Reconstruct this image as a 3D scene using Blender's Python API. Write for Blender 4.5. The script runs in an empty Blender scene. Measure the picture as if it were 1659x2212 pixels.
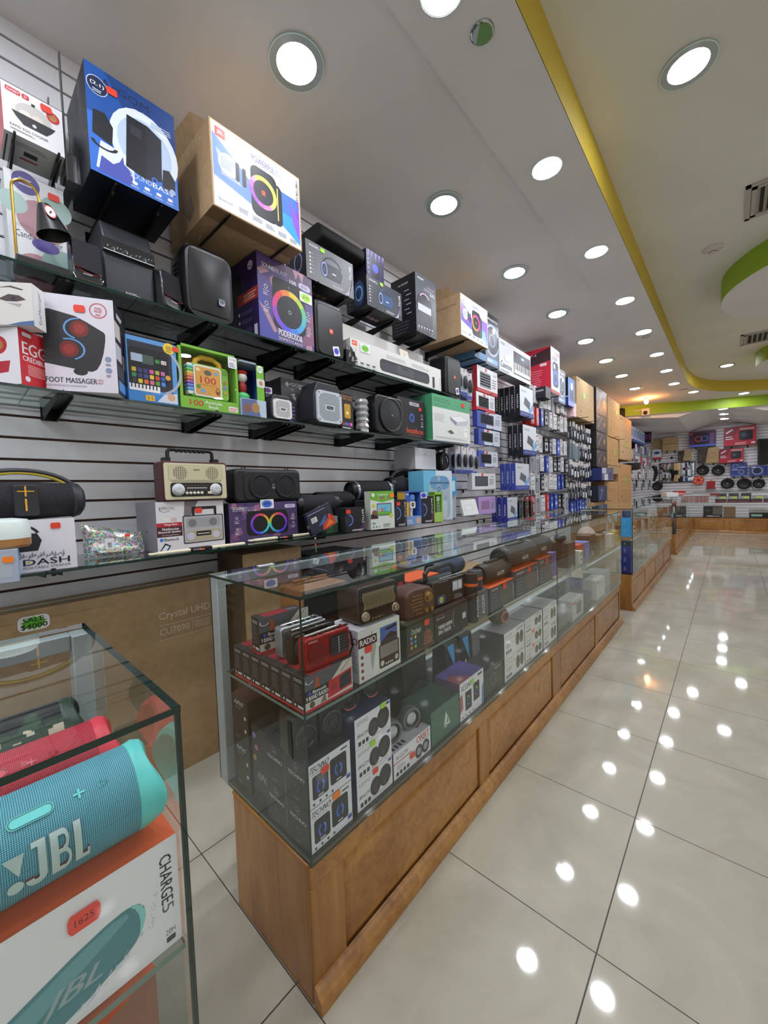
import bpy, math, random
from mathutils import Vector, Matrix
random.seed(7)
S = bpy.context.scene
# ---------------------------------------------------------------- camera, world, exposure
cam_d = bpy.data.cameras.new('camera'); cam = bpy.data.objects.new('camera', cam_d)
S.collection.objects.link(cam); S.camera = cam
cam_d.sensor_fit = 'HORIZONTAL'; cam_d.sensor_width = 36.0
cam_d.lens = 838.75 * 36.0 / 1659.0
cam_d.clip_start = 0.02; cam_d.clip_end = 60
R_ = ((0.74506, 0.66610, -0.03440), (0.00613, -0.05842, -0.99827), (-0.66696, 0.74356, -0.04724))
YAW, PITCH, ROLL = -0.731, -0.0472, -0.0344
fw = Vector((math.sin(YAW)*math.cos(PITCH), math.cos(YAW)*math.cos(PITCH), math.sin(PITCH)))
rt = Vector((math.cos(YAW), -math.sin(YAW), 0)); up = rt.cross(fw)
r2 = math.cos(ROLL)*rt + math.sin(ROLL)*up; u2 = -math.sin(ROLL)*rt + math.cos(ROLL)*up
cam.matrix_world = Matrix(((r2.x, u2.x, -fw.x, 0.280), (r2.y, u2.y, -fw.y, -1.155), (r2.z, u2.z, -fw.z, 1.331), (0, 0, 0, 1)))
wd = bpy.data.worlds.new('world'); S.world = wd; wd.use_nodes = True
wd.node_tree.nodes['Background'].inputs[0].default_value = (0.8, 0.85, 1, 1)
wd.node_tree.nodes['Background'].inputs[1].default_value = 0.3
S.view_settings.view_transform = 'Standard'; S.view_settings.look = 'None'
S.view_settings.gamma = 1; S.view_settings.use_curve_mapping = False
S.view_settings.exposure = 0.46
LAMP = 60.0        # strength of the round ceiling lights
try:
    S.cycles.transparent_max_bounces = 40; S.cycles.max_bounces = 10; S.cycles.diffuse_bounces = 8
except Exception: pass

# ---------------------------------------------------------------- materials
def lin(c):
    if isinstance(c, str):
        c = c.lstrip('#'); c = [int(c[i:i+2], 16)/255 for i in (0, 2, 4)]
    return [(x/12.92 if x <= .04045 else ((x+.055)/1.055)**2.4) for x in c]
MATS = {}
def mat(c, r=.45, m=0.0, e=0.0, coat=0.0, name=None):
    key = (c, r, m, e, coat)
    if key in MATS: return MATS[key]
    mt = bpy.data.materials.new(name or 'paint'); mt.use_nodes = True
    b = mt.node_tree.nodes['Principled BSDF']; l = lin(c)
    b.inputs['Base Color'].default_value = (*l, 1); b.inputs['Roughness'].default_value = r
    b.inputs['Metallic'].default_value = m; b.inputs['Coat Weight'].default_value = coat
    if e:
        b.inputs['Emission Color'].default_value = (*l, 1); b.inputs['Emission Strength'].default_value = e
    MATS[key] = mt; return mt
def nodes(name):
    mt = bpy.data.materials.new(name); mt.use_nodes = True
    nt = mt.node_tree; return mt, nt, nt.nodes['Principled BSDF'], nt.links
def N(nt, t, **kw):
    n = nt.nodes.new(t)
    for k, v in kw.items():
        if k in n.inputs: n.inputs[k].default_value = v
        else: setattr(n, k, v)
    return n
def ramp(nt, stops):
    n = nt.nodes.new('ShaderNodeValToRGB'); el = n.color_ramp.elements
    while len(el) < len(stops): el.new(.5)
    for e, (p, c) in zip(el, stops): e.position = p; e.color = (*lin(c), 1)
    return n
def speckle(name, c1, c2, scale=20, r=.5, bump=0.0, bscale=200, detail=3, m=0.0, lo=.35, hi=.65, kind='noise', stretch=None):
    mt, nt, b, L = nodes(name)
    tc = N(nt, 'ShaderNodeTexCoord'); src = tc.outputs['Object']
    if stretch:
        mp = N(nt, 'ShaderNodeMapping'); mp.inputs['Scale'].default_value = stretch
        L.new(src, mp.inputs['Vector']); src = mp.outputs['Vector']
    n = N(nt, 'ShaderNodeTexNoise', Scale=scale, Detail=detail) if kind == 'noise' else N(nt, 'ShaderNodeTexVoronoi', Scale=scale)
    L.new(src, n.inputs['Vector']); rp = ramp(nt, [(lo, c1), (hi, c2)])
    L.new(n.outputs[0], rp.inputs[0]); L.new(rp.outputs[0], b.inputs['Base Color'])
    b.inputs['Roughness'].default_value = r; b.inputs['Metallic'].default_value = m
    if bump:
        n2 = N(nt, 'ShaderNodeTexNoise', Scale=bscale, Detail=2); L.new(src, n2.inputs['Vector'])
        bp = N(nt, 'ShaderNodeBump', Strength=bump, Distance=.002); L.new(n2.outputs[0], bp.inputs['Height'])
        L.new(bp.outputs[0], b.inputs['Normal'])
    return mt
def fabric(name, c1, c2, scale=260, bump=.6, r=.8):
    "woven cloth: two crossed waves make small bumps"
    mt, nt, b, L = nodes(name)
    tc = N(nt, 'ShaderNodeTexCoord')
    w1 = N(nt, 'ShaderNodeTexWave', Scale=scale); w2 = N(nt, 'ShaderNodeTexWave', Scale=scale); w2.bands_direction = 'Z'
    L.new(tc.outputs['UV'], w1.inputs['Vector']); 
    mp = N(nt, 'ShaderNodeMapping'); mp.inputs['Rotation'].default_value = (0, 0, math.pi/2)
    L.new(tc.outputs['UV'], mp.inputs['Vector']); w2.bands_direction = 'X'; L.new(mp.outputs[0], w2.inputs['Vector'])
    mx = N(nt, 'ShaderNodeMath', operation='MULTIPLY'); L.new(w1.outputs[1], mx.inputs[0]); L.new(w2.outputs[1], mx.inputs[1])
    rp = ramp(nt, [(.1, c1), (.7, c2)]); L.new(mx.outputs[0], rp.inputs[0]); L.new(rp.outputs[0], b.inputs['Base Color'])
    bp = N(nt, 'ShaderNodeBump', Strength=bump, Distance=.001); L.new(mx.outputs[0], bp.inputs['Height']); L.new(bp.outputs[0], b.inputs['Normal'])
    b.inputs['Roughness'].default_value = r; return mt
def wood(name, c1, c2, c3, stretch, r=.35, coat=.25, knots=True):
    mt, nt, b, L = nodes(name)
    tc = N(nt, 'ShaderNodeTexCoord'); mp = N(nt, 'ShaderNodeMapping'); mp.inputs['Scale'].default_value = stretch
    L.new(tc.outputs['Object'], mp.inputs['Vector'])
    n = N(nt, 'ShaderNodeTexNoise', Scale=2.2, Detail=7, Distortion=1.2, Roughness=.62); L.new(mp.outputs[0], n.inputs['Vector'])
    rp = ramp(nt, [(.25, c1), (.5, c2), (.75, c3)]); L.new(n.outputs[0], rp.inputs[0])
    n3 = N(nt, 'ShaderNodeTexNoise', Scale=2.0, Detail=2); L.new(tc.outputs['Object'], n3.inputs['Vector'])
    rp3 = ramp(nt, [(.3, '#b9a58c'), (.6, '#ffffff')]); L.new(n3.outputs[0], rp3.inputs[0])
    mx = N(nt, 'ShaderNodeMix', data_type='RGBA', blend_type='MULTIPLY'); mx.inputs[0].default_value = .8
    L.new(rp.outputs[0], mx.inputs[6]); L.new(rp3.outputs[0], mx.inputs[7])
    out = mx.outputs[2]
    if knots:
        v = N(nt, 'ShaderNodeTexVoronoi', Scale=1.0); mp2 = N(nt, 'ShaderNodeMapping'); mp2.inputs['Scale'].default_value = tuple(2.6 if s > 3 else 1.5 for s in stretch)
        L.new(tc.outputs['Object'], mp2.inputs['Vector']); L.new(mp2.outputs[0], v.inputs['Vector'])
        rk = ramp(nt, [(.03, '#5a3416'), (.10, '#ffffff')]); L.new(v.outputs[0], rk.inputs[0])
        m2 = N(nt, 'ShaderNodeMix', data_type='RGBA', blend_type='MULTIPLY'); m2.inputs[0].default_value = .6
        L.new(out, m2.inputs[6]); L.new(rk.outputs[0], m2.inputs[7]); out = m2.outputs[2]
    L.new(out, b.inputs['Base Color']); b.inputs['Roughness'].default_value = r; b.inputs['Coat Weight'].default_value = coat
    b.inputs['Coat Roughness'].default_value = .2
    return mt
def glass(name, tint, edge=False, ior=1.5):
    mt = bpy.data.materials.new(name); mt.use_nodes = True; nt = mt.node_tree; nt.nodes.clear(); L = nt.links
    o = N(nt, 'ShaderNodeOutputMaterial'); t = N(nt, 'ShaderNodeBsdfTransparent'); t.inputs[0].default_value = (*tint, 1)
    g = N(nt, 'ShaderNodeBsdfGlossy'); g.inputs['Roughness'].default_value = 0.0; g.inputs[0].default_value = (.95, 1, .98, 1)
    f = N(nt, 'ShaderNodeFresnel'); f.inputs[0].default_value = ior; m = N(nt, 'ShaderNodeMixShader')
    geo = N(nt, 'ShaderNodeNewGeometry'); mi = N(nt, 'ShaderNodeMath', operation='MULTIPLY'); sb = N(nt, 'ShaderNodeMath', operation='SUBTRACT')
    sb.inputs[0].default_value = 1.0; L.new(geo.outputs['Backfacing'], sb.inputs[1])
    m2 = N(nt, 'ShaderNodeMath', operation='MULTIPLY'); m2.inputs[1].default_value = 1.2
    L.new(f.outputs[0], m2.inputs[0]); L.new(m2.outputs[0], mi.inputs[0]); L.new(sb.outputs[0], mi.inputs[1]); mi.use_clamp = True
    L.new(mi.outputs[0], m.inputs[0]); L.new(t.outputs[0], m.inputs[1]); L.new(g.outputs[0], m.inputs[2]); L.new(m.outputs[0], o.inputs[0])
    return mt
M_GLASS = glass('clear_glass', (.982, .994, .988))
M_SMOKE = glass('smoked_glass', (.42, .46, .46))
M_SHELF = glass('shelf_glass', (.91, .955, .935))
M_FILM = glass('clear_plastic_film', (.99, .99, .99), ior=1.4)
M_GEDGE2 = mat('#6d857d', .2, coat=.3, name='pale_glass_edge')
M_GEDGE = mat('#173029', .15, coat=.3, name='green_glass_edge')
M_ALU = mat('#b4c0c2', .38, .3, name='aluminium')
M_WOOD = wood('honey_wood', '#8f6030', '#b27e40', '#c4934f', (9, .9, 9))
M_WOODV = wood('honey_wood_upright', '#8a5c2e', '#aa783c', '#bd8c4a', (9, 9, .9))
M_SLAT = speckle('white_laminate', '#eaeaf0', '#f1f1f7', 6, .32)
M_GROOVE = mat('#4a2e22', .7, name='brown_groove')
M_CEIL = speckle('ceiling_paint', '#dcd9d5', '#e2dfdb', 1.5, .85)
M_CEIL2 = speckle('upper_ceiling_paint', '#dad8cc', '#e0ded2', 1.5, .85)
M_YEL = mat('#c9ae32', .6, name='yellow_paint'); M_GRN = mat('#8fae24', .6, name='green_paint')
M_BLK = mat('#101114', .4, name='black_plastic'); M_BLKM = mat('#0b0b0d', .75, name='matt_black')
M_BRKT = mat('#08080a', .45, name='black_steel')
M_CARD = speckle('brown_cardboard', '#a98c67', '#b39671', 30, .8, bump=.15, bscale=90)
M_CARDL = speckle('kraft_cardboard', '#b5976b', '#bfa178', 25, .75, bump=.1)
def floor_mat():
    mt, nt, b, L = nodes('polished_tile')
    tc = N(nt, 'ShaderNodeTexCoord'); sx = N(nt, 'ShaderNodeSeparateXYZ'); L.new(tc.outputs['Object'], sx.inputs[0])
    def line(o, w):
        a = N(nt, 'ShaderNodeMath', operation='DIVIDE'); a.inputs[1].default_value = .6; L.new(o, a.inputs[0])
        r = N(nt, 'ShaderNodeMath', operation='ROUND'); L.new(a.outputs[0], r.inputs[0])
        s = N(nt, 'ShaderNodeMath', operation='SUBTRACT'); L.new(a.outputs[0], s.inputs[0]); L.new(r.outputs[0], s.inputs[1])
        q = N(nt, 'ShaderNodeMath', operation='ABSOLUTE'); L.new(s.outputs[0], q.inputs[0])
        l = N(nt, 'ShaderNodeMath', operation='LESS_THAN'); l.inputs[1].default_value = w; L.new(q.outputs[0], l.inputs[0]); return l
    lx = line(sx.outputs[0], .0032); ly = line(sx.outputs[1], .0026)
    mx = N(nt, 'ShaderNodeMath', operation='MAXIMUM'); L.new(lx.outputs[0], mx.inputs[0]); L.new(ly.outputs[0], mx.inputs[1])
    n = N(nt, 'ShaderNodeTexNoise', Scale=2.5, Detail=6, Roughness=.6, Distortion=.8); L.new(tc.outputs['Object'], n.inputs['Vector'])
    rp = ramp(nt, [(.35, '#aaa696'), (.55, '#b4b0a1'), (.68, '#bcb8aa')]); L.new(n.outputs[0], rp.inputs[0])
    mc = N(nt, 'ShaderNodeMix', data_type='RGBA'); L.new(mx.outputs[0], mc.inputs[0]); L.new(rp.outputs[0], mc.inputs[6]); mc.inputs[7].default_value = (*lin('#3a3434'), 1)
    L.new(mc.outputs[2], b.inputs['Base Color'])
    ro = N(nt, 'ShaderNodeMath', operation='MULTIPLY_ADD'); ro.inputs[1].default_value = .5; ro.inputs[2].default_value = .045
    L.new(mx.outputs[0], ro.inputs[0]); L.new(ro.outputs[0], b.inputs['Roughness']); b.inputs['IOR'].default_value = 1.5
    return mt
M_FLOOR = floor_mat()

# ---------------------------------------------------------------- mesh builder
TXT = {}
def text_geo(s, bold):
    bold = 0; k = (s, bold)
    if k in TXT: return TXT[k]
    cu = bpy.data.curves.new('t', 'FONT'); cu.body = s; cu.resolution_u = 2; cu.offset = bold
    o = bpy.data.objects.new('t', cu); me = o.to_mesh()
    vs = [(v.co.x, v.co.y) for v in me.vertices]; fs = [tuple(p.vertices) for p in me.polygons]
    o.to_mesh_clear(); bpy.data.objects.remove(o); bpy.data.curves.remove(cu)
    if not vs: vs = [(0, 0), (1, 0), (1, 1)]; fs = [(0, 1, 2)]
    x0 = min(v[0] for v in vs); x1 = max(v[0] for v in vs); y0 = min(v[1] for v in vs); y1 = max(v[1] for v in vs)
    vs = [((x-x0)/(x1-x0+1e-9), (y-y0)/(y1-y0+1e-9)) for x, y in vs]
    TXT[k] = (vs, fs); return TXT[k]
class MB:
    def __init__(s): s.v = []; s.f = []; s.m = []; s.mats = []; s.T = None; s.uv = {}
    def mi(s, m):
        if isinstance(m, str): m = mat(m)
        if m not in s.mats: s.mats.append(m)
        return s.mats.index(m)
    def add(s, vs, fs, m):
        k = len(s.v); i = s.mi(m)
        if s.T: vs = [s.T @ Vector(v) for v in vs]
        s.v += [tuple(v) for v in vs]
        for f in fs: s.f.append(tuple(k+j for j in f)); s.m.append(i)
        return s
    def box(s, x0, x1, y0, y1, z0, z1, m, mats=None):
        vs = [(x0,y0,z0),(x1,y0,z0),(x1,y1,z0),(x0,y1,z0),(x0,y0,z1),(x1,y0,z1),(x1,y1,z1),(x0,y1,z1)]
        fs = [(0,1,5,4),(1,2,6,5),(2,3,7,6),(3,0,4,7),(4,5,6,7),(3,2,1,0)]   # front,right,back,left,top,bottom
        if mats is None: return s.add(vs, fs, m)
        k = len(s.v)
        for f, mm in zip(fs, mats): s.add([vs[i] for i in f], [(0,1,2,3)], mm if mm is not None else m)
        return s
    def rbox(s, x0, x1, y0, y1, z0, z1, r, m, n=4, axis='y'):
        "box with rounded corners in the plane across the axis"
        def arc(a0, a1, b0, b1):
            p = []
            for cx, cy, st in ((a1-r, b0+r, -90), (a1-r, b1-r, 0), (a0+r, b1-r, 90), (a0+r, b0+r, 180)):
                for i in range(n+1):
                    t = math.radians(st+90*i/n); p.append((cx+r*math.cos(t), cy+r*math.sin(t)))
            return p
        if axis == 'y': return s.prism([(a, b) for a, b in arc(x0, x1, z0, z1)], y0, y1, m, 'y')
        if axis == 'z': return s.prism(arc(x0, x1, y0, y1), z0, z1, m, 'z')
        return s.prism(arc(y0, y1, z0, z1), x0, x1, m, 'x')
    def prism(s, poly, a, b, m, axis='z', inset=None):
        n = len(poly)
        def P(p, t):
            return (p[0], p[1], t) if axis == 'z' else ((p[0], t, p[1]) if axis == 'y' else (t, p[0], p[1]))
        vs = [P(p, a) for p in poly] + [P(p, b) for p in poly]
        fs = [tuple(range(n)), tuple(range(2*n-1, n-1, -1))] + [(i, i+n, (i+1) % n+n, (i+1) % n) for i in range(n)]
        if axis == 'z' or axis == 'x': fs = [tuple(reversed(f)) for f in fs]
        return s.add(vs, fs, m)
    def lathe(s, prof, m, c=(0,0,0), axis='z', n=24, cap=True):
        vs = []; k = len(prof)
        for r, t in prof:
            for i in range(n):
                a = 2*math.pi*i/n; x, y = r*math.cos(a), r*math.sin(a)
                p = (x, y, t) if axis == 'z' else ((x, t, y) if axis == 'y' else (t, x, y))
                vs.append((c[0]+p[0], c[1]+p[1], c[2]+p[2]))
        fs = [(j*n+i, j*n+(i+1) % n, (j+1)*n+(i+1) % n, (j+1)*n+i) for j in range(k-1) for i in range(n)]
        if cap: fs += [tuple(reversed(range(n))), tuple(range((k-1)*n, k*n))]
        if axis == 'y': fs = [tuple(reversed(f)) for f in fs]
        return s.add(vs, fs, m)
    def cyl(s, p0, p1, r, m, n=12, r1=None):
        return s.tube([p0, p1], r, m, n, r1=r1)
    def tube(s, pts, r, m, n=8, closed=False, r1=None):
        pts = [Vector(p) for p in pts]; k = len(pts); vs = []
        d0 = (pts[1]-pts[0]).normalized(); a = Vector((0,0,1)) if abs(d0.z) < .9 else Vector((1,0,0))
        u = d0.cross(a).normalized()
        for i, p in enumerate(pts):
            if closed: d = (pts[(i+1) % k]-pts[i-1]).normalized()
            else: d = (pts[min(i+1, k-1)]-pts[max(i-1, 0)]).normalized()
            u = (u-d*u.dot(d)).normalized(); w = d.cross(u)
            rr = r if r1 is None else r+(r1-r)*i/(k-1)
            for j in range(n):
                t = 2*math.pi*j/n; vs.append(p+(u*math.cos(t)+w*math.sin(t))*rr)
        e = k if closed else k-1
        fs = [(i*n+j, i*n+(j+1) % n, ((i+1) % k)*n+(j+1) % n, ((i+1) % k)*n+j) for i in range(e) for j in range(n)]
        if not closed: fs += [tuple(reversed(range(n))), tuple(range((k-1)*n, k*n))]
        return s.add(vs, fs, m)
    def ball(s, c, r, m, n=16, k=8):
        if not isinstance(r, tuple): r = (r, r, r)
        vs = []; 
        for j in range(1, k):
            a = math.pi*j/k
            for i in range(n):
                t = 2*math.pi*i/n; vs.append((c[0]+r[0]*math.sin(a)*math.cos(t), c[1]+r[1]*math.sin(a)*math.sin(t), c[2]+r[2]*math.cos(a)))
        vs += [(c[0], c[1], c[2]+r[2]), (c[0], c[1], c[2]-r[2])]; q = len(vs)
        fs = [(j*n+i, (j+1)*n+i, (j+1)*n+(i+1) % n, j*n+(i+1) % n) for j in range(k-2) for i in range(n)]
        fs += [(q-2, i, (i+1) % n) for i in range(n)] + [(q-1, (k-2)*n+(i+1) % n, (k-2)*n+i) for i in range(n)]
        return s.add(vs, fs, m)
    def obj(s, name, parent=None, smooth=True, bevel=0, seg=2, ang=32):
        me = bpy.data.meshes.new(name); me.from_pydata(s.v, [], s.f)
        for m in s.mats: me.materials.append(m)
        me.polygons.foreach_set('material_index', s.m)
        if smooth:
            me.polygons.foreach_set('use_smooth', [True]*len(s.f)); me.set_sharp_from_angle(angle=math.radians(ang))
        me.update()
        o = bpy.data.objects.new(name, me); S.collection.objects.link(o)
        if parent: o.parent = parent
        if bevel:
            md = o.modifiers.new('bevel', 'BEVEL'); md.width = bevel; md.segments = seg; md.limit_method = 'ANGLE'; md.angle_limit = .6
        return o
class Face:
    "draws flat print on one face of a builder; u,v in 0..1 from the lower left corner"
    def __init__(s, b, o, u, v, lift=.0003):
        s.b = b; s.o = Vector(o); s.U = Vector(u); s.V = Vector(v); s.n = s.U.cross(s.V).normalized(); s.k = 0; s.lift = lift
        s.asp = s.U.length/s.V.length
    def P(s, u, v, k): return s.o+s.U*u+s.V*v+s.n*(s.lift+.00004*k)
    def poly(s, pts, m):
        s.k += 1; s.b.add([s.P(u, v, s.k) for u, v in pts], [tuple(range(len(pts)))], m); return s
    def rect(s, u0, v0, u1, v1, m): return s.poly([(u0,v0),(u1,v0),(u1,v1),(u0,v1)], m)
    def rrect(s, u0, v0, u1, v1, r, m, n=4):
        "r as a fraction of the face height"
        ru = r/s.asp; p = []
        for cu, cv, st in ((u1-ru, v0+r, -90), (u1-ru, v1-r, 0), (u0+ru, v1-r, 90), (u0+ru, v0+r, 180)):
            for i in range(n+1):
                t = math.radians(st+90*i/n); p.append((cu+ru*math.cos(t), cv+r*math.sin(t)))
        return s.poly(p, m)
    def ell(s, u, v, rv, m, n=24, ru=None):
        ru = rv/s.asp if ru is None else ru
        return s.poly([(u+ru*math.cos(2*math.pi*i/n), v+rv*math.sin(2*math.pi*i/n)) for i in range(n)], m)
    def ring(s, u, v, r0, r1, m, n=32, a0=0, a1=360, sx=1.0):
        s.k += 1; vs = []; fs = []
        cl = abs(a1-a0) >= 360; cols = m if isinstance(m, list) else [m]
        for i in range(n+1):
            t = math.radians(a0+(a1-a0)*i/n)
            for r in (r0, r1): vs.append(s.P(u+sx*r/s.asp*math.cos(t), v+r*math.sin(t), s.k))
        for i in range(n): s.b.add([vs[2*i], vs[2*i+1], vs[2*i+3], vs[2*i+2]], [(0,1,2,3)], cols[int(i*len(cols)/n)])
        return s
    def burst(s, u, v, r, m, n=14, ru=None):
        ru = r/s.asp if ru is None else ru
        return s.poly([(u+ru*(1 if i % 2 else .74)*math.cos(math.pi*i/n), v+r*(1 if i % 2 else .74)*math.sin(math.pi*i/n)) for i in range(2*n)], m)
    def text(s, t, u0, v0, u1, v1, m, bold=.015, rot=0, shear=0):
        "fits the writing into the rectangle; rot=90 reads upwards, -90 downwards"
        vs, fs = text_geo(t, bold); s.k += 1; o = []
        for x, y in vs:
            x += shear*(y-.5)
            if rot == 90: x, y = 1-y, x
            elif rot == -90: x, y = y, 1-x
            o.append(s.P(u0+(u1-u0)*x, v0+(v1-v0)*y, s.k))
        s.b.add(o, fs, m)
        if bold >= .02:
            q = s.U*((v1-v0)*.045/s.asp) if not rot else s.V*(abs(u1-u0)*s.asp*.045)
            s.b.add([p+q+s.n*.00002 for p in o], fs, m); s.b.add([p+q*.5+s.n*.00001 for p in o], fs, m)
        return s
    def lines(s, u0, v0, u1, v1, n, m, fill=.45, rag=.3):
        "small print shown as rows of thin bars"
        h = (v1-v0)/n; s.k += 1; rr = random.Random(int((u0+v0*7+n)*1000))
        for i in range(n):
            e = u1-(u1-u0)*rag*rr.random(); a = v0+i*h
            s.b.add([s.P(u0,a,s.k), s.P(e,a,s.k), s.P(e,a+h*fill,s.k), s.P(u0,a+h*fill,s.k)], [(0,1,2,3)], m)
        return s
def faces(b, w, d, h, lift=.0003, x=0, y=0, z=0):
    "faces of a box standing at x,y,z centre-bottom: front is -y"
    a, c = w/2, d/2
    return dict(F=Face(b, (x-a, y-c, z), (w,0,0), (0,0,h), lift), L=Face(b, (x-a, y+c, z), (0,-d,0), (0,0,h), lift),
                R=Face(b, (x+a, y-c, z), (0,d,0), (0,0,h), lift), T=Face(b, (x-a, y-c, z+h), (w,0,0), (0,d,0), lift),
                B=Face(b, (x-a, y+c, z), (w,0,0), (0,-d,0), lift), K=Face(b, (x+a, y+c, z), (-w,0,0), (0,0,h), lift))
def tag(o, label, cat, group=None, kind=None):
    o['label'] = label; o['category'] = cat
    if group: o['group'] = group
    if kind: o['kind'] = kind
    return o
def struct(o): o['kind'] = 'structure'; return o
def empty(name, loc=(0,0,0), rz=0):
    o = bpy.data.objects.new(name, None); o.empty_display_size = .05; S.collection.objects.link(o)
    o.location = loc; o.rotation_euler = (0, 0, rz); return o
def at(o, loc, rz=0, rx=0, ry=0):
    o.location = loc; o.rotation_euler = (rx, ry, rz); return o
def dup(o, loc, rz=None, label=None):
    c = o.copy(); S.collection.objects.link(c); c.location = loc
    if rz is not None: c.rotation_euler = (o.rotation_euler[0], o.rotation_euler[1], rz)
    if label: c['label'] = label
    for k in o.children:
        kc = k.copy(); S.collection.objects.link(kc); kc.parent = c
        for g in k.children:
            gc = g.copy(); S.collection.objects.link(gc); gc.parent = kc
    return c
R90 = math.pi/2
# ================================================================ the room
WX = -1.90           # left wall
def floor():
    b = MB(); b.box(-2.1, 5.2, -4.2, 14.6, -.05, 0, M_FLOOR); struct(b.obj('floor'))
floor()
def slatwall(name, x0, x1, z0, z1, seams, along, off):
    "horizontal boards with brown grooves between them; drawn facing -y, then turned"
    b = MB(); p = .0888; k0 = int(math.floor((z0-off)/p)); z = off+k0*p
    b.box(x0, x1, .012, .05, z0, z1, M_GROOVE)
    xs = [x0]+[s for s in seams if x0 < s < x1]+[x1]
    while z < z1:
        a, c = max(z+.0055, z0), min(z+p-.0055, z1)
        if c > a:
            for u, v in zip(xs, xs[1:]): b.box(u+.0008, v-.0008, 0, .0125, a, c, M_SLAT)
        z += p
    return b.obj(name, smooth=False)
o = slatwall('wall_left', -4.2, 14.6, .0, 3.30, [-1.486, .954, 3.394, 5.83, 8.27, 10.7, 13.1], 'y', 1.523)
at(o, (WX, 0, 0), R90); struct(o)
o = slatwall('wall_back', -1.9, 5.2, .0, 3.30, [-.7, 1.74, 4.2], 'x', 1.523)
at(o, (0, 14.4, 0), 0); struct(o)
b = MB(); b.box(5.2, 5.3, -4.2, 14.6, 0, 3.6, M_CEIL); struct(b.obj('wall_right'))
b = MB(); b.box(-2.1, 5.3, -4.3, -4.2, 0, 3.6, M_CEIL); struct(b.obj('wall_front'))
YP = [(-.37, -4.2), (-.37, 2), (-.37, 7.9), (-.355, 8.45), (-.31, 8.9), (-.22, 9.3), (-.08, 9.66), (.12, 9.98), (.4, 10.28), (.85, 10.62), (1.5, 10.95), (2.4, 11.2), (5.2, 11.5)]
ZL, ZU = 3.26, 3.49
def ceilings():
    # lower ceiling around the edge, strip of dropped soffit, upper ceiling, fascia between them
    b = MB(); bl = [(x, 10.03+(x+1.78)*.4415) for x in (5.2, -1.9)]
    low = [(-.745, -4.2)]+YP_low()+[bl[0], (-.745, 10.03+(-.745+1.78)*.4415)]
    b.prism([(-.745,-4.2)]+YP+bl[:1]+[(-.745, 10.487)], ZL, ZL+.03, M_CEIL, 'z')
    b.prism([(-1.9,-4.2), (-.745,-4.2), (-.745,10.487), (-1.9,9.977)], ZL+.022, ZL+.05, M_CEIL, 'z')
    b.box(-.5, 5.2, -4.2, 11.6, ZU, ZU+.05, M_CEIL2)
    struct(b.obj('ceiling', smooth=False))
    b = MB()
    for (x0, y0), (x1, y1) in zip(YP, YP[1:]):
        b.add([(x0+.003,y0-.003,ZL), (x1+.003,y1-.003,ZL), (x1+.003,y1-.003,ZU), (x0+.003,y0-.003,ZU)], [(0,1,2,3)], M_YEL)
    struct(b.obj('trim_1', ang=60))
def YP_low(): return YP
ceilings()
def disc(name, cx, cy, r):
    b = MB(); n = 64
    b.lathe([(r, 0), (r, ZU-ZL)], M_GRN, (cx, cy, ZL), n=n, cap=False)
    b.lathe([(.001, 0), (r+.0005, 0)], M_CEIL, (cx, cy, ZL), n=n, cap=False)
    struct(b.obj(name))
disc('trim_2', 1.22, 4.62, 1.04); disc('trim_3', 1.50, 8.15, .93)
b = MB()  # green beam
p0, p1 = (-1.9, 9.977), (5.2, 13.112); t = .12
b.add([(p0[0],p0[1],3.03),(p1[0],p1[1],3.03),(p1[0],p1[1],ZL+.03),(p0[0],p0[1],ZL+.03)], [(0,1,2,3)], M_GRN)
b.add([(p0[0],p0[1],3.03),(p0[0],p0[1]+.1,3.03),(p1[0],p1[1]+.1,3.03),(p1[0],p1[1],3.03)], [(0,1,2,3)], M_CEIL)
struct(b.obj('trim_4'))
b = MB()  # far ceiling with a shallow barrel vault
ZF = 3.0
def yb(x): return 10.03+(x+1.78)*.4415+.1
xs = [-1.9, -.7]+[-.7+1.55*i/12 for i in range(1, 13)]+[1.5, 2.6]+[2.6+1.2*i/8 for i in range(1, 9)]+[5.2]
def zf(x):
    if -.7 < x < .85: return 2.92+.17*math.sin(math.pi*(x+.7)/1.55)
    if 2.6 < x < 3.8: return 2.92+.15*math.sin(math.pi*(x-2.6)/1.2)
    return ZF if x < -.9 else 2.92
zs = [ZF, 2.92]+[zf(x) for x in xs[2:]]
pts = list(zip(xs, zs))
for (x0, z0), (x1, z1) in zip(pts, pts[1:]):
    b.add([(x0,yb(x0),ZF if x0 < -.7 else z0),(x0,14.4,z0),(x1,14.4,z1),(x1,yb(x1),z1)], [(0,1,2,3)], M_CEIL)
    b.add([(x0,yb(x0),z0),(x1,yb(x1),z1),(x1,yb(x1),3.3),(x0,yb(x0),3.3)], [(0,1,2,3)], M_CEIL)
struct(b.obj('ceiling', smooth=True, ang=40))

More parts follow.
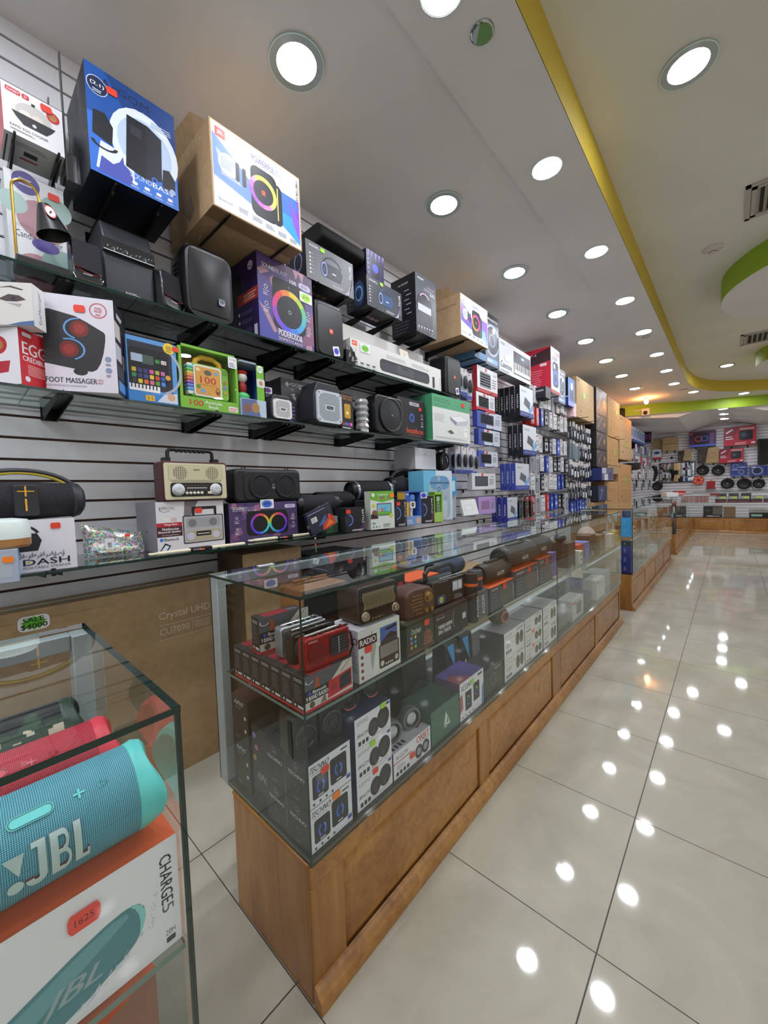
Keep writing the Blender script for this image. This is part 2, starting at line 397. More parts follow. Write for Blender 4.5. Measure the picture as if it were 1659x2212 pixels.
# ---------------------------------------------------------------- lamps
M_LED = mat('#f2f6ff', .5, e=LAMP, name='led_panel')
M_LEDS = mat('#f4f6fe', .5, e=LAMP*1.7, name='bright_led_panel')
M_RING = mat('#aab4b1', .3, 0, coat=.3, name='glass_ring'); M_CHR = mat('#c8ccd0', .12, 1.0, name='chrome')
def panel_light(x, y, z, r, label, group, rim=M_RING, rr=.72, led=None):
    e = empty('ceiling_light', (x, y, z)); tag(e, label, 'ceiling light', group)
    b = MB(); b.lathe([(r, .001), (r, -.008), (r*.99, -.010), (r*rr, -.010), (r*rr, -.004)], rim, n=40, cap=False)
    b.lathe([(r*1.0, -.010), (r*.975, -.0108), (r*.975, -.0102)], mat('#e4fff8', .3), n=40, cap=False)
    b.obj('glass_rim', e)
    b = MB(); b.lathe([(.0005, -.0085), (r*rr, -.0085)], led or M_LED, n=36, cap=False)
    for i, f in enumerate(b.f): b.f[i] = tuple(reversed(f))
    b.obj('diffuser', e); return e
la = ['nearest', 'second nearest', 'third nearest', 'fourth nearest', 'fifth nearest', 'sixth nearest', 'seventh nearest', 'farthest']
first = panel_light(-1.19, 0, ZL+.022, .122, 'round glass-rimmed ceiling light above the wall shelves, nearest of its row', 'large round lights along the left ceiling')
for i, y in enumerate((1.2, 2.353, 3.511, 4.648, 5.773, 6.929, 8.2)):
    dup(first, (-1.19, y, ZL+.022), label='round glass-rimmed ceiling light in the row by the left wall, %s of the row' % la[i+1])
small = panel_light(-.56, .215, ZL, .087, 'small round ceiling light in the dropped strip, cut by the top picture edge', 'small round lights in the dropped strip', mat('#d9dde0', .3), .93, M_LEDS)
for i, y in enumerate((1.356, 2.501, 3.656, 4.801, 5.963, 7.099, 8.274)):
    dup(small, (-.56, y, ZL), label='small round ceiling light in the strip beside the yellow edge, %s of the row' % la[i+1])
dup(small, (-.334, 9.459, ZL), label='small round ceiling light beyond the rounded yellow corner, left one')
dup(small, (.468, 10.568, ZL), label='small round ceiling light between yellow curve and green beam, right one')
dup(first, (.10, 1.52, ZU), label='large round ceiling light with green-lit rim in the raised ceiling, near the right edge')
dup(first, (.20, 8.59, ZU), label='large round light in the raised ceiling by the far yellow curve')
for i, y in enumerate((10.52, 11.64, 12.82, 13.92)):
    dup(first, (-1.25, y, ZF), label='bright ceiling light beyond the green beam, left row, %s from the beam' % ['first', 'second', 'third', 'fourth'][i])
for i, y in enumerate((11.3, 12.3, 13.3)):
    dup(first, (.12, y, 3.085), label='bright ceiling light in the vault beyond the green beam, %s from the beam' % ['first', 'second', 'third'][i])
for x, y in [(.10, -1.6), (.10, -3.2)]+[(x, -3.2+1.5*i) for x in (2.7, 3.9, 4.8) for i in range(10)]:  # unseen lamps added as fill, mostly to brighten the left wall
    dup(first, (x, y, ZU), label='added round fill light in the raised ceiling, out of the picture')
for y in (-.93, -2.08, -3.2):
    dup(small, (-.56, y, ZL), label='small round ceiling light of the dropped strip, behind the viewer')
for y in (-1.15, -2.3, -3.4):
    dup(first, (-1.19, y, ZL+.022), label='round ceiling light of the left row behind the viewer')
for x in (2.2, 3.2, 4.4):
    dup(first, (x, 13.3, 2.91), label='ceiling light of the far bay, right of the picture')
def bulb():
    e = empty('light_bulb', (-1.168, 9.456, ZL+.022)); tag(e, 'glowing orange bulb in a ceiling socket before the green beam', 'light bulb')
    b = MB(); b.lathe([(.045, 0), (.045, -.02), (.03, -.04), (.02, -.05)], mat('#e8e4dc', .4), n=20); b.obj('socket', e)
    b = MB(); b.ball((0,0,-.085), (.04,.04,.05), mat('#ffac62', .3, e=190, name='warm_bulb')); b.obj('bulb', e)
bulb()
def ceiling_bits():
    b = MB(); b.lathe([(.05, 0), (.05, -.006), (.043, -.010), (.001, -.010)], M_CHR, n=32, cap=False)
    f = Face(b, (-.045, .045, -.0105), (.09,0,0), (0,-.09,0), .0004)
    f.ell(.5, .5, .47, mat('#5f8f45', .15, coat=1)); f.poly([(.5-.46*math.cos(t/10*2.2-.4), .5+.46*math.sin(t/10*2.2-.4)) for t in range(11)], mat('#a9b3b6', .15, coat=1))  # green and grey reflection painted onto the disc as a pattern
    o = b.obj('unlit_downlight'); at(o, (-.515, .456, ZL)); tag(o, 'small unlit chrome ceiling disc with a painted green reflection, near the yellow edge', 'ceiling fitting')
    b = MB(); b.lathe([(.075, 0), (.075, -.012), (.062, -.02), (.045, -.024), (.03, -.035), (.024, -.048), (.001, -.05)], mat('#cfc6bd', .5), n=32, cap=False)
    b.lathe([(.03, -.034), (.031, -.038), (.028, -.040)], mat('#6b625c', .5), n=24, cap=False)
    o = b.obj('smoke_detector'); at(o, (.139, 3.672, ZU)); tag(o, 'white round smoke detector on the raised ceiling', 'smoke detector')
    for j, (x, y, L, lab) in enumerate(((.345, 2.87, .50, 'square louvred air vent in the raised ceiling, the nearer one'), (.37, 6.78, .60, 'louvred air vent in the raised ceiling, the farther one'))):
        e = empty('air_vent', (x, y, ZU)); tag(e, lab, 'air vent', 'ceiling air vents')
        b = MB(); w = L
        for i in range(2):
            q = .035*i
            b.box(q, w-q, q, q+.03, -.012-.004*i, 0, mat('#b4aea6', .5)); b.box(q, w-q, L-q-.03, L-q, -.012-.004*i, 0, mat('#b4aea6', .5))
            b.box(q, q+.03, q, L-q, -.012-.004*i, 0, mat('#b4aea6', .5)); b.box(w-q-.03, w-q, q, L-q, -.012-.004*i, 0, mat('#b4aea6', .5))
        b.obj('vent_frame', e)
        b = MB(); b.box(.06, w-.06, .06, L-.06, -.002, 0, mat('#3a3634', .8)); 
        n = 9
        for i in range(n):
            yy = .075+(L-.15)*i/(n-1)
            b.add([(yy-.014,.06,-.018),(yy-.014,L-.06,-.018),(yy+.008,L-.06,-.002),(yy+.008,.06,-.002)], [(0,1,2,3)], mat('#a39c94', .5))
        b.obj('louvres', e)
    b = MB(); b.lathe([(.045, 0), (.045, -.004), (.036, -.005), (.036, 0)], mat('#9a9996', .4), n=28, cap=False); o = b.obj('ceiling_ring'); at(o, (-.566, 5.021, ZL)); tag(o, 'thin round ring fitting in the dropped strip between small lights', 'ceiling fitting')
    b = MB(); b.box(-.07, .07, -.012, .012, -.006, 0, mat('#5a524e', .5)); o = b.obj('slot_diffuser'); at(o, (-.465, 9.03, ZL)); tag(o, 'small dark slot in the ceiling by the far corner', 'ceiling fitting')
    e = empty('wall_loudspeaker', (-1.8, 10.0, 3.10), R90*.7); tag(e, 'small black loudspeaker under the left end of the green beam', 'loudspeaker')
    b = MB(); b.box(-.09, .09, -.09, .09, -.12, .12, M_BLKM); b.obj('housing', e, bevel=.015)
    b = MB(); b.lathe([(.07, 0), (.07, -.006), (.02, -.003), (.001, -.003)], mat('#1d1d20', .6), (0,-.09,.0), 'y', cap=False); b.obj('speaker_cone', e)
    e = empty('security_camera', (-1.285, 10.2, 3.10), 0); tag(e, 'white security camera box on the green beam', 'camera')
    b = MB(); b.box(-.08, .08, -.02, .06, -.09, .07, mat('#cfc9bf', .5)); b.obj('mounting_box', e, bevel=.006)
    b = MB(); b.ball((0,-.03,-.03), .045, M_BLK); b.obj('camera_dome', e)
    b = MB(); b.box(-1.9, -1.36, -.008, 0, 3.13, 3.15, mat('#d8d4c8', .5)); o = b.obj('cable_duct'); at(o, (0, 10.22, 0), .0); o.location = (.0, 10.16, 0); o.rotation_euler = (0,0,0); tag(o, 'thin white cable duct running along the green beam to the camera', 'cable duct')
ceiling_bits()

# ---------------------------------------------------------------- showcases
def pane(b, x0, x1, y0, y1, z0, z1, gm=None, em=None):
    "glass sheet; its narrow sides are the green edges"
    g = gm or M_GLASS; d = [x1-x0, y1-y0, z1-z0]; k = d.index(min(d))
    m = [em or M_GEDGE]*6
    if k == 0: m[1] = m[3] = g
    elif k == 1: m[0] = m[2] = g
    else: m[4] = m[5] = g
    b.box(x0, x1, y0, y1, z0, z1, g, m)
def showcase(name, loc, rz, L, base_cells, label, joints=(), ends=(True, True), D=.49, posts=True, HS=.785):
    """long shop counter: runs along +x, front is -y (local); wood cabinet below, glass case above"""
    e = empty(name, loc, rz); tag(e, label, 'display case')
    H0, HT = .385, 1.085; G = .006
    b = MB()
    b.box(0, L, .02, .40, .02, H0-.012, M_WOODV if False else M_WOOD); b.box(-.004, L+.004, .006, .405, H0-.012, H0, M_WOOD)
    # upright end boards
    for q0, q1 in ((-.003, .018), (L-.018, L+.003)): b2 = MB(); b2.box(q0, q1, .008, .40, 0, H0-.012, M_WOODV); b2.obj('end_board', e, bevel=.003)
    b.obj('cabinet_body', e, bevel=.003)
    # raised frame and panels
    b = MB(); z0, z1 = .045, .315
    b.box(0, L, .0, .02, z1, H0-.012, M_WOOD); b.box(0, L, .0, .02, .0, z0, M_WOOD)
    xs = [0]; 
    for a, c in base_cells: xs += [a, c]
    xs.append(L)
    for i in range(0, len(xs), 2): b.box(xs[i], xs[i+1], 0, .02, z0, z1, M_WOODV)
    b.obj('face_frame', e, bevel=.004)
    for a, c in base_cells:
        p = MB(); i = .022
        p.box(a, c, .012, .02, z0, z1, M_WOOD)
        o4 = [(a+.004,z0+.004),(c-.004,z0+.004),(c-.004,z1-.004),(a+.004,z1-.004)]; i4 = [(a+i,z0+i),(c-i,z0+i),(c-i,z1-i),(a+i,z1-i)]
        v = [(x,.012,z) for x, z in o4]+[(x,.004,z) for x, z in i4]
        p.add(v, [(0,1,5,4),(1,2,6,5),(2,3,7,6),(3,0,4,7),(4,5,6,7)], M_WOOD); p.obj('door_panel', e, smooth=False)
    b = MB(); prof = [(0,0),(-.03,0),(-.03,.028),(-.026,.036),(-.016,.042),(-.010,.055),(0,.058)]
    b.prism(prof, -.003, L+.003, M_WOOD, 'x'); b.obj('plinth_moulding', e, ang=50)
    # glass case
    bk = D-.005
    b = MB(); b.box(.002, L-.002, -.0, D-.02, H0, H0+.012, mat('#242a29', .12, coat=.5, name='dark_case_floor')); b.obj('case_floor', e)
    js = [0]+list(joints)+[L]
    for u, v in zip(js, js[1:]):
        b = MB(); pane(b, u, v-.001, -.012, -.012+G, H0+.002, HT-.008); b.obj('front_pane', e, smooth=False)
        b = MB(); pane(b, u-.004 if u == 0 else u, v-.001, -.014, D+.002, HT-.008, HT); b.obj('top_pane', e, smooth=False)
        b = MB(); pane(b, u+.006, v-.007, .0, D-.07, HS-.008, HS, M_SHELF, M_GEDGE2); b.obj('glass_shelf', e, smooth=False)
    for k, xx in ((0, 0), (1, L-G)):
        if ends[k]:
            b = MB(); pane(b, xx, xx+G, -.005, D, H0+.002, HT-.008); b.obj('end_pane', e, smooth=False)
    if posts:
        for xx in (.0, L-.03):
            b = MB(); b.box(xx, xx+.03, bk-.045, bk, H0-.0, HT-.009, M_ALU); b.obj('corner_post', e, bevel=.002)
        b = MB(); b.box(.03, L-.03, bk-.03, bk, HT-.04, HT-.009, M_ALU); b.obj('top_rail', e, bevel=.002)
        b = MB(); b.box(.03, L-.03, bk-.03, bk, H0+.0, H0+.02, M_ALU); b.obj('bottom_rail', e, bevel=.002)
    return e
# local +x = world +y, local -y = world +x
showcase('glass_showcase', (-.52, -.595, 0), R90, 3.71, [(.115,.895),(.98,1.815),(1.955,2.80),(2.885,3.725-.05)],
         'long glass-topped counter with wooden panelled base in the middle, full of radios and speakers', joints=(1.885,), HS=.773)
showcase('glass_showcase', (-.50, 3.585, 0), R90, 3.55, [(.08,.85),(.93,1.72),(1.80,2.60),(2.68,3.46)],
         'glass-topped counter with wooden base beyond the gap, blue boxes at its near corner', joints=(1.78,))
showcase('glass_showcase', (-.50, 7.86, 0), R90, 4.53, [(.08,.8),(.88,1.6),(1.68,2.4),(2.48,3.2),(3.28,4.0)],
         'farthest counter of the left row, meeting the back counter', joints=(2.2,))
showcase('glass_showcase', (-1.35, 12.42, 0), 0, 5.5, [(.1,.84),(.96,1.48),(1.60,2.30),(2.42,3.2),(3.3,4.1),(4.2,5.2)],
         'glass counter with wooden base running across the back of the shop', joints=(.9, 1.48, 2.38, 3.5, 4.5))
showcase('glass_showcase', (-.227, -2.60, 0), R90, 1.617, [(.1,.8),(.9,1.5)],
         'glass counter corner at the lower left edge, holding bright cylinder speakers', HS=.779)
# ================================================================ wall shelves
WH, BK, RD, GY = '#ececef', '#141418', '#e8402c', '#8f9298'
CB = '#26262b'
def shelf(z, y0, y1, xf, joints, br, label, gm=None):
    e = empty('wall_shelf', (0, 0, z)); tag(e, label, 'shelf', 'glass wall shelves')
    js = [y0]+joints+[y1]
    for u, v in zip(js, js[1:]):
        b = MB(); pane(b, WX+.012, xf, u+.001, v-.001, -.010, 0, gm or M_SHELF); b.obj('glass_plate', e, smooth=False)
    for y in br:
        b = MB(); L = xf-WX-.01
        b.box(WX+.0, WX+.012, y-.028, y+.028, -.055, .0-.010, M_BRKT)
        for s in (-.022, .022):
            b.prism([(WX, -.055), (WX+.03, -.055), (WX+L, -.022), (WX+L, -.010), (WX, -.010)], y+s-.002, y+s+.002, M_BRKT, 'y')
        b.box(WX, WX+L, y-.022, y+.022, -.013, -.0105, M_BRKT); b.box(WX+L-.004, WX+L+.004, y-.006, y+.006, -.02, .006, M_BRKT)
        b.obj('bracket', e, smooth=False)
shelf(1.107, -2.2, 1.66, -1.45, [-.95, .40], [-1.5, -.93, -.35, .25, .8, 1.45], 'lowest glass wall shelf, holding the cream radio and boomboxes', M_SMOKE)
shelf(1.745, -2.2, 1.98, -1.53, [-.95, .13], [-1.4, -.85, -.285, .10, .20, .78, 1.22, 1.80], 'second glass wall shelf from below, holding toy boxes and white speakers')
shelf(2.166, -2.2, 1.92, -1.53, [-.60, .60], [-1.4, -.82, -.28, .18, .45, .82, 1.25, 1.70], 'third glass wall shelf from below, holding black speakers and the soundbar box', M_SMOKE)
def wb(name, label, cat, y0, y1, z0, z1, xf, d, cols, art=None, yaw=0, group=None, bevel=.0012, ref='c'):
    """carton against the left wall. y0..y1 along the wall, xf = front plane; cols = (front,right,back,left,top,bottom) or one colour"""
    w, h = y1-y0, z1-z0; b = MB()
    if isinstance(cols, (str, bpy.types.Material)): cols = [cols]*6
    m = [mat(c, .42) if isinstance(c, str) else c for c in cols]
    b.box(-w/2, w/2, -d/2, d/2, 0, h, m[0], m)
    if art: art(faces(b, w, d, h))
    o = b.obj(name, smooth=False); at(o, (xf-d/2, (y0+y1)/2, z0), R90+math.radians(yaw)); tag(o, label, cat, group)
    o['_s'] = 0; del o['_s']; DIM[o.name] = (w, d, h); return o
DIM = {}
def stk(o, side, u, v, s, col=RD, txt=None, kind='price_sticker', aspect=1.35):
    "a small stuck-on price label as a child of a carton"
    w, d, h = DIM[o.name]; b = MB(); f = faces(b, w, d, h, .0030)[side]
    if kind == 'price_card':
        rv = s/f.V.length; ru = rv/f.asp*1.3; f.rrect(u-ru, v-rv*.8, u+ru, v+rv*.8, .02, WH); f.burst(u, v, rv*.75, col, ru=ru*.88)
        if txt: f.text(txt, u-ru*.45, v-rv*.22, u+ru*.45, v+rv*.22, '#1a2a14', 0)
    else:
        rv = s/f.V.length; ru = rv/f.asp*aspect; f.poly([(u-ru*.8, v-rv), (u+ru*.8, v-rv), (u+ru, v-rv*.5), (u+ru, v+rv*.5), (u+ru*.8, v+rv), (u-ru*.8, v+rv), (u-ru, v+rv*.5), (u-ru, v-rv*.5)], col)
        if txt: f.text(txt, u-ru*.6, v-rv*.35, u+ru*.6, v+rv*.35, '#5a1a12', 0)
    for i, vv in enumerate(b.v): pass
    return b.obj(kind, o, smooth=False)
ORG, LIM = '#ff8a1f', '#a8e03a'
# ---- small picture makers (u,v centre; s scale as part of the face height)
def pic_tower(f, u, v, h, ring=None, body=BK, w=.62):
    a = f.asp; r = h/2; f.rrect(u-r*w/a, v-r, u+r*w/a, v+r, r*.28, body)
    f.rrect(u-r*w*.9/a, v-r*.95, u+r*w*.9/a, v+r*.95, r*.24, '#1f2024')
    if ring: f.ring(u, v-.08*r, r*w*.56, r*w*.74, ring, 40)
RAIN = ['#5fc98a', '#b9d84a', '#f0d23c', '#f08a3a', '#e8454f', '#d8429a', '#9a48d0', '#7a4ee0', '#5a5ae6', '#4a84ea', '#4aa6ea', '#4cc0c8']
YEL = ['#d8d85a', '#e6e664', '#f0ea58', '#f0d050', '#f0a0b0', '#d86ad8', '#b05ae0', '#a05ae6', '#c06ae0', '#e08ac0', '#e6c080', '#dcd060']
PNK = ['#e83ca0', '#e84ab0', '#f050a8', '#f0508a', '#f06a60', '#f09048', '#f0b038', '#f0c040', '#f0a040', '#f07860', '#e85090', '#e840a0']
def pic_boom(f, u, v, h, c1='#2a3040', c2='#8fa6d8', handle=True):
    a = f.asp; r = h/2
    if handle: f.ring(u+.05*r/a, v+.25*r, r*.86, r*1.02, c1, 20, 20, 165, 1.25)
    f.poly([(u-1.2*r/a, v+.55*r), (u+1.1*r/a, v+.55*r), (u+1.35*r/a, v), (u+1.1*r/a, v-.75*r), (u-1.1*r/a, v-.8*r)], c1)
    f.ell(u-.95*r/a, v-.1*r, .74*r, '#1a1d24', ru=.42*r/a); f.ring(u-.95*r/a, v-.1*r, .52*r, .68*r, c2, 28, sx=.55); f.ell(u-.95*r/a, v-.1*r, .28*r, '#3a4254', ru=.15*r/a)
    f.rect(u+.0/a, v-.25*r, u+.5*r/a, v-.14*r, '#e8e8f0')
# ---------------- top row, resting on pairs of wall arms
def arms(y0, y1, z, xf, label, thin=False):
    e = empty('wall_bracket', (0, 0, z)); tag(e, label, 'wall bracket', None)
    for y in (y0, y1):
        b = MB(); q = .010 if thin else .06; t = xf+.04
        b.box(WX, WX+.01, y-.018, y+.018, -q*1.4, -.002, M_BRKT)
        b.prism([(WX, -q), (WX+.02, -q), (t-.05, -min(q, .022)), (t-.04, -.002), (WX, -.002)], y-.004, y+.004, M_BRKT, 'y')
        b.tube([(t-.06, y, -.0075), (t-.008, y, -.0065), (t, y, -.0055)], .004, M_BRKT, 6); b.obj('arm', e, smooth=False)
    return e
def a_egg(F):
    f = F['F']; f.rrect(.06, .84, .30, .94, .03, '#c8283a'); f.rrect(.32, .84, .44, .94, .03, '#c8283a'); f.text('DASH', .09, .865, .27, .915, WH, .03); f.text('D', .36, .865, .40, .915, WH, .03)
    f.ell(.5, .55, .23, '#c9c6c2', ru=.30); f.ell(.36, .50, .10, '#e6dfd6'); f.ell(.56, .50, .10, '#e2dbd2'); f.poly([(.14,.5),(.86,.5),(.80,.40),(.70,.28),(.32,.28),(.2,.40)], '#1d1f22')
    f.rect(.47, .76, .53, .82, BK); f.ell(.5, .36, .035, '#d8d8d8'); f.ell(.83, .75, .115, '#c8283a'); f.ell(.83, .75, .07, '#b88a48'); f.text('UP TO 6', .77, .73, .89, .77, '#5a3a18', 0)
    f.text('RAPID EGG COOKER', .1, .16, .72, .21, '#33343a', .0); f.lines(.1, .09, .5, .13, 2, '#8a8a90')
    g = F['B']; g.rect(.0, .0, 1, 1, '#d4d1cf'); g.rect(.35, .45, .58, .6, '#3a3a3a'); g.lines(.2, .7, .8, .85, 3, '#8a8a8a'); g.rect(.3, .3, .6, .36, '#c03040'); g.rect(.04, 0, .07, .9, BK); g.rect(.93, 0, .96, .9, BK)
o = wb('product_box', 'white egg cooker box with red brand strip, top row at far left', 'box', -.955, -.79, 2.635, 2.80, -1.60, .17, [WH, '#c8c8cc', WH, '#c23040', WH, '#d4d1cf'], a_egg)
stk(o, 'F', .72, .87, .012)
arms(-.93, -.81, 2.634, -1.62, 'pair of black arms under the egg cooker box')
def a_bass(F):
    f = F['F']; f.poly([(0,.0),(1,0),(1,.55),(.0,.55)], '#2f6fd0'); f.rect(0, .55, 1, 1, '#1450a0'); f.poly([(.2,1),(1,1),(1,.55),(.5,.6)], '#123d80')
    f.ell(.62, .47, .36, '#dfe9f6', ru=.4); f.ell(.62, .47, .28, '#b9cdea', ru=.32); f.poly([(.06,.05),(.48,.05),(.5,.22),(.42,.30),(.12,.32)], '#dfe6f2')
    f.poly([(.08,.02),(.46,.02),(.44,.16),(.36,.2),(.35,.27),(.31,.2),(.24,.15),(.12,.18)], '#4a55b0')
    f.text('ArGOM', .16, .86, .68, .93, '#0d2450', .02); f.text('TECH', .5, .82, .68, .85, '#0d2450', 0)
    f.ell(.12, .82, .085, '#13264a'); f.ring(.12, .82, .08, .086, '#cfd8ea'); f.text('(2.1)', .05, .81, .19, .85, WH, .02); f.lines(.07, .76, .17, .795, 2, '#cfd8ea')
    f.rect(.47, 0, 1, .25, '#3470cc'); f.poly([(.38,.2),(.62,.16),(.80,.22),(.82,.66),(.66,.72),(.42,.72)], '#15161d'); f.poly([(.62,.16),(.80,.22),(.82,.66),(.64,.70)], '#22222c'); f.rect(.45, .55, .58, .64, '#2e2f3a')
    f.ell(.71, .2, .03, '#3a6ad0'); f.ell(.71, .2, .015, BK)
    for u in (.04, .80): f.poly([(u,.36),(u+.02,.58),(u+.14,.60),(u+.22,.5),(u+.2,.32)] if u < .5 else [(u,.18),(u+.02,.36),(u+.1,.38),(u+.17,.3),(u+.16,.13)], '#1a1b22')
    f.ring(.16, .30, .04, .055, '#1a1b22', 16, 180, 360, 2.0); f.text('SOUND', .42, .12, .67, .17, '#cfdcf2', 0); f.text('BASS', .68, .12, .93, .17, WH, .03); f.ell(.93, .17, .03, '#9ab4dc')
    f.lines(.70, .74, .95, .80, 3, '#b9c9e6', rag=.1)
    for i in range(4): f.rrect(.44+.14*i, .055, .50+.14*i, .085, .008, WH); f.lines(.42+.14*i, .025, .53+.14*i, .045, 2, '#c9d6ee')
o = wb('product_box', 'large blue speaker-set box on the top row, second from the left', 'box', -.74, -.435, 2.556, 2.94, -1.475, .30, ['#1c5cb4', '#14182a', BK, '#121420', '#10203c', '#0b0f1e'], a_bass)
stk(o, 'F', .27, .845, .013)
arms(-.66, -.50, 2.555, -1.52, 'pair of black arms under the large blue speaker-set box')
def wrapped():
    b = MB(); b.box(-.02, .02, -.13, .13, 0, .46, M_FILM); b.box(-.022, -.018, -.13, -.11, 0, .46, mat('#4e4b4a', .4)); b.box(-.022, -.018, .11, .13, 0, .46, mat('#6b6866', .4))
    b.box(-.014, .016, -.10, .10, .02, .12, BK); b.ell = None
    b.ball((0, 0, .2), (.018, .06, .06), '#d8d8da')
    o = b.obj('plastic_wrapped_pack'); at(o, (-1.73, -.765, 2.56), R90); tag(o, 'tall clear plastic-wrapped pack with black contents between egg cooker box and blue box', 'package')
wrapped()
def a_party(ring, big):
    def art(F):
        f = F['F']; f.rect(.015, .015, .985, .985, '#eef2f6'); f.poly([(.02,.62),(.02,.36),(.45,.24),(.45,.44),(.25,.5)], '#7f9fd8'); f.poly([(.02,.86),(.42,.52),(.42,.26),(.02,.38)], '#6a8fd4' if big else '#7a6ad0')
        f.poly([(.05,.7),(.2,.62),(.3,.4),(.1,.42)], '#a8b6e6' if big else '#c86ac8'); f.poly([(.72,.66),(.98,.66),(.98,.38),(.72,.40)], '#4a78e0' if big else '#8a6ae0'); f.poly([(.72,.40),(.98,.38),(.98,.06),(.72,.24)], '#3fa0e8' if big else '#7ab8ea'); f.poly([(.85,.6),(.98,.42),(.98,.1),(.9,.3)], '#8a5ad8')
        f.rrect(.05, .83, .15, .94, .01, '#e8432c'); f.text('JBL', .07, .86, .13, .91, WH, .03)
        f.text('POWERFUL', .42, .82, .68, .90, '#4a4a86', .02); f.text('BASS', .69, .865, .76, .895, '#4a4a86', .02); f.text('BOOST', .69, .825, .77, .855, '#4a4a86', .02)
        f.rrect(.40, .16, .70, .78, .09, '#17181c'); f.rrect(.64, .17, .76, .70, .07, '#24252b'); f.rrect(.42, .18, .66, .76, .08, '#26272d'); f.ring(.54, .49, .145, .20, ring, 40); f.rrect(.52, .46, .56, .52, .008, '#e8542c'); f.rect(.70, .24, .712, .66, '#e0e070' if big else '#8a8c94')
        f.ell(.17, .56, .13, '#e8ecf6'); f.lines(.09, .5, .24, .63, 5, '#8aa0c8'); f.rrect(.24, .44, .28, .66, .02, '#2a2630'); f.rrect(.31, .42, .35, .64, .02, '#3a2a2c')
        f.text('PARTYBOX', .945, .66, .975, .93, '#2a2a30', .02, rot=-90); f.text('ENCORE', .945, .42, .975, .65, '#c03aa8', .01, rot=-90)
        f.text('Bluetooth', .06, .10, .20, .135, '#8a92a8', .0); 
        for i in range(5): f.lines(.26+.145*i, .09-.01*i, .37+.145*i, .15-.01*i, 3, '#9aa0ac')
        g = F['L']; g.text('PARTYBOX ENCORE', .1, .74, .9, .79, '#5a4632', .0) if not big else g.ell(.8, .9, .012, LIM)
        g.text('ESSENTIAL', .1, .68, .4, .72, '#5a4632', .0) if not big else g.poly([(.3,.35),(.55,.4),(.6,.2),(.5,.1)], '#7d6549')
    return art
cc = [M_CARDL, M_CARD, M_CARD, M_CARD, M_CARD, M_CARD]
def flaps(o, d, w, h):
    b = MB(); b.add([(-w/2, d/2, h), (-w/2, -d/2+.02, h), (-w/2-.03, -d/2+.1, h+.07), (-w/2-.04, d/2-.04, h+.09)], [(0,1,2,3)], M_CARD); b.obj('open_flap', o, smooth=False)
o = wb('product_box', 'big brown carton with white printed light-ring speaker front, top row beside the blue box', 'box', -.325, .14, 2.60, 2.965, -1.39, .46, cc, a_party(YEL, True)); flaps(o, .44, .465, .365)
b = MB(); b.add([(-.19,.0,-.0012),(-.14,.2,-.0012),(-.136,.2,-.0012),(-.186,0,-.0012)], [(0,1,2,3)], '#c9b48e'); b.add([(-.23,-.22,-.0012),(.23,-.22,-.0012),(.23,-.14,-.0012),(-.23,-.14,-.0012)], [(3,2,1,0)], '#8d7150'); b.obj('packing_tape', o, smooth=False)
arms(-.25, .05, 2.598, -1.42, 'pair of black arms under the big carton with the light-ring speaker', True)
b = MB(); b.prism([(-.10,0),(-.135,.02),(-.135,.07),(-.09,.115),(.10,.115),(.10,0)], -.19, .19, M_BLKM, 'x'); o = b.obj('loudspeaker', bevel=.012); at(o, (-1.75, .665, 2.93), R90); tag(o, 'long black speaker lying above the grey boombox boxes, near the ceiling', 'speaker')
def a_arg(bg, c1, c2, sparkle):
    def art(F):
        f = F['F']; f.rect(0, 0, 1, 1, bg); f.text('ArGOM', .07, .87, .24, .93, WH, .02); f.rect(.25, .88, .3, .895, WH)
        for i in range(6): f.ell(.08, .68-.1*i, .025, WH); f.rect(.11, .675-.1*i, .14, .685-.1*i, '#c8c8cc')
        for i in range(9):
            t = i*.03; f.poly([(.78+t*.3, .02), (.80+t*.3, .02), (.98, .25+t*1.6), (.98, .23+t*1.6)], ['#d8a0d0', '#7a7aa0', '#c8c8dc'][i % 3])
        pic_boom(f, .52, .47, .58, c1, c2); f.text('BATTLE', .90, .5, .955, .86, WH, .02, rot=-90); f.lines(.52, .06, .78, .14, 3, '#c8c8d0')
        g = F['L']; g.ell(.62, .5, .42, c1, ru=.26); g.ring(.62, .5, .2, .26, c2, 24, sx=.7); g.lines(.1, .1, .22, .9, 6, '#6a6a74')
        h = F['B']; h.rect(0, 0, 1, 1, '#15151b'); 
        for i in range(4): h.rect(.2+.12*i, .3, .29+.12*i, .45, '#8a6a60')
    return art
o = wb('product_box', 'grey boombox carton with dark barrel speaker picture, top row right of the big brown carton', 'box', .29, .665, 2.593, 2.812, -1.55, .20, ['#707478', CB, BK, '#1a1c26', CB, '#15151b'], a_arg('#6d7174', '#2b2e38', '#8f9ae8', 1)); stk(o, 'F', .33, .90, .012, LIM)
arms(.36, .60, 2.59, -1.57, 'pair of black arms under the nearer grey boombox carton')
def a_purp(F):
    f = F['F']; f.rect(0, 0, 1, 1, '#2c2450'); 
    for i in range(14): f.poly([(.05+.07*i, 1), (.09+.07*i, 1), (.03+.07*i, .8-.03*(i % 4)), ], ['#8a6ad0', '#d8d0f0', '#5a4ab0'][i % 3])
    f.rrect(.3, .2, .72, .75, .1, '#15152a'); f.ell(.5, .5, .14, '#4a5ae0'); f.text('ArGOM', .45, .05, .85, .13, WH, .02)
    for i in range(4): f.ell(.1, .7-.14*i, .03, '#6aa0ff')
wb('product_box', 'small purple speaker box standing behind the blue boombox carton', 'box', .87, 1.05, 2.82, 3.04, -1.62, .16, ['#2c2450', CB, BK, '#1b1728', CB, BK], a_purp)
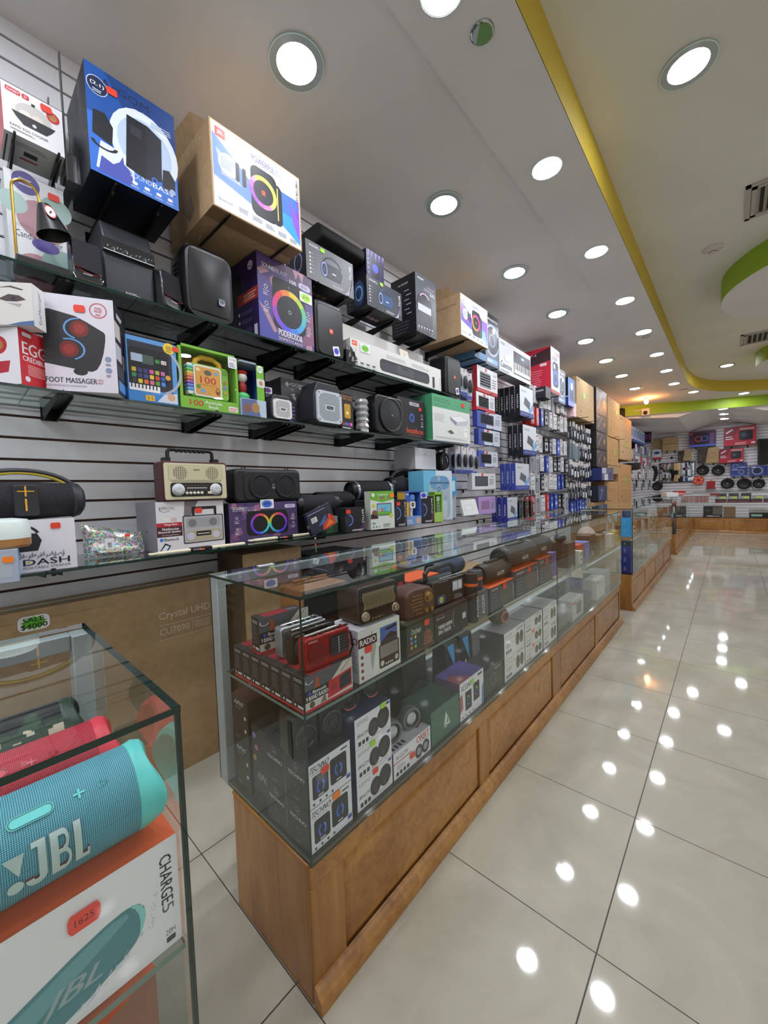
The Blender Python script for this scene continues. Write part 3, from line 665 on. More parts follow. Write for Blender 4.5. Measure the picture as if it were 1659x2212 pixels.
o = wb('product_box', 'dark carton with blue barrel speaker picture, top row below the small purple box', 'box', .79, 1.16, 2.603, 2.80, -1.55, .20, ['#3c4048', CB, BK, '#1a1c26', CB, '#15151b'], a_arg('#3a3e46', '#33507e', '#9ab8f0', 1)); stk(o, 'F', .40, .93, .012, LIM)
arms(.86, 1.09, 2.60, -1.57, 'pair of black arms under the carton with the blue barrel speaker')
def a_tall(F):
    f = F['F']; f.rect(0, 0, 1, 1, '#50545a'); f.poly([(0,0),(.62,0),(.8,.12),(.8,.5),(.75,.62),(.3,.72),(.08,.62),(0,.5)], '#1c1d22'); f.rrect(.08, .16, .78, .66, .12, '#26272e'); f.ring(.42, .62, .07, .09, '#c8a0b8', 20, 10, 170, 1.6)
    f.text('ArGOM', .1, .92, .38, .95, WH, .02); f.text('INFERNO', .55, .83, .92, .86, '#a8a0b0', .01); f.lines(.4, .77, .9, .82, 3, '#9a9aa6'); f.text('60', .7, .72, .92, .78, '#c8c8d8', .03)
    f.rect(.1, .38, .74, .50, '#b8bcc4'); 
    for i in range(6): f.ell(.12+.13*i, .10+.005*i, .015, WH); f.rect(.09+.13*i, .065, .15+.13*i, .07, '#c8c8cc')
    g = F['L']; g.text('ArGOM', .3, .86, .7, .89, WH, .02); g.lines(.1, .04, .8, .26, 4, '#4a4a52'); g.ring(.3, .45, .14, .15, '#3a3a44', 30)
    for i in range(6): g.rect(.62-.08*(i % 2), .34+.08*i, .82-.08*(i % 2), .352+.08*i, '#d0d0d8')
wb('product_box', 'tall black and grey speaker carton on the top row, left of the smaller light-ring carton', 'box', 1.27, 1.54, 2.553, 2.99, -1.50, .24, ['#50545a', CB, BK, '#17171d', CB, '#1a1418'], a_tall)
arms(1.31, 1.49, 2.55, -1.53, 'pair of black arms under the tall black and grey carton')
o = wb('product_box', 'smaller brown carton with white printed light-ring speaker front and open lid, near the ceiling', 'box', 1.835, 2.335, 2.664, 3.02, -1.45, .40, cc, a_party(PNK, False)); flaps(o, .38, .5, .356)
arms(1.95, 2.25, 2.66, -1.48, 'pair of black arms under the smaller light-ring carton')
def a_fan(t):
    def art(F):
        f = F['F']; f.rect(0, 0, 1, 1, '#6d7a8c'); f.rect(0, .82, 1, 1, '#33323a'); f.text(t, .12, .86, .9, .93, '#e8e8ec', .02); f.ring(.5, .5, .27, .31, '#b8c4d4', 36); f.ell(.5, .5, .27, '#4a5462'); f.ell(.5, .62, .13, '#39424f'); f.ell(.5, .36, .13, '#39424f'); f.ring(.5, .5, .1, .13, '#8a96a8', 30)
        f.ell(.62, .7, .06, '#e8f0fa'); f.rect(.1, .05, .9, .14, '#8fb8e4'); f.lines(.1, .07, .6, .12, 2, WH)
    return art
wb('product_box', 'grey-blue fan box standing between the light-ring carton and the keyboard box', 'box', 2.50, 2.80, 2.60, 3.115, -1.56, .22, ['#6d7a8c', '#5a6674', '#5a6674', '#45505e', '#33323a', '#8fa0b8'], a_fan('Rechargeable Fan'))
wb('product_box', 'low blue box lying under the light-ring carton beside the fan box', 'box', 2.24, 2.46, 2.60, 2.665, -1.54, .30, '#5b86b4')
def a_casio(F):
    f = F['F']; f.text('CASIO', .02, .84, .16, .93, '#26262c', .02); f.rect(.42, .12, .985, .86, '#23232c'); f.rect(.44, .16, .97, .5, '#f0f0f2')
    for i in range(28): f.rect(.445+.0187*i, .16, .447+.0187*i, .5, '#3a3a40')
    for i in range(28):
        if i % 7 not in (2, 6): f.rect(.459+.0187*i, .28, .469+.0187*i, .5, BK)
    f.rect(.66, .68, .76, .76, '#8ac0d8'); f.text('Casiotone', .03, .16, .36, .34, '#3a3f4a', .01); f.rect(.15, .4, .3, .58, '#fafcff'); f.lines(.02, .04, .3, .09, 2, '#9a9aa2')
wb('product_box', 'long white keyboard carton with piano keys on its front, below the ceiling', 'box', 2.79, 3.64, 2.585, 2.93, -1.55, .14, ['#d9dce0', '#c8cacc', WH, '#c8cacc', '#d0d0d4', '#a9a6a8'], a_casio)
def a_red(F):
    f = F['F']; f.rect(0, 0, 1, 1, '#d4dce8'); f.rrect(.08, .86, .92, .94, .02, '#d03838'); f.text('Master-G', .14, .875, .86, .925, WH, .02); f.rrect(.2, .15, .85, .7, .1, '#2d3a52'); f.ell(.5, .36, .16, '#3f6ae0'); f.ell(.5, .36, .09, '#16203a'); f.ell(.4, .6, .06, WH); f.lines(.12, .74, .8, .84, 4, '#7a5a66'); f.rect(0, 0, 1, .07, '#b84050')
    g = F['L']; g.rect(0, 0, 1, 1, '#c2203a'); g.poly([(0,.84),(1,.98),(1,.70),(0,.62)], '#3c2026'); g.text('4 7-2', .15, .85, .5, .89, WH, .01); g.rect(.62, .6, .85, .66, '#e8d0d0'); g.lines(.2, .1, .75, .55, 9, '#e06a78')
wb('product_box', 'tall red speaker carton with silver front, touching the ceiling past the keyboard box', 'box', 4.06, 4.40, 2.56, 3.14, -1.45, .36, ['#d4dce8', '#b01c30', BK, '#c2203a', '#7a1624', '#c8ccd4'], a_red)
wb('product_box', 'dark low speaker box under the front of the tall red carton', 'box', 3.86, 4.04, 2.46, 2.60, -1.45, .30, ['#1c1c26', CB, BK, '#1c1c26', CB, BK], lambda F: (F['L'].ell(.4, .5, .2, '#4a5ab8'), F['L'].text('ArGOM', .6, .6, .9, .75, WH, .02)))
wb('product_box', 'silver-blue fan box right of the tall red carton', 'box', 4.56, 4.87, 2.522, 2.99, -1.52, .36, ['#93a6c0', '#7a8aa0', '#6a7686', '#8f9bb0', '#6a7686', '#a8b8d0'], a_fan('Fan'))
def a_blue(F):
    f = F['F']; f.rect(0, 0, 1, 1, '#3f7fd0'); f.rrect(.25, .2, .85, .8, .1, '#3a4256'); f.ell(.55, .72, .14, '#e8f0fa'); f.rect(0, 0, 1, .16, '#8a9ae0')
    g = F['L']; g.rect(0, .3, 1, .33, WH); g.rect(0, 0, 1, .28, '#16307a')
wb('product_box', 'bright blue speaker carton between fan box and plain brown carton', 'box', 4.93, 5.24, 2.53, 2.935, -1.5, .36, ['#3f7fd0', '#122050', BK, '#0f1530', '#1a3a8a', '#16307a'], a_blue)
def a_kraft(F):
    f = F['F']; f.rect(.08, .9, .14, .95, '#4a3a26'); f.lines(.1, .3, .85, .8, 4, '#8a6e48', .06); f.rect(.2, .15, .26, .2, '#6a5436')
def bigbox(label, y0, y1, z0, z1, xf=-1.5, d=.36, stick=None, m=None):
    mm = m or M_CARDL
    o = wb('product_box', label, 'box', y0, y1, z0, z1, xf, d, mm, a_kraft)
    if stick: stk(o, 'F', stick[0], stick[1], .05, '#8be03a', kind='price_sticker', aspect=1)
    return o
bigbox('plain brown carton with green price tag near the ceiling, above the hanging bags', 5.34, 6.34, 2.415, 3.03, stick=(.4, .6))
wb('product_box', 'thin pink-white box standing behind the brown carton\'s lower left', 'box', 5.18, 5.32, 2.40, 2.60, -1.5, .2, '#e2c0c4')

# ---------------- third shelf (z 2.166)
Z2 = 2.167
def lamp():
    e = empty('candle_warmer_lamp', (-1.60, -.935, Z2), R90); tag(e, 'candle warmer lamp with brass arm and black cone shade on the third shelf', 'lamp')
    b = MB(); b.box(-.02, .13, -.055, .055, 0, .03, M_BLK); b.obj('base', e, bevel=.004)
    br = mat('#c9a44c', .2, .9, name='brass'); b = MB()
    pts = [(-.015, -.02, .0), (-.015, -.02, .27)]+[(-.015+.035-.035*math.cos(t), -.02, .27+.035*math.sin(t)) for t in [math.pi*i/10 for i in range(1, 11)]]
    pts += [(.058, -.02, .25)]
    b.tube(pts, .0045, br, 10); b.obj('brass_arm', e)
    b = MB(); T = Matrix.Translation((.068, -.025, .245)) @ Matrix.Rotation(math.radians(-14), 4, 'Y'); b.T = T
    b.lathe([(.018, 0), (.021, -.004), (.052, -.10), (.0505, -.10), (.019, -.006)], M_BLK, n=32, cap=False); b.lathe([(.001, 0), (.018, 0)], M_BLK, n=32, cap=False); b.obj('shade', e)
    b = MB(); b.T = T; f = Face(b, (-.012, -.0445, -.062), (.03, 0, 0), (0, .017, .05), .0006); f.ell(.5, .5, .5, '#c83a3a', ru=.5); f.ell(.5, .5, .42, '#e4dcd8', ru=.42); f.poly([(.3,.4),(.6,.62),(.7,.5),(.4,.3)], '#4a3a40'); b.obj('warning_tag', e, smooth=False)
lamp()
def a_warm(F):
    f = F['F']; f.rect(0, 0, 1, 1, '#dfe3e6'); f.ell(.35, .93, .1, '#5a4f96'); f.ell(.6, .62, .19, '#b48a92'); f.ell(.85, .78, .12, '#9fb9b4'); f.ell(.45, .08, .22, '#b88a90', ru=.42); f.ell(.9, .25, .16, '#97b5ae'); f.ell(.12, .72, .1, '#a9c4c0')
    f.text('Candle Warmer', .12, .42, .92, .48, '#2c2638', .0); f.ell(.62, .40, .06, '#5a4f96', ru=.24)
    for i in range(14): f.ell(.25+.03*(i % 7), .96-.05*(i//7), .006, WH)
o = wb('product_box', 'pastel patterned lamp box behind the black cone-shaded lamp', 'box', -.955, -.785, Z2, Z2+.40, -1.70, .12, ['#dfe3e6', '#7fa09a', WH, '#b8c4c4', '#9fb9b4', WH], a_warm); stk(o, 'F', .82, .9, .013)
DK = mat('#18181c', .32, coat=.3, name='satin_black'); DG = mat('#303338', .42, name='charcoal')
def satellite(y, rz, lab):
    e = empty('desk_speaker', (-1.585, y, Z2), R90+rz); tag(e, lab, 'speaker', 'small tilted speakers of the sound set')
    b = MB(); b.prism([(-.045, 0), (-.03, .155), (.035, .165), (.055, .0)], -.045, .045, DK, 'x'); b.obj('cabinet', e, bevel=.008)
    b = MB(); b.add([(-.043,-.047,.05),(.043,-.047,.04),(.043,-.034,.155),(-.043,-.034,.155)], [(0,1,2,3)], fabric_bk); b.obj('grille', e, smooth=False)
    b = MB(); b.tube([(-.044+.0088*i, -.0495, .052-.014*math.sin(math.pi*i/10)-.001*i) for i in range(11)], .0009, mat('#b03038', .4), 5)
    f = Face(b, (-.045, -.0515, 0), (.09, 0, 0), (0, .004, .05), .0008); f.text('ArGOM', .32, .5, .62, .62, '#c8c8cc', .02); b.obj('red_line_and_logo', e, smooth=False)
    b = MB(); b.tube([(-.04,-.055,.002), (.04,-.055,.002), (.046,-.05,.02)], .0016, M_CHR, 6); b.tube([(-.04,-.055,.002), (-.046,-.05,.02)], .0016, M_CHR, 6); b.obj('wire_foot', e)
fabric_bk = speckle('black_speaker_cloth', '#131317', '#2a2a30', 400, .9)
satellite(-.755, .0, 'small black tilted speaker left of the big subwoofer on the third shelf'); satellite(-.465, math.radians(18), 'small black tilted speaker right of the big subwoofer on the third shelf')
def sub():
    e = empty('subwoofer', (-1.60, -.603, Z2), R90); tag(e, 'dark grey subwoofer with taped clear strip across its front, third shelf', 'speaker')
    b = MB(); b.prism([(-.02, 0), (-.02, .225), (.012, .30), (.20, .30), (.20, 0)], -.09, .09, DG, 'x'); b.obj('cabinet', e, bevel=.006)
    b = MB(); f = Face(b, (-.088, -.0215, .0), (.176, 0, 0), (0, 0, .2), .0008); f.text('ArGOM', .38, .10, .60, .15, '#d0d0d4', .02); f.rect(.61, .105, .69, .12, '#9a9aa0'); b.obj('logo', e, smooth=False)
    b = MB(); b.box(-.092, .092, -.032, -.019, .165, .215, mat('#2a2c30', .06, coat=1, name='glossy_tape')); 
    f = Face(b, (-.09, -.033, .167), (.18, 0, 0), (0, 0, .045), .0006)
    for i in range(30): f.poly([(.03+.031*i, .1+.5*((i*7) % 5)/5), (.045+.031*i, .15+.5*((i*3) % 4)/4), (.06+.031*i, .13+.5*((i*7) % 5)/5)], '#9a9ea4' if i % 2 else '#5a5e64')
    f.rect(0, .0, 1, .07, '#d0d4d8'); b.obj('clear_tape', e, smooth=False)
sub()
def bigspk():
    e = empty('loudspeaker', (-1.62, -.29, Z2), R90); tag(e, 'large rounded black loudspeaker with curved front on the third shelf', 'speaker')
    b = MB(); n = 10; w, h, d = .115, .33, .20
    def ring_(y, s, bul=0):
        p = []
        r = .05*s
        for cx, cz, st in ((w*s-r, h*s-r, 0), (-w*s+r, h*s-r, 90), (-w*s+r, r+(h-h*s)*.5*0+.0, 180), (w*s-r, r, 270)):
            for i in range(6): t = math.radians(st+90*i/5); p.append((cx+r*math.cos(t), y, max(0, cz+r*math.sin(t))))
        return p
    rs = [ring_(.12, .80), ring_(.06, .97), ring_(-.03, 1.0), ring_(-.075, .985), ring_(-.088, .93)]
    vs = sum(rs, []); k = len(rs[0]); fs = [(j*k+i, (j+1)*k+i, (j+1)*k+(i+1) % k, j*k+(i+1) % k) for j in range(len(rs)-1) for i in range(k)]+[tuple(range(k-1, -1, -1)), tuple(range((len(rs)-1)*k, len(rs)*k))]
    fs = [tuple(reversed(f)) for f in fs]; b.add(vs, fs, DK); b.obj('cabinet', e, ang=50)
    g = MB(); vs = []; N_ = 12
    for j in range(N_+1):
        for i in range(N_+1):
            u, v = i/N_*2-1, j/N_; x = u*.095*(1-.08*(2*v-1)**4); z = .025+v*.27; vs.append((x, -.090-.016*(1-u*u)*(1-(2*v-1)**2*.8), z))
    g.add(vs, [(j*(N_+1)+i, j*(N_+1)+i+1, (j+1)*(N_+1)+i+1, (j+1)*(N_+1)+i) for j in range(N_) for i in range(N_)], speckle('perforated_grille', '#060608', '#101114', 500, .42)); g.obj('front_grille', e)
    b = MB(); f = Face(b, (.028, -.1065, .07), (.03, 0, 0), (0, 0, .032), .0012); f.rect(0, 0, 1, 1, '#5b6470'); f.ring(.5, .5, .28, .40, '#b8c0ca', 20, 180, 360); f.ring(.5, .5, .42, .46, '#b8c0ca', 24); b.obj('badge', e, smooth=False)
    b = MB()
    for i in range(7): b.box(-.1165, -.114, -.02+.0, .03, .12+.02*i, .127+.02*i, M_BLKM)
    b.obj('side_vents', e, smooth=False)
bigspk()
def a_sb(F):
    f = F['F']; f.rect(0, 0, 1, 1, '#5a4a86'); f.poly([(0,0),(.35,0),(.2,.3),(.12,.5),(0,.6)], '#4a4ba0'); f.poly([(0,.9),(.3,.95),(.6,1),(1,1),(1,.6),(.9,.8)], '#5c4668')
    for p in ([(0,.42),(.16,.33),(.3,.12),(.24,.1),(.05,.35)], [(0,.8),(.1,.86),(.2,.82),(.04,.74)], [(.62,1),(.68,.88),(.74,.98),(.8,.86),(.84,1)], [(.2,.75),(.26,.8),(.25,.62)], [(.82,.0),(.95,.0),(.98,.5),(.9,.3)]): f.poly(p, '#b48a98')
    f.poly([(.75,.05),(1,.1),(1,.55),(.88,.4)], '#8a5a78')
    f.text('SOUND', .08, .85, .30, .90, WH, .03); f.text('BLAST', .31, .85, .52, .90, '#b8a8d8', .02); f.text('100', .56, .79, .68, .85, WH, .03); f.rrect(.73, .79, .96, .87, .035, '#c9c2e0'); f.text('unno', .78, .81, .9, .85, '#5a4a86', .01)
    f.rrect(.24, .17, .84, .80, .08, '#0f1012'); f.ring(.54, .42, .20, .27, RAIN[:], 48, sx=1.0); f.ell(.54, .42, .20, '#15161a'); f.ring(.54, .42, .018, .024, '#c8c8d0', 16); f.ell(.54, .73, .018, '#4a5a78')
    f.text('PODEROSO&', .32, .09, .76, .17, WH, .04); f.text('SOFISTICADO', .32, .035, .76, .07, WH, .015)
    for u, v in ((.13, .62), (.13, .42), (.90, .5), (.90, .3)): f.ring(u, v, .02, .026, WH, 12); f.rect(u-.05, v-.05, u+.05, v-.044, WH); f.lines(u-.05, v-.1, u+.04, v-.06, 2, '#d8d0e8')
    g = F['L']; g.rect(0, 0, 1, 1, '#2a1a4c'); g.ell(.82, .88, .055, '#c8c0dc'); g.ring(.82, .885, .02, .03, '#2a1a4c', 16, 180, 360); g.rrect(.15, .5, .55, .85, .06, '#14121c'); g.rect(.42, .46, 1, .60, '#b03a2c'); g.lines(.6, .49, .95, .58, 3, '#e8c0b0'); g.text('40', .12, .8, .22, .84, '#c8c8d8', .01)
    for v in (.36, .26, .14): g.ell(.45, v, .02, WH); g.lines(.52, v-.03, .9, v+.02, 3, '#6a5a90')
    g.rect(.86, .03, .95, .16, '#d0c8e0')
o = wb('product_box', 'purple speaker carton with rainbow ring on the third shelf, right of the large black loudspeaker', 'box', -.048, .318, Z2, 2.595, -1.545, .33, ['#5a4a86', '#2a1a4c', BK, '#2a1a4c', '#33265a', '#1a1430'], a_sb, yaw=3)
stk(o, 'F', .86, .70, .035, LIM, '$795', 'price_card')
def jblspk(y0, y1, h, lab, tagcol):
    w = y1-y0; e = empty('portable_party_speaker', (-1.64, (y0+y1)/2, Z2), R90); tag(e, lab, 'speaker')
    b = MB(); b.rbox(-w/2, w/2, -.085, .10, 0, h, .035, M_BLK, 6, 'y'); b.obj('cabinet', e, bevel=.02, seg=3)
    b = MB(); b.rbox(-w/2+.012, w/2-.012, -.090, -.080, .015, h-.03, .03, speckle('perforated_grille', '#08080a', '#1b1c20', 500, .36), 5, 'y'); b.obj('front_grille', e, bevel=.004)
    b = MB(); f = Face(b, (-.012, -.0905, h*.44), (.028, 0, 0), (0, 0, .028), .0008); f.rrect(0, 0, 1, 1, .1, '#e8502c'); f.text('JBL', .2, .3, .8, .7, WH, .03); b.obj('badge', e, smooth=False)
    b = MB(); f = Face(b, (w*.08, -.0915, .02), (.05, 0, .012), (-.012, 0, .055), .0008); f.rrect(0, 0, 1, 1, .06, WH); f.burst(.5, .5, .4, tagcol); b.obj('price_card', e, smooth=False)
    b = MB(); b.tube([(-w/2+.03, -.02, h-.003), (-w/2+.03, -.02, h+.012), (w/2-.03, -.02, h+.012), (w/2-.03, -.02, h-.003)], .007, M_BLK, 8); b.obj('handle', e)
jblspk(.345, .57, .34, 'black perforated speaker with orange-red badge beside the purple carton, blue price card', '#3a4ac8')
jblspk(1.76, 2.00, .35, 'black speaker with purple price card at the right end of the third shelf', '#6a3aa8')
b = MB(); rr = random.Random(4)
for i in range(60):
    x, y, z = rr.uniform(-.04, .04), rr.uniform(-.02, .02), rr.uniform(0, .10); b.add([(x,y,z),(x+rr.uniform(.01,.03),y+rr.uniform(-.01,.01),z+.01),(x+.01,y,z+rr.uniform(.02,.04))], [(0,1,2)], rr.choice(['#1a1a1e', '#2c2a2a', '#8a8078', '#c8c0b8', '#3a3436']))
b.box(-.038, .038, -.012, .018, 0, .09, mat('#17171a', .3)); o = b.obj('crinkled_bag', smooth=False); at(o, (-1.56, .615, Z2), R90); tag(o, 'crumpled black plastic bag tucked left of the long soundbar boxes', 'bag')
def a_bar(F):
    f = F['F']; f.rect(.0, .0, 1, 1, '#dcdcd8'); f.rrect(.015, .78, .06, .95, .03, '#e8502c'); f.text('JBL', .022, .83, .053, .9, WH, .03)
    f.rrect(.27, .18, .84, .64, .18, '#303136'); f.rrect(.28, .22, .83, .50, .12, '#3c3d43'); f.rrect(.45, .25, .64, .56, .02, '#4a4b52'); f.rect(.50, .48, .58, .53, '#1d1e22'); f.rrect(.88, .10, .91, .58, .05, '#2a2b30')
    f.lines(.34, .72, .56, .86, 3, '#a8a8a4'); f.lines(.62, .72, .84, .86, 3, '#a8a8a4'); f.text('JBL BAR 2.1', .975, .1, .99, .6, '#8a8a88', .0, rot=-90)
    for i in range(4): f.rect(.03+.055*i, .20, .06+.055*i, .26, '#5a5a60'); f.lines(.025+.055*i, .08, .07+.055*i, .17, 3, '#a8a8a4')
def a_bar2(F): 
    f = F['F']; f.rect(0, 0, 1, 1, '#dcdcd8'); f.rrect(.01, .76, .05, .96, .03, '#e8502c'); f.rrect(.2, .1, .99, .55, .16, '#2c2d32')
o = wb('product_box', 'long white soundbar carton at the back of the third shelf, mostly hidden', 'box', .60, 1.62, 2.275, 2.50, -1.70, .13, ['#dcdcd8', '#c8c8c4', WH, '#c8c8c4', '#d8d8d4', WH], a_bar2, group=None)
b = MB(); b.box(-.5, .5, -.055, .055, 0, .105, '#1e1e22'); o2 = b.obj('product_box', smooth=False); at(o2, (-1.765, 1.11, Z2), R90); tag(o2, 'dark carton hidden under the rear soundbar carton', 'box')
o = wb('product_box', 'long white soundbar carton with black bar picture at the front of the third shelf', 'box', .645, 1.665, Z2, 2.355, -1.565, .12, ['#dcdcd8', '#d0d0cc', WH, '#d0d0cc', '#e2e2de', WH], a_bar, yaw=-1.5)
stk(o, 'F', .13, .78, .035, '#7ac83a', '$1,195', 'price_card')
b = MB(); b.box(-.05, .05, -.002, .002, 0, .085, '#e2ddd0'); f = Face(b, (-.05, -.002, 0), (.1,0,0), (0,0,.085), .0006); f.rect(.05, .3, .95, .9, '#d8c8a8'); f.ell(.5, .55, .2, '#9ab8c8'); o = b.obj('info_card', smooth=False); at(o, (-1.57, 1.21, 2.33), R90, -.2); tag(o, 'small beige picture card stuck behind the front soundbar carton', 'card')
b = MB(); b.box(-.08, .08, -.002, .002, 0, .09, '#4a86d8'); f = Face(b, (-.08, -.002, 0), (.16,0,0), (0,0,.09), .0006); f.text('SALE', .06, .35, .94, .85, WH, .03); o = b.obj('sale_sign', smooth=False); at(o, (-1.60, 1.60, 2.29), R90, -.15); tag(o, 'blue and white paper sale sign at the right end of the soundbar cartons', 'sign')
b = MB(); b.tube([(-.10+.2*i/16, .02*math.sin(i*.9), .004) for i in range(17)]+[(.06*math.cos(t)+.04, .05*math.sin(t)+.03, .004) for t in [i*.5 for i in range(14)]], .003, M_BLKM, 6); o = b.obj('cable_coil'); at(o, (-1.72, -.47, Z2), R90); tag(o, 'loop of black cable lying on the third shelf behind the subwoofer', 'cable')

# ---------------- second shelf (z 1.745)
Z3 = 1.746
def a_eggr(F):
    f = F['F']; f.rect(0, 0, 1, 1, '#e8e8ee'); f.ell(.35, .70, .16, '#c02c3a'); f.ell(.35, .70, .09, '#a8823f'); f.poly([(.0,.40),(.7,.42),(.62,.22),(.0,.18)], '#b82838'); f.ell(.12, .5, .14, '#d8d2cc')
    g = F['R']; g.rect(0, 0, 1, 1, '#cf2c36'); g.text('EGG', .08, .56, .74, .78, WH, .05); g.text('CREDIBLE!', .08, .44, .78, .53, WH, .03); g.rrect(.1, .88, .35, .95, .02, WH); g.lines(.2, .2, .9, .4, 6, '#f0b0b0'); g.ell(.18, .12, .05, WH)
e = wb('product_box', 'red and white egg cooker box at the left end of the second shelf', 'box', -1.06, -.95, Z3, Z3+.19, -1.545, .135, ['#e8e8ee', '#cf2c36', WH, WH, WH, WH], a_eggr)
at(e, (-1.605, -.952, Z3), R90-math.radians(50))
def a_eye(F):
    f = F['F']; f.rect(0, 0, 1, 1, '#dcd9d6'); f.poly([(.3,.85),(.6,.92),(.85,.84),(.8,.82),(.58,.88)], '#4a4240'); f.poly([(.35,.60),(.55,.72),(.75,.70),(.88,.60),(.7,.55),(.5,.55)], '#4a3c3a'); f.ell(.64, .62, .055, '#23232e'); f.poly([(.5,.52),(.8,.5),(.75,.42)], '#b0a8a6'); f.poly([(.5,.0),(1,.0),(1,.12),(.75,.08)], '#4a6a9a')
    g = F['R']; g.rect(0, 0, 1, 1, '#e6e8e8'); g.text('EyeMassager', .42, .12, .72, .9, '#3a4a5a', .0, rot=90)
e = wb('product_box', 'white eye massager box with a printed eye, on top of the red egg cooker box', 'box', -1.09, -.935, 1.94, 2.08, -1.5, .06, ['#dcd9d6', '#e6e8e8', WH, WH, '#e0e0e0', WH], a_eye); at(e, (-1.55, -.972, 1.938), R90-math.radians(38))
def a_foot(F):
    f = F['F']; f.rect(0, 0, 1, 1, '#dcd8e4'); f.poly([(0,.28),(.55,.22),(.64,.215),(.71,.24),(.77,.31),(.82,.42),(.855,.55),(.86,.62),(.84,.645),(.6,.74),(.45,.79),(.1,.84),(0,.83)], '#2c2a2e'); f.ell(.48, .16+.05, .04, '#2c2a2e', ru=.1)
    for u, v in ((.50, .66), (.34, .44)): f.ell(u, v, .085, '#7a2622'); f.ell(u, v, .05, '#9a3430')
    f.ring(.50, .66, .10, .114, '#6aa0e0', 24, 90, 250, 1.25); f.ring(.34, .44, .10, .114, '#6aa0e0', 24, -70, 110, 1.25)
    f.ring(.78, .87, .07, .08, '#c04048', 28); f.text('PAIN', .735, .88, .825, .905, '#c04048', .02); f.text('RELIEF', .725, .85, .835, .875, '#c04048', .02); f.lines(.74, .815, .82, .84, 2, '#c04048')
    f.text('FOOT MASSAGER', .0, .085, .70, .14, '#33333c', .02); f.text('WITH', .71, .115, .79, .14, '#c0506a', .0); f.text('HEAT', .71, .085, .79, .11, '#c0506a', .0); f.text('RELIEVE MINOR MUSCLE ACHES AND PAINS', .0, .045, .55, .065, '#8a8694', .0)
    for v in (.36, .24): f.ell(.88, v, .03, '#8a94b4'); f.lines(.84, v-.07, .92, v-.04, 2, '#6a7090')
    g = F['R']; g.rect(0, 0, 1, 1, '#2c2c34'); g.rect(0, .62, .45, .80, '#d8cfc8'); g.rect(.5, .58, 1, .76, '#5a2a30'); g.rect(0, .38, .45, .56, '#c8c8d0'); g.rect(.55, .34, 1, .5, '#b08a78'); g.rect(.1, .05, .9, .16, '#5a9ad8'); g.lines(.05, .2, .9, .34, 6, '#6a6a74'); g.lines(.2, .86, .7, .92, 2, WH, .7)
o = wb('product_box', 'white foot massager box with two red massage heads pictured, on the second shelf', 'box', -.872, -.652, Z3, Z3+.345, -1.50, .17, ['#dcd8e4', '#2c2c34', BK, '#dcd8e4', '#dcd8e4', WH], a_foot, yaw=-27)
stk(o, 'F', .52, .87, .013)
def a_lap(F):
    f = F['F']; f.rect(0, 0, 1, 1, '#5d9ad8'); f.poly([(0,.0),(1,0),(1,.2),(.6,.14),(0,.18)], '#3d84cc'); f.rect(.02, .2, .90, .93, '#2a2c38'); f.rrect(.02, .28, .82, .84, .08, '#15161e'); f.ring(.55, .54, .36, .40, '#aab0bc', 20, -70, 60)
    f.rect(.08, .62, .3, .74, '#a8b8d0'); f.rect(.3, .60, .52, .74, '#4a5a50'); cs = ['#c8b03a', '#3a3a78', '#3a3a78', '#d05a98', '#b0b03a', '#c86aa0', '#2f8a5a', '#3a3a78', '#4a4a90', '#e0c040', '#c84a3a', '#3a5ab8', '#3a3a48', '#e0c83a', '#d8703a', '#d86a90', '#5a9a3a', '#4a8ad8']
    for i, c in enumerate(cs): f.rrect(.08+.115*(i % 6), .46-.085*(i//6), .165+.115*(i % 6), .525-.085*(i//6), .01, c)
    f.rect(.02, .17, .62, .27, WH)
    for i in range(8): f.rect(.05+.07*i, .21, .075+.07*i, .27, BK)
    f.rrect(.55, .64, .64, .70, .01, '#4a8a4a'); f.rrect(.67, .64, .78, .70, .01, '#e8e8e8'); f.text('SUN', .68, .65, .77, .69, '#b04040', .02); f.ell(.80, .44, .04, '#e0a040'); f.ell(.85, .92, .09, '#e8c840'); f.lines(.79, .86, .91, .97, 4, '#7a6a20')
    f.rrect(.32, .03, .50, .12, .02, '#e8b83a'); f.text('2-5', .35, .05, .47, .10, '#3a3a3a', .02); f.poly([(.55,.03),(.98,.03),(.98,.2),(.7,.16)], '#d0d8e4'); f.ell(.85, .13, .06, '#d8a888')
o = wb('toy_box', 'blue boxed toy learning laptop with picture keys on the second shelf', 'toy box', -.645, -.455, Z3, Z3+.265, -1.545, .09, ['#5d9ad8', '#4a7ab8', WH, '#5d9ad8', '#5d9ad8', WH], a_lap); stk(o, 'F', .99, .93, .01)
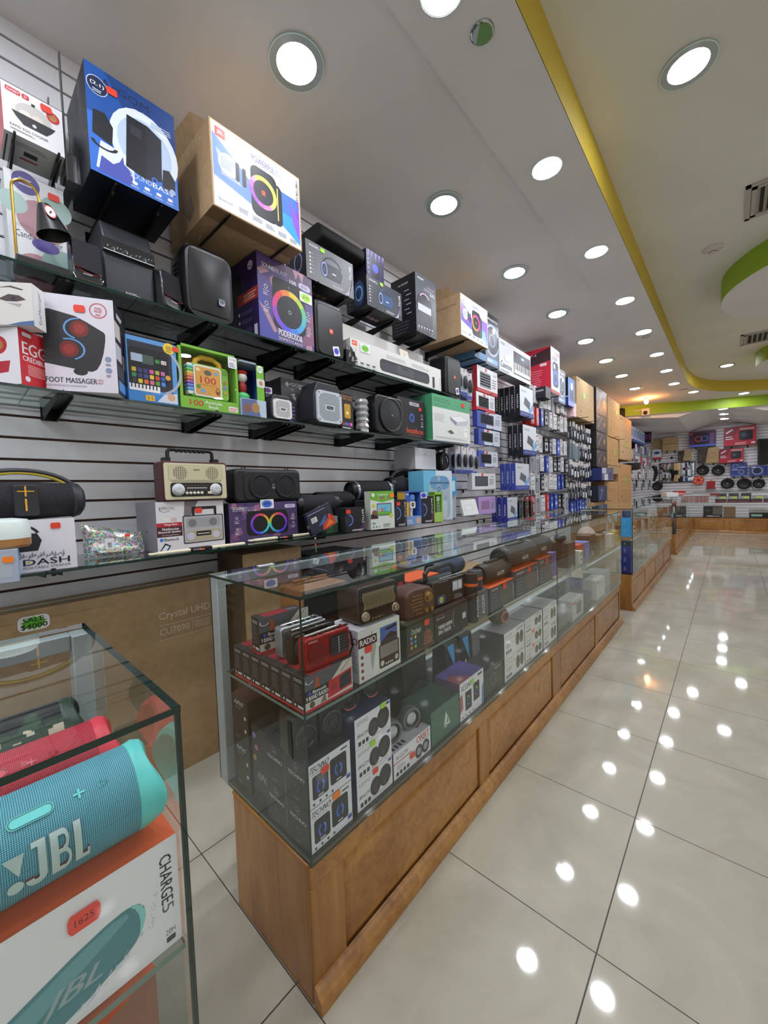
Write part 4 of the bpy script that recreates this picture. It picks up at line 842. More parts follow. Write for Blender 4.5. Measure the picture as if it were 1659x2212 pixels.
def toy_animals():
    w, h, d = .275, .285, .11; e = empty('toy_box', (-1.60, -.307, Z3), R90); tag(e, 'green open-fronted toy box holding a yellow-handled animal book', 'toy box')
    G = mat('#7ab83a', .45); b = MB()
    b.box(-w/2, w/2, -d/2, d/2, 0, .055, G); b.box(-w/2, -w/2+.012, -d/2, d/2, .055, h, G); b.box(w/2-.012, w/2, -d/2, d/2, .055, h, G); b.box(-w/2, w/2, -d/2, d/2, h-.012, h, G); b.box(-w/2, w/2, d/2-.004, d/2, .055, h, mat('#b8824a', .6))
    f = Face(b, (-w/2, -d/2, 0), (w,0,0), (0,0,h), .0006); f.text('100', .14, .06, .36, .15, '#c83a34', .05); f.text('Animals', .39, .11, .68, .16, WH, .03); f.text('Book', .45, .04, .62, .09, WH, .03); f.rrect(.80, .03, .97, .12, .02, '#f0e8e4'); f.lines(.81, .04, .95, .11, 3, '#c85a50'); f.rrect(.83, .78, .99, .97, .02, WH); f.text('Try Me!', .85, .9, .97, .94, '#8a2a5a', .01); f.lines(.85, .8, .96, .88, 3, '#4a5a98')
    b.obj('carton', e, smooth=False)
    b = MB(); Y = mat('#e2b02e', .35); pts = [(-.062, -.02, .20), (-.05, -.02, .235), (-.025, -.02, .252), (.03, -.02, .252), (.058, -.02, .235), (.07, -.02, .20)]
    b.tube(pts, .012, Y, 10); b.obj('yellow_handle', e)
    b = MB(); b.rbox(-.085, .095, -.04, -.015, .062, .215, .015, mat('#86bf3e', .4), 4, 'y'); b.rbox(-.10, -.075, -.045, -.01, .07, .21, .008, WH, 3, 'y')
    for i, c in enumerate(['#3aa0d8', '#3a6ad0', '#6a3ab8', '#c83a3a', '#e8682c', '#e8b82c', '#5ab83a', '#3ab8a0']): b.box(-.101, -.074, -.047, -.01, .085+.0145*i, .0965+.0145*i, c)
    b.obj('book_body', e, bevel=.002)
    b = MB(); b.rbox(-.072, .058, -.046, -.038, .066, .208, .012, WH, 4, 'y'); f = Face(b, (-.072, -.046, .066), (.13,0,0), (0,0,.142), .0006); f.rrect(.05, .05, .95, .95, .06, '#e2a64c'); f.text('100', .22, .43, .78, .65, '#c03c34', .05); f.text('ANIMALS BOOK', .18, .35, .82, .41, '#a8683a', .01); f.ell(.5, .78, .09, '#6a625c', ru=.14); f.ell(.84, .22, .12, '#7a5228', ru=.08); f.ell(.84, .26, .05, '#d89a4a', ru=.05); f.ell(.3, .18, .08, '#8aa8c8', ru=.1); f.ell(.15, .3, .07, '#5a9a4a', ru=.08); f.ell(.15, .85, .06, '#f0e0b0', ru=.07); f.ell(.8, .8, .06, '#8ab0c8', ru=.1); f.ell(.5, .12, .03, '#c8a04a', ru=.05)
    b.obj('book_cover', e, smooth=False)
    b = MB(); f = Face(b, (.062, -.0405, .07), (.028,0,0), (0,0,.14), .0006)
    for i in range(20): f.ell(.2+.18*(i % 5), .97-.05*(i//5), .012, '#3f6a1c')
    f.ell(.5, .55, .06, '#b07a4a', ru=.3); f.ell(.5, .38, .06, '#8a8ad0', ru=.3); f.ell(.5, .2, .05, '#e0a030', ru=.25); b.obj('button_strip', e, smooth=False)
    b = MB(); b.box(-w/2-.0, w/2, -d/2+.001, -d/2+.002, .055, h, M_FILM); b.obj('film_window', e, smooth=False)
toy_animals()
def toy_blue():
    e = empty('toy_box', (-1.585, -.095, Z3), R90); tag(e, 'blue and green toy box with a toy figure in its window', 'toy box')
    w, h, d = .135, .27, .11; b = MB(); B_ = mat('#3f74c8', .4); L_ = mat('#16264e', .5)
    b.box(-w/2, w/2, -d/2, d/2, 0, .085, mat('#b8c8d8', .4)); b.box(-w/2, w/2, d/2-.004, d/2, .085, h, L_); b.box(w/2-.006, w/2, -d/2, d/2, .085, h, B_); b.box(-w/2, w/2, -d/2, d/2, h-.008, h, mat('#9aa8b8', .4)); b.box(.02, w/2, -d/2, -d/2+.003, .085, h, mat('#7ab83a', .4))
    f = Face(b, (-w/2, -d/2, 0), (w,0,0), (0,0,h), .0006); f.ell(.8, .9, .07, WH, ru=.12); f.text('LEAP', .72, .91, .88, .935, '#3f7a1c', .03); f.text('FROG', .72, .875, .88, .9, '#3f7a1c', .03); f.rrect(.64, .56, .98, .72, .03, '#d8dcd0'); f.ell(.82, .64, .045, '#b88a6a', ru=.08)
    f.poly([(0,.30),(.6,.31),(.75,0),(0,0)], '#5a6a9a'); f.ell(.22, .14, .08, '#8a5a48', ru=.14); f.ell(.55, .16, .1, '#a8804a', ru=.16)
    g = Face(b, (w/2, -d/2, 0), (0,d,0), (0,0,h), .0006); g.rect(.1, .35, .9, .75, '#b8cce4'); g.lines(.15, .4, .85, .72, 6, '#6a86b0'); g.ell(.5, .86, .08, '#8ab0e0', ru=.25); g.poly([(0,0),(1,0),(1,.3),(0,.34)], '#d8dce4')
    b.obj('carton', e, smooth=False)
    b = MB(); b.ball((-.03, 0, .20), (.026, .024, .026), '#e4e0da'); b.ball((-.03, 0, .224), (.028, .026, .014), '#c8302c'); b.ball((-.03, 0, .15), (.022, .02, .032), '#b02c30'); b.ball((-.03, 0, .105), (.036, .03, .022), '#5ac87a'); b.obj('toy_figure', e)
toy_blue()
def grillspk(y, w, h, d, lab, white, xf=-1.53):
    e = empty('portable_speaker', (xf-d/2, y, Z3), R90); tag(e, lab, 'speaker')
    b = MB(); c = w*.22; p = [(-w/2, h*.12), (-w/2+c*.5, 0), (w/2-c*.5, 0), (w/2, h*.12), (w/2, h*.7), (w/2-c*.6, h), (-w/2+c*.6, h), (-w/2, h*.7)]
    b.prism(p, -d/2, d/2, mat('#2b2d31', .45), 'y'); b.obj('housing', e, bevel=.008, seg=3)
    b = MB(); b.rbox(-w*.44, w*.44, -d/2-.012, -d/2, h*.05, h*.80, w*.12, white, 6, 'y'); f = Face(b, (-w*.44, -d/2-.012, h*.05), (w*.88, 0, 0), (0, 0, h*.75), .0005)
    n = 14; m = 19
    for j in range(m):
        for i in range(n):
            u = .09+.82*(i+(.5 if j % 2 else 0))/n; v = .09+.82*j/(m-1)
            if u > .93 or (abs(u-.5) < .18 and abs(v-.48) < .09) or (u-.5)**4+(v-.5)**4 > .035: continue
            f.k = 0; f.rect(u-.018, v-.012, u+.018, v+.012, '#33353a')
    f.rrect(.37, .43, .63, .53, .04, '#1b1b1e'); f.text('xtreme', .42, .46, .58, .50, '#c8c8c8', .01)
    for u in (.08, .92):
        for v in (.08, .92): f.ell(u, v, .022, BK, 10)
    b.obj('white_grille', e, smooth=False)
grillspk(.068, .125, .135, .11, 'small black speaker with white grille, below a purple price card on the second shelf', mat('#e8e8ea', .4))
grillspk(.372, .215, .245, .15, 'large black speaker with pale grey grille in the middle of the second shelf', mat('#c4ccd4', .4), -1.50)
def a_camo(c):
    def art(F):
        f = F['F']; f.rect(0, 0, 1, 1, '#4a484e'); r_ = random.Random(3)
        for i in range(26): u, v = r_.random()*.85, .6+r_.random()*.35; f.poly([(u,v),(u+.1,v+.03),(u+.08,v-.06)], r_.choice(['#8a868c', '#2c2a30', '#6a666c', '#b8b0b0']))
        f.text('ArGOM', .1, .86, .5, .93, '#d0d0d4', .02); f.lines(.1, .1, .3, .55, 6, '#8a7ab8')
    return art
o = wb('product_box', 'grey patterned box behind the small white-grilled speaker', 'box', .0, .145, Z3, Z3+.165, -1.66, .05, '#3c3a40', a_camo(0)); stk(o, 'F', .45, 1.12, .022, '#6a2a86', None, 'price_card')
o = wb('product_box', 'black speaker box with grey camouflage top behind the large pale-grilled speaker', 'box', .17, .47, Z3, Z3+.285, -1.68, .17, ['#26252b', CB, BK, '#1d1c24', CB, BK], a_camo(0)); stk(o, 'F', .82, .84, .013, ORG)
def a_lampb(F): f = F['F']; f.rect(0, 0, 1, 1, '#2a211c'); f.text('Diamond', .1, .88, .9, .93, '#c8864a', .02); f.text('Table Lamp', .1, .80, .9, .86, '#c8864a', .02); f.rrect(.28, .3, .78, .70, .04, '#c89a2e'); f.ell(.52, .45, .05, '#f8e8a0'); [f.ell(.2+.2*i, .14, .05, c, ru=.09) for i, c in enumerate(['#c8342c', '#2c8ac8', '#8a3ac8', '#e87ab0'])]; f.lines(.1, .02, .9, .07, 1, WH)
wb('product_box', 'dark table lamp box with golden lamp picture, left of the crystal lamp', 'box', .495, .60, Z3, Z3+.225, -1.53, .10, '#2a211c', a_lampb)
def crystal():
    e = empty('crystal_lamp', (-1.585, .735, Z3), 0); tag(e, 'clear faceted crystal table lamp standing on the second shelf', 'lamp')
    b = MB(); cr = mat('#d4d8dc', .05, .55, coat=1, name='cut_crystal'); n = 14; vs = []; K = 11
    for j in range(K):
        for i in range(n): t = 2*math.pi*(i+.5*(j % 2))/n; r = .045*(1+.10*(1 if j % 2 else -1)); vs.append((r*math.cos(t), r*math.sin(t), .02+.20*j/(K-1)))
    fs = []
    for j in range(K-1):
        for i in range(n):
            a, c = j*n+i, j*n+(i+1) % n; d, g = (j+1)*n+i, (j+1)*n+(i+1) % n
            fs += ([(a, c, d), (c, g, d)] if j % 2 == 0 else [(a, c, g), (a, g, d)])
    fs.append(tuple(range((K-1)*n, K*n))); b.add(vs, fs, cr); b.obj('crystal_shade', e, smooth=False)
    b = MB(); b.lathe([(.05, 0), (.05, .018), (.04, .022)], M_CHR, n=28); b.obj('base', e)
crystal()
wb('product_box', 'narrow dark boombox carton with purple streaks between crystal lamp and round speaker', 'box', .79, .86, Z3, Z3+.19, -1.57, .2, ['#1e1b22', CB, BK, CB, CB, BK], lambda F: (F['F'].text('BATTLE', .3, .45, .6, .9, WH, .02, rot=-90), F['F'].poly([(.5,.0),(.7,0),(1,.5),(1,.35)], '#b07ab0')))
def roundspk():
    e = empty('portable_speaker', (-1.56, .945, Z3), R90); tag(e, 'square black speaker with big round grille before the black and red box', 'speaker')
    w, h, d = .29, .265, .10; b = MB(); b.rbox(-w/2, w/2, -d/2, d/2, 0, h, .035, M_BLK, 6, 'y'); b.obj('housing', e, bevel=.012, seg=3)
    b = MB(); b.lathe([(.118, -.002), (.118, -.012), (.112, -.014), (.106, -.008), (.03, -.016), (.001, -.018)], mat('#26282c', .35), (0, -d/2, h/2), 'y', n=40, cap=False); f = Face(b, (-.11, -d/2-.0175, h/2-.11), (.22,0,0), (0,0,.22), .0006)
    for q in range(7): 
        for i in range(12+q*8): t = 2*math.pi*i/(12+q*8); r = .10+.055*q; f.k = 0; f.ell(.5+r*math.cos(t), .5+r*math.sin(t), .009, '#050506', 6)
    f.ell(.5, .5, .055, '#3a3c42'); f.ring(.5, .5, .022, .035, '#c8ccd4', 16, 180, 360); b.obj('round_grille', e)
roundspk()
def a_beat(F):
    f = F['F']; f.rect(0, 0, 1, 1, '#211e24'); f.text('beatbox', .30, .12, .92, .26, '#e0502e', .04); f.rrect(.42, .84, .78, .93, .03, '#b8b8c0'); f.text('unno', .5, .86, .7, .91, '#211e24', .02); f.rrect(.36, .34, .74, .76, .05, '#17171c'); f.ell(.5, .52, .12, '#2a3a66'); f.ring(.5, .52, .08, .11, '#4a6ac8', 24)
    for v in (.62, .42): f.ring(.88, v, .035, .042, WH, 16); f.lines(.84, v-.1, .93, v-.06, 2, WH)
    f.lines(.35, .06, .9, .10, 1, '#8a4a3a')
    for i in range(5): f.poly([(.75+.03*i,1),(.76+.03*i,1),(.98,.8-.05*i)], '#5a2a3a')
o = wb('product_box', 'black box with orange-red lettering and blue-lit speaker, right of the round speaker', 'box', 1.05, 1.385, Z3, Z3+.29, -1.53, .22, ['#211e24', CB, BK, CB, '#2a262c', BK], a_beat); stk(o, 'F', .80, .78, .013)
def a_hp(F):
    f = F['F']; f.rect(0, 0, 1, .72, '#dfe3e0'); f.rect(0, .72, 1, 1, '#5aa77c'); f.text('Perfect for home', .05, .89, .42, .94, '#1e4a34', .0); f.text('Perfeito para casa', .05, .83, .46, .88, '#1e4a34', .0); f.text('Ideal for everyday', .05, .755, .38, .785, '#1e4a34', .0)
    f.lines(.04, .42, .3, .6, 6, '#b8bcb8'); f.poly([(.42,.56),(.74,.64),(.95,.54),(.92,.42),(.60,.38),(.46,.48)], '#c8ccd4'); f.poly([(.45,.55),(.74,.625),(.92,.54),(.62,.47)], '#f0f2f4'); f.poly([(.44,.56),(.62,.47),(.60,.38),(.45,.5)], '#8a8f9c'); f.poly([(.35,.22),(.55,.30),(.66,.22),(.50,.16)], '#e8e8ea'); f.poly([(.36,.22),(.46,.27),(.55,.2),(.47,.17)], '#5a6a4a'); f.rrect(.82, .14, .92, .34, .015, '#f4f4f4'); f.text('HP', .84, .27, .90, .3, BK, .02); f.lines(.05, .05, .9, .1, 2, '#b8bcb8')
o = wb('product_box', 'white printer box with green top band at the right end of the second shelf', 'box', 1.43, 1.97, Z3, Z3+.365, -1.47, .24, ['#dfe3e0', '#d8dcd8', WH, '#4d9a70', '#5aa77c', WH], a_hp, yaw=-3); stk(o, 'F', .80, .88, .018)
def hidden_boom():
    e = empty('portable_speaker', (-1.73, .66, Z3), R90); tag(e, 'black barrel boombox with big handle behind the lamp box on the second shelf', 'speaker')
    b = MB(); b.lathe([(.05, -.17), (.07, -.165), (.075, -.12), (.075, .12), (.07, .165), (.05, .17)], M_BLKM, (0, 0, .12), 'x', n=28); b.obj('barrel', e)
    b = MB(); b.tube([(.14*math.cos(t)*1.05, 0, .15+.11*math.sin(t)) for t in [math.pi*i/14 for i in range(15)]], .010, M_BLK, 8); b.obj('handle', e)
hidden_boom()
# ---------------- lowest shelf (z 1.107)
Z4 = 1.108
def barrel(e, L, r, zc, m, cap=None, band=None, capm=None):
    "barrel speaker body along local x"
    b = MB(); b.lathe([(r*.96, -L/2+.02), (r, -L/2+.035), (r, L/2-.035), (r*.96, L/2-.02)], m, (0, 0, zc), 'x', n=32, cap=False); b.obj('cloth_body', e)
    for s in (-1, 1):
        b = MB(); b.lathe([(r*.98, s*(L/2-.045)), (r*1.02, s*(L/2-.03)), (r*.98, s*(L/2-.008)), (r*.86, s*L/2), (r*.80, s*(L/2-.004)), (r*.72, s*(L/2-.018)), (.001, s*(L/2-.022))][::s], capm or M_BLK, (0, 0, zc), 'x', n=32, cap=False); b.obj('end_ring', e)
def boombox():
    e = empty('portable_speaker', (-1.56, -.99, 1.285), R90+.1); tag(e, 'black barrel speaker with yellow cross and looped handle, on the leftmost white box', 'speaker')
    L = .335; b = MB(); b.lathe([(.052, -L/2), (.062, -L/2+.03), (.066, 0), (.062, L/2-.03), (.052, L/2)], fabric_bk, (0, 0, .064), 'x', n=36); b.obj('cloth_body', e)
    for s in (-1, 1):
        b = MB(); b.lathe([(.060, s*(L/2-.036)), (.066, s*(L/2-.025)), (.060, s*(L/2-.006)), (.044, s*(L/2+.006)), (.03, s*(L/2-.01))][::s], mat('#2b2d33', .5), (0, 0, .064), 'x', n=36); b.obj('end_cap', e)
    b = MB(); b.rbox(-.03, .035, -.0675, -.03, .012, .118, .01, mat('#24262b', .55), 4, 'y'); b.obj('front_panel', e, bevel=.004)
    b = MB(); Y = mat('#e8a832', .4); f = Face(b, (-.03, -.068, .012), (.065,0,0), (0,0,.106), .0008); f.rect(.14, .77, .82, .80, Y); f.rect(.43, .62, .50, .95, Y); f.rect(.42, .16, .50, .55, Y); b.obj('yellow_cross', e, smooth=False)
    p = [(-L/2*.97*math.cos(t), -.0, .085+.085*math.sin(t)) for t in [math.pi*i/20 for i in range(21)]]
    b = MB(); b.tube(p, .008, mat('#3a3a40', .5), 8); b.obj('handle', e); b = MB(); b.tube([(x*.93, y, z-.009) for x, y, z in p[3:-3]], .0055, mat('#c8b43a', .5), 8); b.obj('handle_lining', e)
boombox()
def a_dash(F):
    f = F['F']; f.rect(0, 0, 1, 1, '#e6e2ea'); pic_boom(f, .42, .60, .52, '#26262c', '#33333a'); f.poly([(.33,.80),(.42,.83),(.44,.35),(.36,.33)], '#2e2e35'); f.rect(.385, .42, .395, .72, '#c8c03a'); f.rect(.34, .63, .44, .645, '#c8c03a')
    for i in range(24): f.poly([(.2+.028*i, .28+.05*math.sin(i*2.1)), (.22+.028*i, .36+.04*math.sin(i*1.7)), (.23+.028*i, .29)], '#8a8a92')
    f.text('DASH', .46, .13, .92, .25, '#17171c', .05); f.ell(.515, .19, .022, '#c8d83a'); f.text('PORTABLE SPEAKER', .46, .06, .93, .105, '#6a6a74', .0)
o = wb('product_box', 'white speaker box with large black lettering under the barrel speaker with yellow cross', 'box', -1.12, -.858, Z4, Z4+.175, -1.47, .14, ['#e6e2ea', '#c4c0ca', WH, WH, '#d8d4dc', WH], a_dash, yaw=-4); stk(o, 'F', .80, .87, .010)
def diffuser():
    e = empty('aroma_diffuser', (-1.39, -1.055, 1.205), 0); tag(e, 'white aroma diffuser with wooden base on a light blue box at the left edge', 'diffuser')
    b = MB(); b.lathe([(.062, 0), (.068, .008), (.068, .028)], mat('#a8743e', .4), n=36); b.obj('wooden_base', e); b = MB(); b.lathe([(.068, .028), (.068, .075), (.062, .085), (.03, .09), (.001, .09)], mat('#e0ecea', .35), n=36, cap=False); b.obj('white_cover', e)
diffuser()
o = wb('product_box', 'light blue diffuser box at the far left of the lowest shelf', 'box', -1.16, -1.02, Z4, Z4+.096, -1.31, .17, ['#aeb9cc', '#8fb4dc', WH, WH, '#a8c8e8', WH], lambda F: (F['F'].rrect(.1, .15, .9, .85, .05, '#b8c0cc'), F['F'].text('DIFFUSER', .2, .62, .62, .74, '#7a8a9a', 0)), yaw=-6); stk(o, 'F', .85, .70, .009, ORG)
def holobag():
    mt, nt, bs, L = nodes('holographic_foil'); tc = N(nt, 'ShaderNodeTexCoord'); v = N(nt, 'ShaderNodeTexVoronoi', Scale=120); L.new(tc.outputs['Object'], v.inputs[0]); v2 = N(nt, 'ShaderNodeTexNoise', Scale=60, Detail=4, Distortion=3); L.new(tc.outputs['Object'], v2.inputs[0])
    hs = N(nt, 'ShaderNodeCombineColor', mode='HSV'); L.new(v2.outputs[0], hs.inputs[0]); mm = N(nt, 'ShaderNodeMath', operation='MULTIPLY'); mm.inputs[1].default_value = 1.9; L.new(v.outputs['Distance'], mm.inputs[0]); mh = N(nt, 'ShaderNodeMath', operation='MULTIPLY'); mh.inputs[1].default_value = 5; L.new(v2.outputs[0], mh.inputs[0]); fr = N(nt, 'ShaderNodeMath', operation='FRACT'); L.new(mh.outputs[0], fr.inputs[0]); L.new(fr.outputs[0], hs.inputs[0]); hs.inputs[1].default_value = .85; L.new(mm.outputs[0], hs.inputs[2])
    L.new(hs.outputs[0], bs.inputs['Base Color']); bs.inputs['Roughness'].default_value = .22; bs.inputs['Metallic'].default_value = .5
    e = empty('wrapped_gift_bag', (-1.66, -.70, Z4), R90-.12); tag(e, 'multicoloured sparkling foil pack with barcode label leaning on the lowest shelf', 'bag')
    b = MB(); rr = random.Random(5); n, m = 16, 8; vs = []
    for s, off in ((1, -.018), (-1, .018)):
        for j in range(m+1):
            for i in range(n+1):
                u, w = i/n, j/m; h = .135-.05*u; vs.append((-.105+.21*u, off*math.sin(math.pi*u)**.4*math.sin(math.pi*w)**.4+rr.uniform(-.002, .002)+.04*w, .004+h*w))
    k = (n+1)*(m+1); fs = []
    for j in range(m):
        for i in range(n): a = j*(n+1)+i; fs.append((a, a+1, a+n+2, a+n+1)); fs.append((k+a, k+a+n+1, k+a+n+2, k+a+1))
    b.add(vs, fs, mt); b.obj('foil_body', e)
    b = MB(); f = Face(b, (-.035, -.013, .03), (.032,0,0), (0,.012,.045), .002); f.rect(0, 0, 1, 1, WH); [f.rect(.3, .15+.04*i, .7, .15+.04*i+.02*(1+i % 2)/1.5, BK) for i in range(12)]; b.obj('barcode_label', e, smooth=False)
    b = MB(); f = Face(b, (.035, -.004, .075), (.02,0,0), (0,.005,.014), .004); f.rrect(0, 0, 1, 1, .3, RD); b.obj('price_sticker', e, smooth=False)
holobag()
b = MB(); b.prism([(-.03, 0), (.03, 0), (.018, .07), (-.018, .07)], -.02, .02, '#8e8e92', 'y'); b.tube([(-.018,0,.07), (-.03,0,.085), (.0,0,.10), (.05,.0,.09)], .006, M_BLKM, 8); o = b.obj('cable_adapter', bevel=.006); at(o, (-1.68, -.54, Z4), R90); tag(o, 'small grey adapter with black cable between foil pack and radio box', 'adapter')
def radio():
    e = empty('retro_radio', (-1.60, -.395, 1.328), R90); tag(e, 'cream retro radio with dark red sides, two dials and black carry handle', 'radio')
    w, h, d = .29, .178, .10; CR = mat('#d6cfae', .35); b = MB(); b.rbox(-w/2, w/2, -d/2, d/2, 0, h, .012, mat('#4a1820', .35), 4, 'y'); b.obj('cabinet', e, bevel=.003)
    b = MB(); b.rbox(-w/2+.008, w/2-.008, -d/2-.006, -d/2+.002, .008, h-.008, .008, CR, 4, 'y'); f = Face(b, (-w/2+.008, -d/2-.006, .008), (w-.016,0,0), (0,0,h-.016), .0006)
    f.rrect(.06, .52, .94, .94, .05, '#b8b08a'); f.rrect(.07, .54, .93, .925, .04, '#cfc8a6')
    for s in (.24, .76):
        for i in range(7): f.ell
        f.ell(s, .73, .19, '#6a6446')
        for i in range(7): f.rect(s-.115+.034*i, .54, s-.115+.034*i+.01, .92, '#cfc8a6')
    for i in range(15): f.rect(.07, .548+.0255*i, .93, .554+.0255*i, '#e6e0c2')
    f.text('KEMAI', .45, .80, .55, .84, BK, .03); f.rect(.1, .49, .9, .505, '#8a8876'); f.rrect(.08, .08, .92, .46, .08, '#1c1712'); f.rect(.33, .30, .66, .325, '#c8c8c8')
    for i in range(8): f.rect(.30+.05*i, .37, .33+.05*i, .40, '#6a4a3a'); f.rect(.32+.045*i, .24, .34+.045*i, .255, '#8a8a80')
    b.obj('front_plate', e, smooth=False)
    for s in (-.083, .083):
        b = MB(); b.lathe([(.027, 0), (.027, -.004), (.021, -.006), (.02, -.014), (.012, -.017), (.001, -.015)], mat('#d4d8dc', .3, .3), (s, -d/2-.0065, .052), 'y', n=32, cap=False); b.obj('dial', e)
    for i in range(5):
        b = MB(); b.lathe([(.0065, 0), (.0065, -.006), (.004, -.008)], mat('#e0d8c8', .3), (-.048+.0165*i, -d/2-.006, .036), 'y', n=14); b.obj('button', e)
    b = MB(); b.box(.045, .078, -d/2-.013, -d/2-.006, .030, .042, '#e0d8c8'); b.obj('rocker_switch', e, bevel=.002)
    b = MB(); p = [(-.10, 0, h-.002), (-.10, 0, h+.045), (-.092, 0, h+.056)]+[(x, 0, h+.058) for x in (-.06, -.02, .02, .06)]+[(.092, 0, h+.056), (.10, 0, h+.045), (.10, 0, h-.002)]; b.tube(p, .0085, M_BLK, 8)
    for i in range(7): b.ball((-.06+.02*i, 0, h+.05), (.009, .01, .006), M_BLK, 10, 6)
    b.box(-.122, -.095, -.02, .02, h-.002, h+.018, M_BLK); b.box(.095, .122, -.02, .02, h-.002, h+.018, M_BLK); b.obj('handle', e)
radio()
def a_super(F):
    f = F['F']; f.rect(0, 0, 1, 1, '#e2dee2'); f.poly([(.4,1),(.6,1),(.45,.6),(.38,.7)], '#7a7278'); f.ring(.12, .85, .05, .057, '#3a3a42', 20, 150, 330, 1.8); f.text('SUPERSONIC', .04, .84, .26, .90, '#3a3a42', .01)
    f.rect(0, .50, .35, .58, '#b82430'); f.rect(0, .30, .35, .50, '#4a1a22'); f.text('Vintage Retro', .1, .515, .28, .565, WH, .02); f.text('Multifunction', .07, .43, .30, .48, WH, .02); f.text('Bluetooth Speaker', .02, .365, .33, .42, WH, .02); f.text('with Rechargeable Battery', .06, .32, .30, .345, WH, 0)
    f.ell(.055, .245, .035, '#3a7ac8'); f.text('Bluetooth', .09, .215, .29, .275, '#3a3a44', .02); f.rrect(.09, .60, .17, .68, .02, '#e8e8e8'); f.rrect(.2, .60, .28, .68, .02, '#d8c0b8'); f.poly([(.02,.02),(.10,.18),(.18,.12),(.12,.0)], '#23232a'); f.poly([(.04,.03),(.105,.14),(.155,.11),(.11,.02)], '#dfe6f2')
    for i in range(3): f.ring(.15, .05, .12+.05*i, .13+.05*i, '#e8e6ea', 16, 10, 80)
    f.rrect(.36, .12, .985, .70, .03, '#2c2222'); f.rrect(.375, .14, .97, .68, .02, '#b4b2b4'); f.rrect(.41, .44, .93, .64, .03, '#a2a0a4'); [f.ell(u, .54, .085, '#7c7a80') for u in (.5, .82)]
    f.rrect(.41, .17, .95, .38, .05, '#b4a888'); [f.ell(u, .27, .08, '#c8c4d8') for u in (.47, .86)]; f.rrect(.55, .26, .78, .36, .02, '#1e1a1a'); f.rect(.57, .30, .76, .315, '#e8e0d0'); f.poly([(.5,.70),(.5,.88),(.88,.88),(.88,.70),(.84,.70),(.84,.82),(.54,.82),(.54,.70)], BK)
o = wb('product_box', 'white and grey radio box with a red banner, under the cream retro radio', 'box', -.572, -.272, Z4, Z4+.22, -1.56, .25, ['#e2dee2', '#b8b2b8', WH, '#8f8b92', '#9c989e', WH], a_super, yaw=1); stk(o, 'F', .60, .80, .012)
def sticks(x, y, rz, lab, n):
    e = empty('drumsticks', (x, y, Z4), rz); tag(e, lab, 'drumsticks', 'packs of drumsticks on the lowest shelf')
    for i in range(n):
        for k in range(1): 
            b = MB(); yy = -.012+.016*i; z = .0075; b.tube([(-.195, yy, z), (-.19, yy, z), (-.17, yy, z)], .0045, mat('#e0d8bc', .4), 12); b.tube([(-.17, yy, z), (-.08, yy, z), (.20, yy, z)], .0068, mat('#e0d8bc', .4), 12); b.ball((-.195, yy, z), (.008, .0055, .0055), mat('#e0d8bc', .4)); b.obj('drumstick', e)
    b = MB(); b.box(-.045, .045, -.021, .014 if n > 1 else .0, .0, .0165, mat('#1c1c20', .25)); f = Face(b, (-.045, -.0212, 0), (.09,0,0), (0,0,.0165), .0006); f.text('PROMARK', .1, .3, .5, .7, '#c8c8cc', .02); b.obj('black_sleeve', e, bevel=.002)
    b = MB(); f = Face(b, (-.01, -.0225, .004), (.022,0,0), (0,.006,.012), .001); f.rrect(0,0,1,1,.2,RD); b.obj('price_sticker', e, smooth=False)
sticks(-1.478, -.425, R90-.06, 'pair of pale drumsticks in black sleeve before the red-banner radio box', 2)
sticks(-1.535, .045, R90-.05, 'pair of pale drumsticks in black sleeve before the purple two-ring speaker box', 2)
def unno():
    e = empty('portable_speaker', (-1.63, -.005, 1.308), R90); tag(e, 'wide black double speaker with round logo on the purple two-ring box', 'speaker')
    w, h, d = .40, .175, .13; b = MB(); b.rbox(-w/2, w/2, -d/2, d/2, 0, h, .03, mat('#17181b', .5), 6, 'y'); b.obj('housing', e, bevel=.015, seg=3)
    b = MB(); b.rbox(-w/2+.05, w/2-.02, -d/2-.004, -d/2+.002, .014, h-.014, .025, mat('#1c1d21', .35), 5, 'y'); b.obj('front_panel', e, bevel=.003)
    for x in (-.068, .083):
        b = MB(); b.lathe([(.066, 0), (.066, -.006), (.060, -.010), (.052, -.006), (.02, -.009), (.001, -.010)], fabric_bk, (x+.01, -d/2-.004, h*.47), 'y', n=36, cap=False); b.obj('woofer', e)
    b = MB(); f = Face(b, (.008, -d/2-.005, h*.47-.012), (.024,0,0), (0,0,.024), .0012); f.ring(.5, .5, .40, .5, '#b8bcc4', 24); f.ring(.5, .52, .18, .3, '#b8bcc4', 16, 180, 360); b.obj('logo', e, smooth=False)
    for x in (-.13, .13):
        b = MB(); b.tube([(x+.012*math.cos(t), -.03, h-.002+.012*math.sin(t)) for t in [math.pi*i/8 for i in range(9)]], .003, M_BLK, 6); b.obj('strap_loop', e)
unno()
